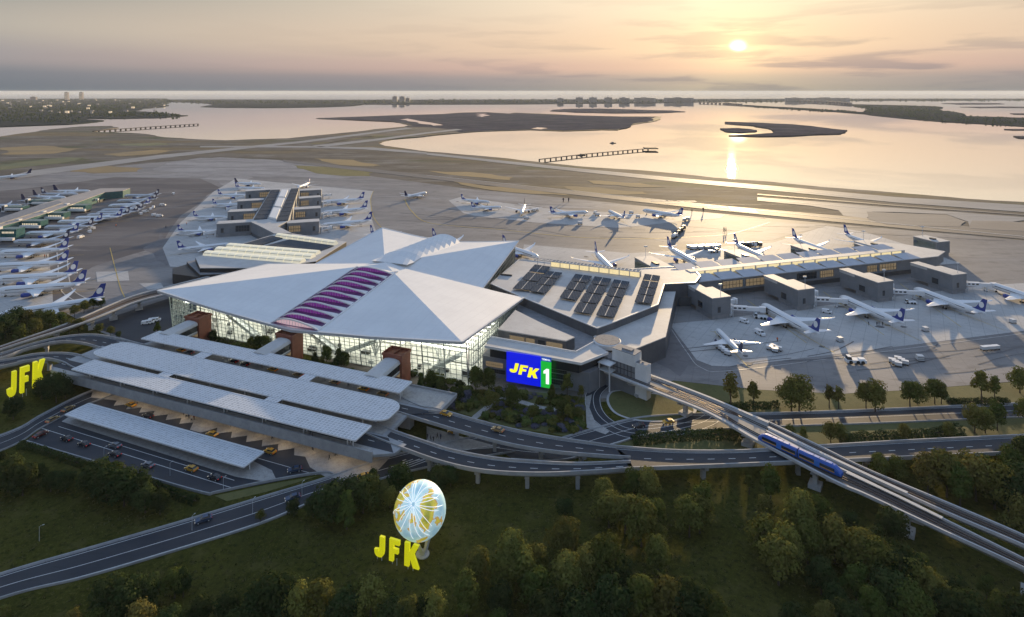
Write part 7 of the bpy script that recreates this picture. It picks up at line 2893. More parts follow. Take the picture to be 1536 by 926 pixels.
# ============================================================ trees and planting
def make_tree(name, seed, h, w, leaf, nleaf, lobes, trunk_h, open_=0.0, conical=0.0, lsz=.62):
    """tapered trunk with limbs under an uneven crown built of small leaf clumps"""
    r_ = random.Random(seed)
    t = thing(name, name.replace('_', ' '), 'tree', (0, 0, 0))
    b = MB()
    top = Vector((r_.uniform(-.3, .3), r_.uniform(-.3, .3), h * .8))
    b.tube([(0, 0, -.1), (0.05, 0, trunk_h * .5), tuple(top * .6), tuple(top)], [h * .026, h * .021, h * .013, h * .004], 7)
    L_ = []
    for i in range(lobes):
        a = i * 2.399 + r_.uniform(-.4, .4)
        f = (i + .5) / lobes
        zz = trunk_h + (h - trunk_h) * (.16 + .74 * f)
        rad = w * .5 * (1 - .55 * f - conical * .35 * f) * r_.uniform(.35, 1.0)
        c = Vector((rad * math.cos(a), rad * math.sin(a), zz))
        s_ = w * r_.uniform(.20, .30) * (1 - conical * .4 * f)
        L_.append((c, s_))
        st = top * r_.uniform(.3, .75)
        if i % 2 == 0:
            b.tube([tuple(st), tuple(st.lerp(c, .55) + Vector((0, 0, .3))), tuple(c)], [h * .010, h * .007, h * .003], 5, cap=False)
    b.build('trunk', M['bark'], t)
    L_.append((Vector((0, 0, h - w * .22)), w * .22))
    L_.append((Vector((0, 0, trunk_h + (h - trunk_h) * .45)), w * .36))
    tot = sum(s * s for _, s in L_)
    vs, fs = [], []
    for c, s in L_:
        k = int(nleaf * s * s / tot)
        sq = Vector((r_.uniform(.9, 1.15), r_.uniform(.9, 1.15), r_.uniform(.72, .95)))
        for _ in range(k):
            d = Vector((r_.gauss(0, 1), r_.gauss(0, 1), r_.gauss(0.25, 1)))
            if d.length < .01:
                continue
            d.normalize()
            q = s * (r_.uniform(.72, 1.02) if r_.random() < .88 else r_.uniform(1.0, 1.25 + open_))
            p = c + Vector((d.x * sq.x, d.y * sq.y, d.z * sq.z)) * q
            if p.z < trunk_h * .55:
                continue
            nrm = (d + Vector((r_.uniform(-.45, .45), r_.uniform(-.45, .45), r_.uniform(-.1, .6)))).normalized()
            a = nrm.orthogonal().normalized()
            bq = nrm.cross(a)
            th = r_.uniform(0, PI)
            a, bq = a * math.cos(th) + bq * math.sin(th), bq * math.cos(th) - a * math.sin(th)
            z_ = lsz * r_.uniform(.6, 1.3) * .5
            o = len(vs)
            vs += [p - a * z_ - bq * z_ * .7, p + a * z_ - bq * z_ * .5, p + a * z_ * .8 + bq * z_ * .8, p - a * z_ * .7 + bq * z_]
            fs.append((o, o + 1, o + 2, o + 3))
    mb = MB()
    mb.add(vs, fs, 0)
    mb.build('crown', M[leaf], t)
    return t


TREES = {
    'olive': [Proto(make_tree('broadleaf_tree', 3, 14, 9.5, 'leaves_olive', 3000, 15, 4.0)), Proto(make_tree('broadleaf_tree', 4, 13, 10.5, 'leaves_olive', 3200, 17, 3.6))],
    'green': [Proto(make_tree('broadleaf_tree', 5, 13, 10, 'leaves_green', 3000, 16, 3.4)), Proto(make_tree('broadleaf_tree', 6, 15, 9, 'leaves_green', 3000, 15, 3.8))],
    'dark': [Proto(make_tree('broadleaf_tree', 7, 12, 11.5, 'leaves_dark', 3200, 18, 2.2)), Proto(make_tree('broadleaf_tree', 8, 13, 10, 'leaves_dark', 3000, 16, 2.4))],
    'feathery': [Proto(make_tree('feathery_tree', 9, 14, 10, 'leaves_autumn', 2100, 18, 3.2, .35)), Proto(make_tree('feathery_tree', 10, 12.5, 9.5, 'leaves_olive', 2000, 18, 2.8, .35))],
    'slim': [Proto(make_tree('slender_tree', 11, 13, 6.0, 'leaves_autumn', 900, 12, 4.2, .5, .4)), Proto(make_tree('slender_tree', 12, 11, 5, 'leaves_olive', 800, 11, 3.8, .5, .4))],
    'conifer': [Proto(make_tree('conifer', 13, 14, 7.5, 'leaves_dark', 2600, 20, 1.6, .1, 1.0)), Proto(make_tree('conifer', 14, 12, 7, 'leaves_green', 2400, 18, 1.6, .1, .9))],
}
rt = random.Random(77)
ADJ = {'olive': 'olive round-crowned tree', 'green': 'green round-crowned tree', 'dark': 'dark spreading tree', 'feathery': 'feathery yellowish tree', 'slim': 'slender thin-leaved tree', 'conifer': 'dark upright conifer'}


def grove(where, group, items, z=0.0):
    """items = (px, py of the trunk foot, height in photo px, kind)"""
    cnt = {}
    items = sorted(items, key=lambda q: q[0])
    for (px, py, hp, kind) in items:
        i = cnt.get(kind, 0)
        cnt[kind] = i + 1
        p = W(px, py, z)
        hm_ = hp * p.y / FPX
        pr = rt.choice(TREES[kind])
        base = {3: 14, 4: 13}.get(0, None)
        ph = pr.root['h0'] if 'h0' in pr.root.keys() else 13.5
        s = hm_ / ph
        one = sum(1 for q in items if q[3] == kind) == 1
        lb = '%s %s' % (ADJ[kind], where) if one else '%s %s, %s from left' % (ADJ[kind], where, ordn(i))
        pr.put((p.x, p.y, z - .05), rt.uniform(0, 6.28), lb, group, (s * rt.uniform(.93, 1.1), s * rt.uniform(.93, 1.1), s), cat='tree')


for k, hs in (('olive', (14, 13)), ('green', (13, 15)), ('dark', (12, 13)), ('feathery', (14, 12.5)), ('slim', (13, 11)), ('conifer', (14, 12))):
    for pr, h_ in zip(TREES[k], hs):
        pr.root['h0'] = float(h_)

O, G_, D, F, S, C_ = 'olive', 'green', 'dark', 'feathery', 'slim', 'conifer'
grove('below the front elevated road, centre right', 'trees on the lawn below the elevated road', [
    (906, 768, 48, O), (913, 792, 50, O), (951, 756, 50, G_), (971, 758, 52, O), (938, 800, 55, O), (962, 820, 66, O), (982, 796, 46, G_), (990, 818, 30, F), (1034, 806, 58, O), (1052, 786, 58, G_), (1050, 800, 55, O), (987, 866, 56, O), (848, 842, 58, O), (848, 776, 26, D)])
grove('in the bottom centre clump', 'trees in the bottom centre clump', [
    (716, 884, 56, O), (768, 868, 66, O), (757, 894, 62, O), (784, 886, 58, O), (805, 868, 50, F), (804, 912, 56, G_), (880, 886, 58, O), (908, 884, 72, G_), (850, 902, 66, O), (930, 890, 52, D), (700, 926, 62, G_), (652, 940, 52, F), (612, 944, 46, O), (752, 930, 50, D), (640, 934, 40, D),
    (746, 958, 40, G_)])
grove('along the bottom edge right of centre', 'trees along the bottom edge right of centre', [
    (820, 950, 56, D), (870, 956, 62, D), (920, 942, 66, D), (962, 936, 72, G_), (1002, 944, 72, F), (1036, 950, 66, D), (1075, 958, 60, G_)])
grove('on the right below the blue train', 'trees below the blue train', [
    (1156, 752, 50, G_), (1124, 742, 30, S), (1148, 778, 34, F), (1200, 812, 70, O), (1232, 806, 58, G_), (1145, 834, 58, F), (1180, 856, 66, F), (1212, 846, 62, O), (1168, 878, 70, O), (1252, 846, 66, F), (1290, 852, 58, O), (1338, 822, 56, D), (1318, 850, 50, D), (1276, 800, 30, D)])
grove('in the bottom right wood', 'trees in the bottom right wood', [
    (1232, 892, 52, D), (1290, 868, 66, F), (1320, 884, 72, O), (1284, 906, 58, G_), (1350, 890, 72, D), (1374, 906, 66, F), (1334, 926, 68, D), (1400, 920, 60, F), (1252, 922, 46, D), (1310, 946, 62, G_), (1366, 946, 66, G_), (1420, 946, 58, D), (1236, 956, 50, O), (1274, 962, 56, D), (1456, 958, 62, D), (1500, 946, 52, G_), (1536, 956, 62, D),
    (1196, 966, 50, D), (1440, 910, 40, D), (1480, 900, 36, G_), (1380, 870, 40, G_)])
grove('between the elevated road and the guideway, far right', 'trees right of the guideway', [
    (1320, 722, 40, O), (1346, 722, 36, F), (1392, 740, 60, F), (1420, 746, 66, O), (1452, 730, 48, O), (1464, 752, 66, F), (1492, 764, 72, F), (1440, 760, 60, G_), (1520, 736, 62, G_), (1545, 720, 64, D), (1540, 760, 64, D), (1512, 766, 58, D), (1536, 810, 60, F), (1536, 700, 44, F), (1480, 724, 38, G_), (1510, 708, 36, O), (1408, 718, 40, O)])
grove('on the verge along the apron edge', 'trees in the row along the apron edge', [
    (1096, 612, 52, S), (1130, 612, 40, S), (1187, 616, 44, O), (1199, 618, 50, O), (1244, 612, 34, S), (1258, 614, 34, S), (1299, 614, 38, O), (1313, 618, 44, O), (1365, 612, 40, G_), (1376, 606, 32, F), (1402, 606, 36, G_), (1412, 606, 30, G_), (1472, 606, 50, S), (1492, 604, 40, S), (1530, 590, 36, O), (1556, 590, 40, O), (1600, 600, 44, G_)])
grove('between the two roads on the right', 'trees between the two right roads', [
    (1185, 662, 24, F), (1205, 666, 26, S), (1246, 664, 30, F), (1260, 664, 28, F), (1356, 660, 24, F), (1424, 660, 26, F), (1462, 650, 40, O), (1478, 650, 36, O), (1496, 646, 42, G_), (1540, 640, 40, O), (1600, 640, 42, O)])
grove('in the dark clump left of the straight road', 'trees left of the straight road', [
    (12, 738, 50, D), (34, 744, 46, D), (4, 716, 40, C_), (58, 722, 26, D), (76, 738, 28, D), (98, 738, 30, D), (140, 742, 44, D), (160, 752, 52, D), (186, 760, 56, D), (172, 740, 44, G_), (206, 756, 46, D), (218, 770, 40, D), (240, 772, 36, D), (150, 726, 36, G_), (20, 630, 34, D), (84, 604, 44, D), (98, 598, 30, D), (62, 600, 30, D)])
grove('beside the straight road near the globe', 'trees between the straight road and the globe', [
    (498, 782, 56, D), (520, 794, 60, C_), (545, 770, 54, D), (528, 764, 46, G_), (560, 748, 46, C_), (600, 738, 40, D), (655, 738, 34, D), (676, 730, 30, D), (470, 776, 32, D), (440, 776, 26, D), (585, 762, 30, F), (391, 783, 18, F)])
grove('along the bottom left edge', 'trees along the bottom left edge', [
    (160, 926, 58, D), (190, 934, 60, D), (222, 918, 50, D), (262, 898, 44, G_), (275, 896, 46, C_), (208, 958, 54, F), (300, 940, 42, D), (344, 936, 46, D), (388, 940, 60, D), (416, 934, 68, D), (446, 940, 62, F), (478, 934, 62, F), (520, 938, 48, D), (556, 928, 60, F), (540, 922, 46, F), (508, 944, 46, D), (586, 952, 46, D), (6, 926, 18, F), (110, 940, 26, F), (140, 960, 40, G_), (250, 962, 44, D), (360, 966, 50, D)])
grove('behind the left curved ramps', 'trees behind the left curved ramps', [
    (8, 508, 34, D), (22, 498, 34, D), (40, 496, 30, O), (58, 492, 26, O), (75, 492, 26, G_), (30, 514, 26, G_), (52, 504, 26, F), (92, 488, 20, G_), (112, 476, 18, O), (126, 470, 18, O), (140, 464, 16, G_), (152, 462, 14, G_), (104, 503, 24, F), (118, 502, 24, O), (84, 506, 20, G_), (148, 502, 16, O), (166, 504, 14, O), (-10, 520, 34, D), (-40, 530, 40, D), (236, 500, 18, C_), (178, 507, 10, D)])
grove('between the canopies and the glass hall', 'trees beside the red towers', [
    (376, 524, 18, G_), (386, 528, 24, G_), (397, 526, 22, G_), (430, 536, 22, D), (490, 548, 28, G_), (508, 556, 34, C_), (516, 556, 28, G_), (472, 548, 20, C_), (632, 586, 26, C_), (646, 584, 28, G_), (660, 590, 22, G_), (306, 513, 12, G_), (320, 512, 16, D), (612, 560, 16, D)])
gd = [(668, 600, 22, C_), (690, 602, 18, D), (714, 588, 38, G_), (733, 592, 40, G_), (735, 616, 28, O), (768, 614, 34, G_), (828, 602, 26, C_), (851, 600, 40, S), (872, 602, 24, S), (842, 626, 28, G_), (852, 634, 28, S), (800, 626, 16, O), (868, 630, 18, O), (756, 630, 14, G_)]
grove('in the planted garden under the big screen', 'trees in the garden under the big screen', gd)

# garden ground, path, shrubs
ground('planting_bed', [(640, 582), (700, 584), (760, 584), (880, 596), (878, 650), (850, 655), (780, 644), (720, 628), (655, 609), (634, 600)], .06, M['short_grass'], 1, .04, 70)
pth = spline(WP([(706, 632), (725, 616), (742, 604), (762, 598), (785, 604), (812, 612), (842, 616)]), 8)
b = MB()
strip(b, [Vector((p.x, p.y)) for p in pth], 3.4, .1)
b.build('path', M['paving'], kind='structure')


def make_bush(name, seed, leaf, flat=.7):
    r_ = random.Random(seed)
    t = thing(name, name, 'shrub', (0, 0, 0))
    b = MB()
    for k in range(4):
        a = k * 1.6
        b.tube([(0, 0, -.05), (.25 * math.cos(a), .25 * math.sin(a), .5), (.6 * math.cos(a), .6 * math.sin(a), 1.1)], [.08, .06, .02], 5, cap=False)
    b.build('stems', M['bark'], t)
    vs, fs = [], []
    L_ = [(Vector((r_.uniform(-.7, .7), r_.uniform(-.7, .7), r_.uniform(.7, 1.3))), r_.uniform(.6, 1.0)) for _ in range(7)]
    for c, s in L_:
        for _ in range(75):
            d = Vector((r_.gauss(0, 1), r_.gauss(0, 1), r_.gauss(.2, 1))).normalized()
            p = c + d * s * r_.uniform(.6, 1.12)
            p.z = max(.05, p.z * flat)
            nrm = (d + Vector((r_.uniform(-.7, .7), r_.uniform(-.7, .7), r_.uniform(-.2, .8)))).normalized()
            a = nrm.orthogonal().normalized()
            bq = nrm.cross(a)
            z_ = r_.uniform(.12, .24)
            o = len(vs)
            vs += [p - a * z_ - bq * z_, p + a * z_ - bq * z_ * .6, p + a * z_ * .8 + bq * z_, p - a * z_ + bq * z_ * .8]
            fs.append((o, o + 1, o + 2, o + 3))
    mb = MB()
    mb.add(vs, fs, 0)
    mb.build('foliage', M[leaf], t)
    return t


BU = {'green': Proto(make_bush('shrub', 1, 'leaves_green')), 'olive': Proto(make_bush('shrub', 2, 'leaves_olive')), 'dark': Proto(make_bush('shrub', 3, 'leaves_dark')), 'lavender': Proto(make_bush('shrub', 4, 'leaves_lavender', .5)), 'autumn': Proto(make_bush('shrub', 5, 'leaves_autumn')), 'bright': Proto(make_bush('shrub', 6, 'leaves_bright'))}
rb = random.Random(5)


def shrubs(poly, n, where, group, kinds, smin, smax, mind=0):
    xs, ys = [p[0] for p in poly], [p[1] for p in poly]
    k = 0
    pts = []
    tries = 0
    while k < n and tries < n * 60:
        tries += 1
        x, y = rb.uniform(min(xs), max(xs)), rb.uniform(min(ys), max(ys))
        if not inpoly(x, y, poly):
            continue
        p = W(x, y)
        if any((p - q).length < mind for q in pts):
            continue
        if where == 'garden' and min((p - Vector((q.x, q.y, 0))).length for q in pth) < 3.2:
            continue
        pts.append(p)
        kd = rb.choice(kinds)
        s = rb.uniform(smin, smax)
        wr = {'garden': 'in the garden bed under the big screen'}.get(where, where)
        nm_ = {'green': 'green', 'olive': 'olive', 'dark': 'dark green', 'lavender': 'lavender-grey', 'autumn': 'yellowish', 'bright': 'bright green'}[kd]
        BU[kd].put((p.x, p.y, .02), rb.uniform(0, 6.28), '%s shrub %s' % (nm_, wr), '%s shrubs %s' % (nm_, wr), (s, s, s * rb.uniform(.8, 1.2)), cat='shrub')
        k += 1


shrubs([(640, 588), (700, 586), (760, 588), (876, 600), (874, 648), (850, 651), (780, 640), (720, 625), (655, 606)], 150, 'garden', 'g', ('bright', 'olive', 'green', 'lavender', 'lavender', 'bright', 'autumn', 'dark'), 1.0, 2.1, 2.5)
shrubs([(610, 550), (640, 560), (700, 583), (660, 590), (630, 590), (610, 572)], 18, 'at the foot of the glass corner', 'g', ('dark', 'green'), 1.3, 2.2, 2.5)
shrubs([(350, 516), (420, 532), (540, 560), (540, 566), (420, 540), (350, 524)], 26, 'between the canopies and the glass wall', 'g', ('dark', 'green'), 1.2, 1.9, 2.5)


def hedge(pxs, label, w, h, leaf, seed, n_=40):
    """clipped but shaggy row, one plant mass"""
    r_ = random.Random(seed)
    pts = spline(WP(pxs), 10)
    L_ = sum((q - p).length for p, q in zip(pts, pts[1:]))
    vs, fs = [], []
    for _ in range(int(L_ * n_)):
        t = r_.random() * (len(pts) - 1)
        i = int(t)
        c = pts[i].lerp(pts[min(i + 1, len(pts) - 1)], t - i)
        hh = h * (.8 + .35 * mnoise.noise(Vector((c.x * .22, c.y * .22, seed))))
        ww = w * (.85 + .4 * mnoise.noise(Vector((c.x * .16, c.y * .16, seed + 9))))
        a = r_.uniform(0, PI)
        rad = math.sqrt(r_.uniform(.5, 1.05))
        d = (pts[min(i + 1, len(pts) - 1)] - pts[max(i - 1, 0)]).normalized()
        nv = Vector((-d.y, d.x, 0))
        p = c + nv * (ww / 2 * math.cos(a) * rad) + Vector((0, 0, max(.05, hh * math.sin(a) * rad)))
        nrm = (nv * math.cos(a) + Vector((0, 0, math.sin(a))) + Vector((r_.uniform(-.7, .7), r_.uniform(-.7, .7), r_.uniform(-.3, .6)))).normalized()
        a_ = nrm.orthogonal().normalized()
        bq = nrm.cross(a_)
        z_ = r_.uniform(.18, .38)
        o = len(vs)
        vs += [p - a_ * z_ - bq * z_, p + a_ * z_ - bq * z_ * .6, p + a_ * z_ * .8 + bq * z_, p - a_ * z_ + bq * z_ * .8]
        fs.append((o, o + 1, o + 2, o + 3))
    root = thing('hedge', label, 'hedge', (pts[0].x, pts[0].y, 0))
    mb = MB()
    mb.add(vs, fs, 0)
    mb.build('foliage', M[leaf], root, (pts[0].x, pts[0].y, 0))
    mb = MB()
    mb.tube([(p.x, p.y, h * .3) for p in pts[::4]], .25, 5)
    mb.build('stem', M['bark'], root, (pts[0].x, pts[0].y, 0))


hedge([(30, 671), (62, 678), (95, 690), (128, 701)], 'dark hedge below the left end of the pick-up road', 4.0, 3.2, 'leaves_dark', 1)
hedge([(222, 728), (255, 742), (294, 756)], 'dark hedge ending beside the straight road', 4.5, 4.0, 'leaves_dark', 2)
hedge([(948, 664), (1000, 660), (1060, 656), (1126, 658)], 'dark hedge under the guideway between the two roads', 7, 5.0, 'leaves_dark', 3, 50)
hedge([(1262, 663), (1310, 660), (1380, 656), (1440, 650)], 'dark hedge between the two right roads', 7, 5.0, 'leaves_dark', 4, 50)
hedge([(1095, 612), (1130, 612), (1168, 611)], 'low hedge on the verge behind the far guideway beam', 5, 4.0, 'leaves_dark', 5, 45)
hedge([(1424, 606), (1470, 606), (1512, 604)], 'low hedge on the verge near the right edge', 5, 4.0, 'leaves_dark', 6, 45)
hedge([(300, 508), (330, 512), (372, 522)], 'dark hedge at the left foot of the glass wall', 4, 3.5, 'leaves_dark', 8)
# rough tussocks over the near lawn: too many to count
mb = MB()
rq = random.Random(88)
keep = [(0, 900), (250, 850), (420, 785), (620, 715), (700, 720), (1000, 715), (1300, 740), (1536, 870), (1536, 960), (0, 960)]
keep2 = [(0, 690), (250, 750), (310, 756), (480, 718), (390, 750), (270, 784), (0, 862)]
cnt = 0
while cnt < 3000:
    x, y = rq.uniform(-40, 1560), rq.uniform(660, 960)
    if not (inpoly(x, y, keep) or inpoly(x, y, keep2)):
        continue
    p = W(x, y)
    if mnoise.noise(Vector((p.x * .03, p.y * .03, 3))) + rq.uniform(-.5, .5) < -.05:
        continue
    cnt += 1
    for _ in range(4):
        a = rq.uniform(0, 6.28)
        r0 = rq.uniform(.3, .9)
        h_ = rq.uniform(.15, .42)
        q = p + Vector((rq.uniform(-.6, .6), rq.uniform(-.6, .6), 0))
        dx, dy = math.cos(a) * r0 * .5, math.sin(a) * r0 * .5
        mb.add([(q.x - dx, q.y - dy, 0), (q.x + dx, q.y + dy, 0), (q.x + dx * .7 + .2, q.y + dy * .7, h_), (q.x - dx * .5, q.y - dy * .5 + .1, h_ * .9)], [(0, 1, 2, 3)], rq.choice((0, 0, 1)))
mat('tussock_green', (0.06, 0.062, 0.016), .95, var=(0.08, 0.078, 0.022), scale=.1)
mat('tussock_dry', (0.12, 0.105, 0.034), .95, var=(0.14, 0.125, 0.045), scale=.1)
mb.build('tussocks', [M['tussock_green'], M['tussock_dry']], kind='stuff')
# ============================================================ yellow letters, globe, far towers, bridge, posts
mat('sign_yellow', (0.55, 0.52, 0.02), .5, emit=srgb(226, 222, 14), estr=.36)


def letter_sign(label, p, q, h, zb, depth, back, shear=.16, z_slope=0.0, gap=.335):
    p, q = Vector((p.x, p.y, 0)), Vector((q.x, q.y, 0))
    d_ = (q - p)
    L_ = d_.length
    d_.normalize()
    nrm = Vector((d_.y, -d_.x, 0))
    if nrm.dot(-p) < 0:
        nrm = -nrm
    Mt = Matrix(((d_.x, 0, nrm.x, p.x), (d_.y, 0, nrm.y, p.y), (0, 1, 0, zb), (0, 0, 0, 1)))
    root = thing('letter_sign', label, 'sign', (p.x, p.y, 0))
    of = (p.x, p.y, 0)
    for i, ch in enumerate('JFK'):
        w_ = L_ * (.30 if ch != 'K' else .33)
        gl_ = glyph(ch, Mt @ T(L_ * gap * i, 0, 0), w_, h * (1 + .05 * i), depth, shear)
        lt = gl_.build('letter', M['sign_yellow'], root, of)
        mb = MB()
        for xx in (.12, .45):
            c = Mt @ Vector((L_ * gap * i + w_ * (xx + .1), 0, depth * .5))
            mb.cyl(c.x, c.y, 0, zb + 1.2, .14, 6)
        mb.build('post', M['fascia_metal'], root, of)
    return root


letter_sign('big glowing yellow JFK letters standing on the left grass bank', W(9, 604), W(66, 583), 13.0, 2.6, 2.0, None, .05)
letter_sign('smaller yellow JFK letters standing beside the globe', W(563, 836), W(630, 858), 7.4, 1.2, .9, None, .04, gap=.34)
# globe --------------------------------------------------------
gp = W(634, 832)
GC_ = Vector((gp.x - 1.2, gp.y + 1.5, 14.6))
GR_ = 9.3
gl = thing('globe', 'giant glowing globe sculpture with white flight lines on the lawn', 'globe', (gp.x, gp.y, 0))
go_ = (gp.x, gp.y, 0)
m = bpy.data.materials.new('globe_skin')
m.use_nodes = True
N, L = m.node_tree.nodes, m.node_tree.links
bs = N['Principled BSDF']
bs.inputs['Roughness'].default_value = .35
geo = N.new('ShaderNodeTexCoord')
no = N.new('ShaderNodeTexNoise')
no.inputs['Scale'].default_value = .115
no.inputs['Detail'].default_value = 5
no.inputs['Roughness'].default_value = .55
mp = N.new('ShaderNodeMapping')
mp.inputs['Location'].default_value = (3.1, 7.7, 1.3)
L.new(geo.outputs['Object'], mp.inputs[0])
L.new(mp.outputs[0], no.inputs['Vector'])
cr = N.new('ShaderNodeValToRGB')
cr.color_ramp.interpolation = 'LINEAR'
el = cr.color_ramp.elements
while len(el) < 7:
    el.new(.5)
for e_, (p_, c_) in zip(el, ((0.0, srgb(120, 160, 190)), (.40, srgb(150, 188, 202)), (.495, srgb(188, 214, 214)), (.505, srgb(190, 140, 90)), (.53, srgb(206, 190, 70)), (.61, srgb(140, 146, 60)), (.70, srgb(186, 116, 96)))):
    e_.position = p_
    e_.color = c_
L.new(no.outputs[0], cr.inputs[0])
L.new(cr.outputs[0], bs.inputs['Base Color'])
L.new(cr.outputs[0], bs.inputs['Emission Color'])
bs.inputs['Emission Strength'].default_value = .34
MATS['globe_skin'] = m
b = MB()
nu, nv = 48, 28
vs, fs = [], []
for j in range(nv + 1):
    ph = -PI / 2 + PI * j / nv
    k = 1.0 if ph > 0 else 1 - .10 * (math.sin(-ph)) ** 2
    for i in range(nu):
        th = 2 * PI * i / nu
        vs.append(GC_ + Vector((math.cos(ph) * math.cos(th) * k, math.cos(ph) * math.sin(th) * k, math.sin(ph) * 1.02)) * GR_)
for j in range(nv):
    for i in range(nu):
        fs.append((j * nu + i, j * nu + (i + 1) % nu, (j + 1) * nu + (i + 1) % nu, (j + 1) * nu + i))
b.add(vs, fs, 0, True)
sk = b.build('ball', M['globe_skin'], gl, go_)
mat('flight_line', (.8, .8, .8), .4, emit=(.95, .97, 1.0), estr=.38)
view = (Vector((0, 0, CAM_H)) - GC_).normalized()
rgt = Vector((0, 0, 1)).cross(view).normalized()
upv = view.cross(rgt)
hub = (view * .93 - rgt * .24 + upv * .20).normalized()
t1 = hub.orthogonal().normalized()
t2 = hub.cross(t1)
rg = random.Random(2)
for k in range(22):
    a = 2 * PI * k / 22 + rg.uniform(-.09, .09)
    reach = rg.uniform(.75, 1.35)
    bend = rg.uniform(-.35, .35)
    pts = []
    for s in range(11):
        t = .06 + .94 * s / 10
        an = a + bend * t * t
        d = hub * math.cos(reach * t) + (t1 * math.cos(an) + t2 * math.sin(an)) * math.sin(reach * t)
        k_ = 1.0 if d.z > 0 else 1 - .10 * d.z * d.z
        pts.append(GC_ + Vector((d.x * k_, d.y * k_, d.z * 1.02)) * GR_ + d * (.06 + .35 * math.sin(PI * t)))
    b = MB()
    b.tube(pts, [.07, .09, .11, .12, .12, .12, .12, .11, .1, .09, .06], 6)
    b.build('flight_line', M['flight_line'], sk, go_)
for k, a in enumerate((2.6, 4.6, 5.7, .9)):
    d = Vector((math.cos(a), math.sin(a), 0))
    s_ = Vector((-d.y, d.x, 0))
    pth_ = [gp + d * .9 + Vector((0, 0, .1)), gp + d * 1.6 + Vector((0, 0, 2.2)), GC_.lerp(GC_, 0) * 1.0 + d * 4.6 + Vector((0, 0, -GR_ * .86)), GC_ + d * 6.3 + Vector((0, 0, -GR_ * .60))]
    pp = spline(pth_, 5)
    b = MB()
    for x, y in zip(pp, pp[1:]):
        b.bar(x, y, 1.25, .3, up=tuple(d))
    b.build('leg', M['white_cladding'], gl, go_)
b = MB()
b.cyl(gp.x, gp.y, 0, .35, 2.4, 20)
b.build('base', M['light_concrete'], gl, go_)

# far towers ----------------------------------------------------
mat('far_tower', (0.20, 0.17, 0.17), .8)
mat('far_tower_pale', (0.30, 0.28, 0.28), .8)
mat('far_glow', (0.4, 0.35, 0.3), .8, emit=(1, .75, .45), estr=.35)
for i, (x0, x1, yt, yb, m_, lb) in enumerate(((96.5, 101.5, 138.6, 150.4, 'far_tower', 'left of two dark towers standing on the far left shore'), (118.5, 123.5, 138.6, 150.4, 'far_tower', 'right of two dark towers standing on the far left shore'),
                                              (45, 54, 145.6, 150.5, 'far_tower', 'low dark block among houses on the far left shore'),
                                              (588.5, 596, 145.0, 153, 'far_tower_pale', 'left of two far blocks on the barrier island, centre'), (599, 607.5, 145.0, 153, 'far_tower_pale', 'right of two far blocks on the barrier island, centre'), (608, 615, 147.2, 153, 'far_tower_pale', 'low block beside the two far centre blocks'),
                                              (836, 846, 147.6, 153.6, 'far_tower_pale', 'first low block left of the far row on the barrier island'), (864, 875, 146.4, 153.6, 'far_tower_pale', 'second block in the far row on the barrier island'), (884, 896, 146.4, 153.6, 'far_tower_pale', 'third block in the far row on the barrier island'),
                                              (907, 919, 146.4, 153.6, 'far_tower_pale', 'fourth block in the far row on the barrier island'), (929, 945, 146.8, 153.6, 'far_tower_pale', 'fifth block in the far row on the barrier island'), (952, 984, 146.8, 153.4, 'far_tower_pale', 'long sixth block in the far row on the barrier island'),
                                              (997, 1041, 146.8, 153.2, 'far_tower_pale', 'longest last block in the far row on the barrier island'), (1179, 1208, 147, 152, 'far_tower_pale', 'wide far block above the trestle bridge'), (1210, 1275, 147, 151.6, 'far_tower_pale', 'very long far block right of the trestle bridge'))):
    p, q = W(x0, yb), W(x1, yb)
    h_ = CAM_H - (yt - 137) * p.y / FPX
    w_ = q.x - p.x
    t = thing('apartment_block', lb, 'building', ((p.x + q.x) / 2, p.y, 0), 0, 'apartment blocks on the far shores')
    of = ((p.x + q.x) / 2, p.y, 0)
    b = MB()
    nseg = max(1, int(w_ / 75))
    for k in range(nseg):
        xa = p.x + w_ * k / nseg
        b.box(xa, xa + w_ / nseg * .94, p.y, p.y + 40, 0, h_ * (1 if k % 2 == 0 else .93))
    b.build('walls', M[m_], t, of)
    b = MB()
    b.box(p.x + w_ * .3, p.x + w_ * .55, p.y + 10, p.y + 25, h_ - .1, h_ + 9)
    b.build('roof_plant', M[m_], t, of)
    b = MB()
    nz = 5
    for k in range(nz):
        b.box(p.x + w_ * .08, p.x + w_ * .9, p.y - 1, p.y - .2, h_ * (.12 + .17 * k), h_ * (.17 + .17 * k))
    b.build('window_rows', M['window_dark'] if i > 1 else M['far_glow'], t, of)


def trestle(name, label, pts, z, w, npier, deck_m, h=2.0, pw=.35):
    e_ = resample([W(x, y) for x, y in pts], npier)
    of = (e_[0].x, e_[0].y, 0)
    t = thing(name, label, 'bridge' if name == 'trestle_bridge' else 'pier', of)
    b = MB()
    for p, q in zip(e_, e_[1:]):
        b.bar(p + Vector((0, 0, z)), q + Vector((0, 0, z)), w, h)
    b.build('deck', deck_m, t, of)
    for k in range(npier):
        b = MB()
        b.box(e_[k].x - w * pw, e_[k].x + w * pw, e_[k].y - w * pw, e_[k].y + w * pw, -2.5, z)
        b.build('pile', deck_m, t, of)
    return t


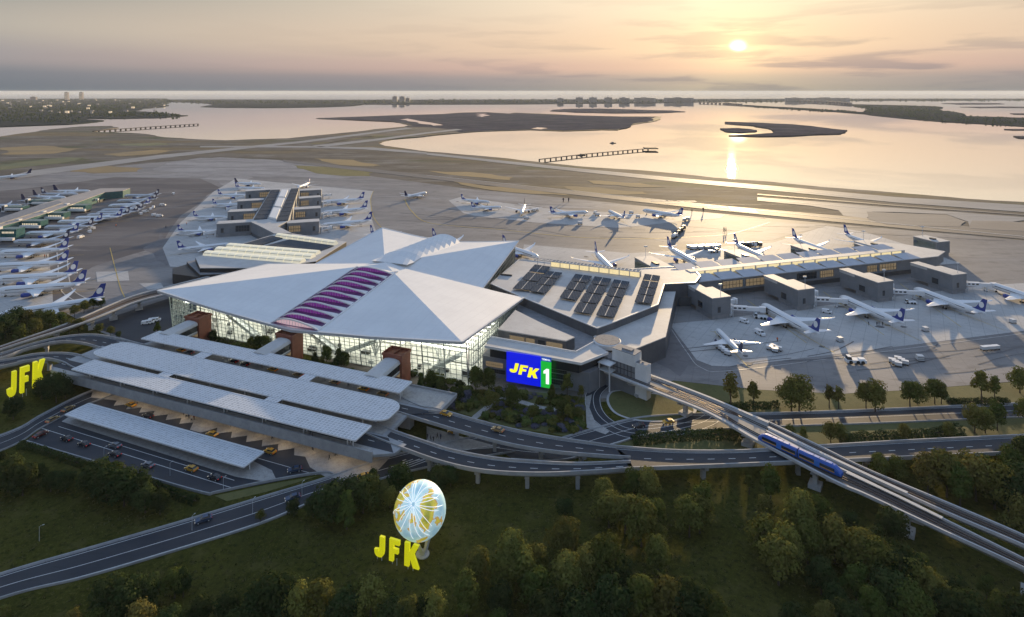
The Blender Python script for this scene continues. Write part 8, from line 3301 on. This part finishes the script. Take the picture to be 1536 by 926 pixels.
mat('old_timber', (0.07, 0.065, 0.06), .9)
trestle('trestle_bridge', 'long low trestle bridge crossing to the barrier island', [(1050, 155), (1085, 156), (1112, 157.5)], 14, 22, 14, M['far_tower'], 6, .5)
trestle('trestle_bridge', 'trestle bridge on thick piers reaching the right island', [(1200, 153), (1240, 154.4), (1276, 157)], 22, 26, 16, M['far_tower'], 7, .5)
trestle('light_pier', 'straight timber light pier running into the left bay', [(140, 198), (220, 192), (297, 187)], 3.5, 7, 22, M['old_timber'], 2.0)
jt = trestle('light_pier', 'thin timber light pier ending in a platform in the bay', [(809, 240.9), (880, 232.6), (952, 226.0), (972, 224.6)], 2.6, 4.5, 22, M['old_timber'], 1.6)
w_ = W(976, 224.2)
b = MB()
b.box(w_.x - 18, w_.x + 18, w_.y - 16, w_.y + 16, 1.8, 4.6)
b.build('platform', M['old_timber'], jt, jt.location)
# small far boats and things on the airfield
for i, (x, y) in enumerate(((919, 214.2), (872, 232.2), (1020, 160.6))):
    p = W(x, y)
    t = thing('boat', 'tiny boat on the bay, %s from left' % ('second' if i == 0 else ('first' if i == 1 else 'third')), 'boat', (p.x, p.y, -1.8), 0, 'boats on the bay')
    b = MB()
    b.prism([(p.x - 9, p.y - 2.6), (p.x + 6, p.y - 2.6), (p.x + 11, p.y), (p.x + 6, p.y + 2.6), (p.x - 9, p.y + 2.6)], -2.4, -.2)
    b.build('hull', M['old_timber'], t, (p.x, p.y, -1.8))
    b = MB()
    b.box(p.x - 4, p.x + 3, p.y - 1.6, p.y + 1.6, -.2, 2.4)
    b.build('cabin', M['far_tower_pale'], t, (p.x, p.y, -1.8))
# street lamps along the near roads
def make_lamp():
    t = thing('street_lamp', 'grey street lamp', 'street lamp', (0, 0, 0))
    b = MB()
    b.cyl(0, 0, 0, 8.6, .13, 7, r1=.08)
    b.build('pole', M['fascia_metal'], t)
    b = MB()
    b.tube([(0, 0, 8.5), (.5, 0, 8.9), (1.8, 0, 9.0)], [.07, .06, .05], 6)
    b.build('arm', M['fascia_metal'], t)
    b = MB()
    b.box(1.4, 2.4, -.2, .2, 8.92, 9.06)
    b.build('lamp_head', M['white_cladding'], t)
    return t


LM = Proto(make_lamp())
for i, (x, y, lb, r_) in enumerate(((59, 812, 'lone grey street lamp on the lawn left of the straight road', .6), (288, 796, 'street lamp on the straight road beside the left blue car', 1.2), (379, 770, 'street lamp between the two blue cars on the straight road', 1.2), (453, 744, 'street lamp on the straight road near the junction', 1.2),
                                    (255, 714, 'street lamp on the pick-up road barrier, middle', 1.2), (335, 737, 'street lamp at the bottom corner of the pick-up road', 1.2), (99, 483, 'tall lamp mast among trees left of the guideway', .4), (156, 690, 'street lamp on the pick-up road barrier, left', 1.2))):
    p = W(x, y)
    LM.put((p.x, p.y, 0), r_, lb, 'street lamps near the roads', .62)
mat('rock', (0.13, 0.13, 0.12), .9, var=(0.2, .19, .18), scale=.7)
# ============================================================ air
hz = bpy.data.materials.new('haze')
hz.use_nodes = True
N, L = hz.node_tree.nodes, hz.node_tree.links
N.remove(N['Principled BSDF'])
pv = N.new('ShaderNodeVolumePrincipled')
pv.inputs['Color'].default_value = (0.74, 0.82, 0.95, 1)
pv.inputs['Density'].default_value = 2.2e-5
pv.inputs['Anisotropy'].default_value = 0.1
L.new(pv.outputs[0], N['Material Output'].inputs['Volume'])
b = MB()
b.box(-91000, 91000, -3500, 91000, -4.0, 176.0)
b.build('haze', hz, kind='stuff')
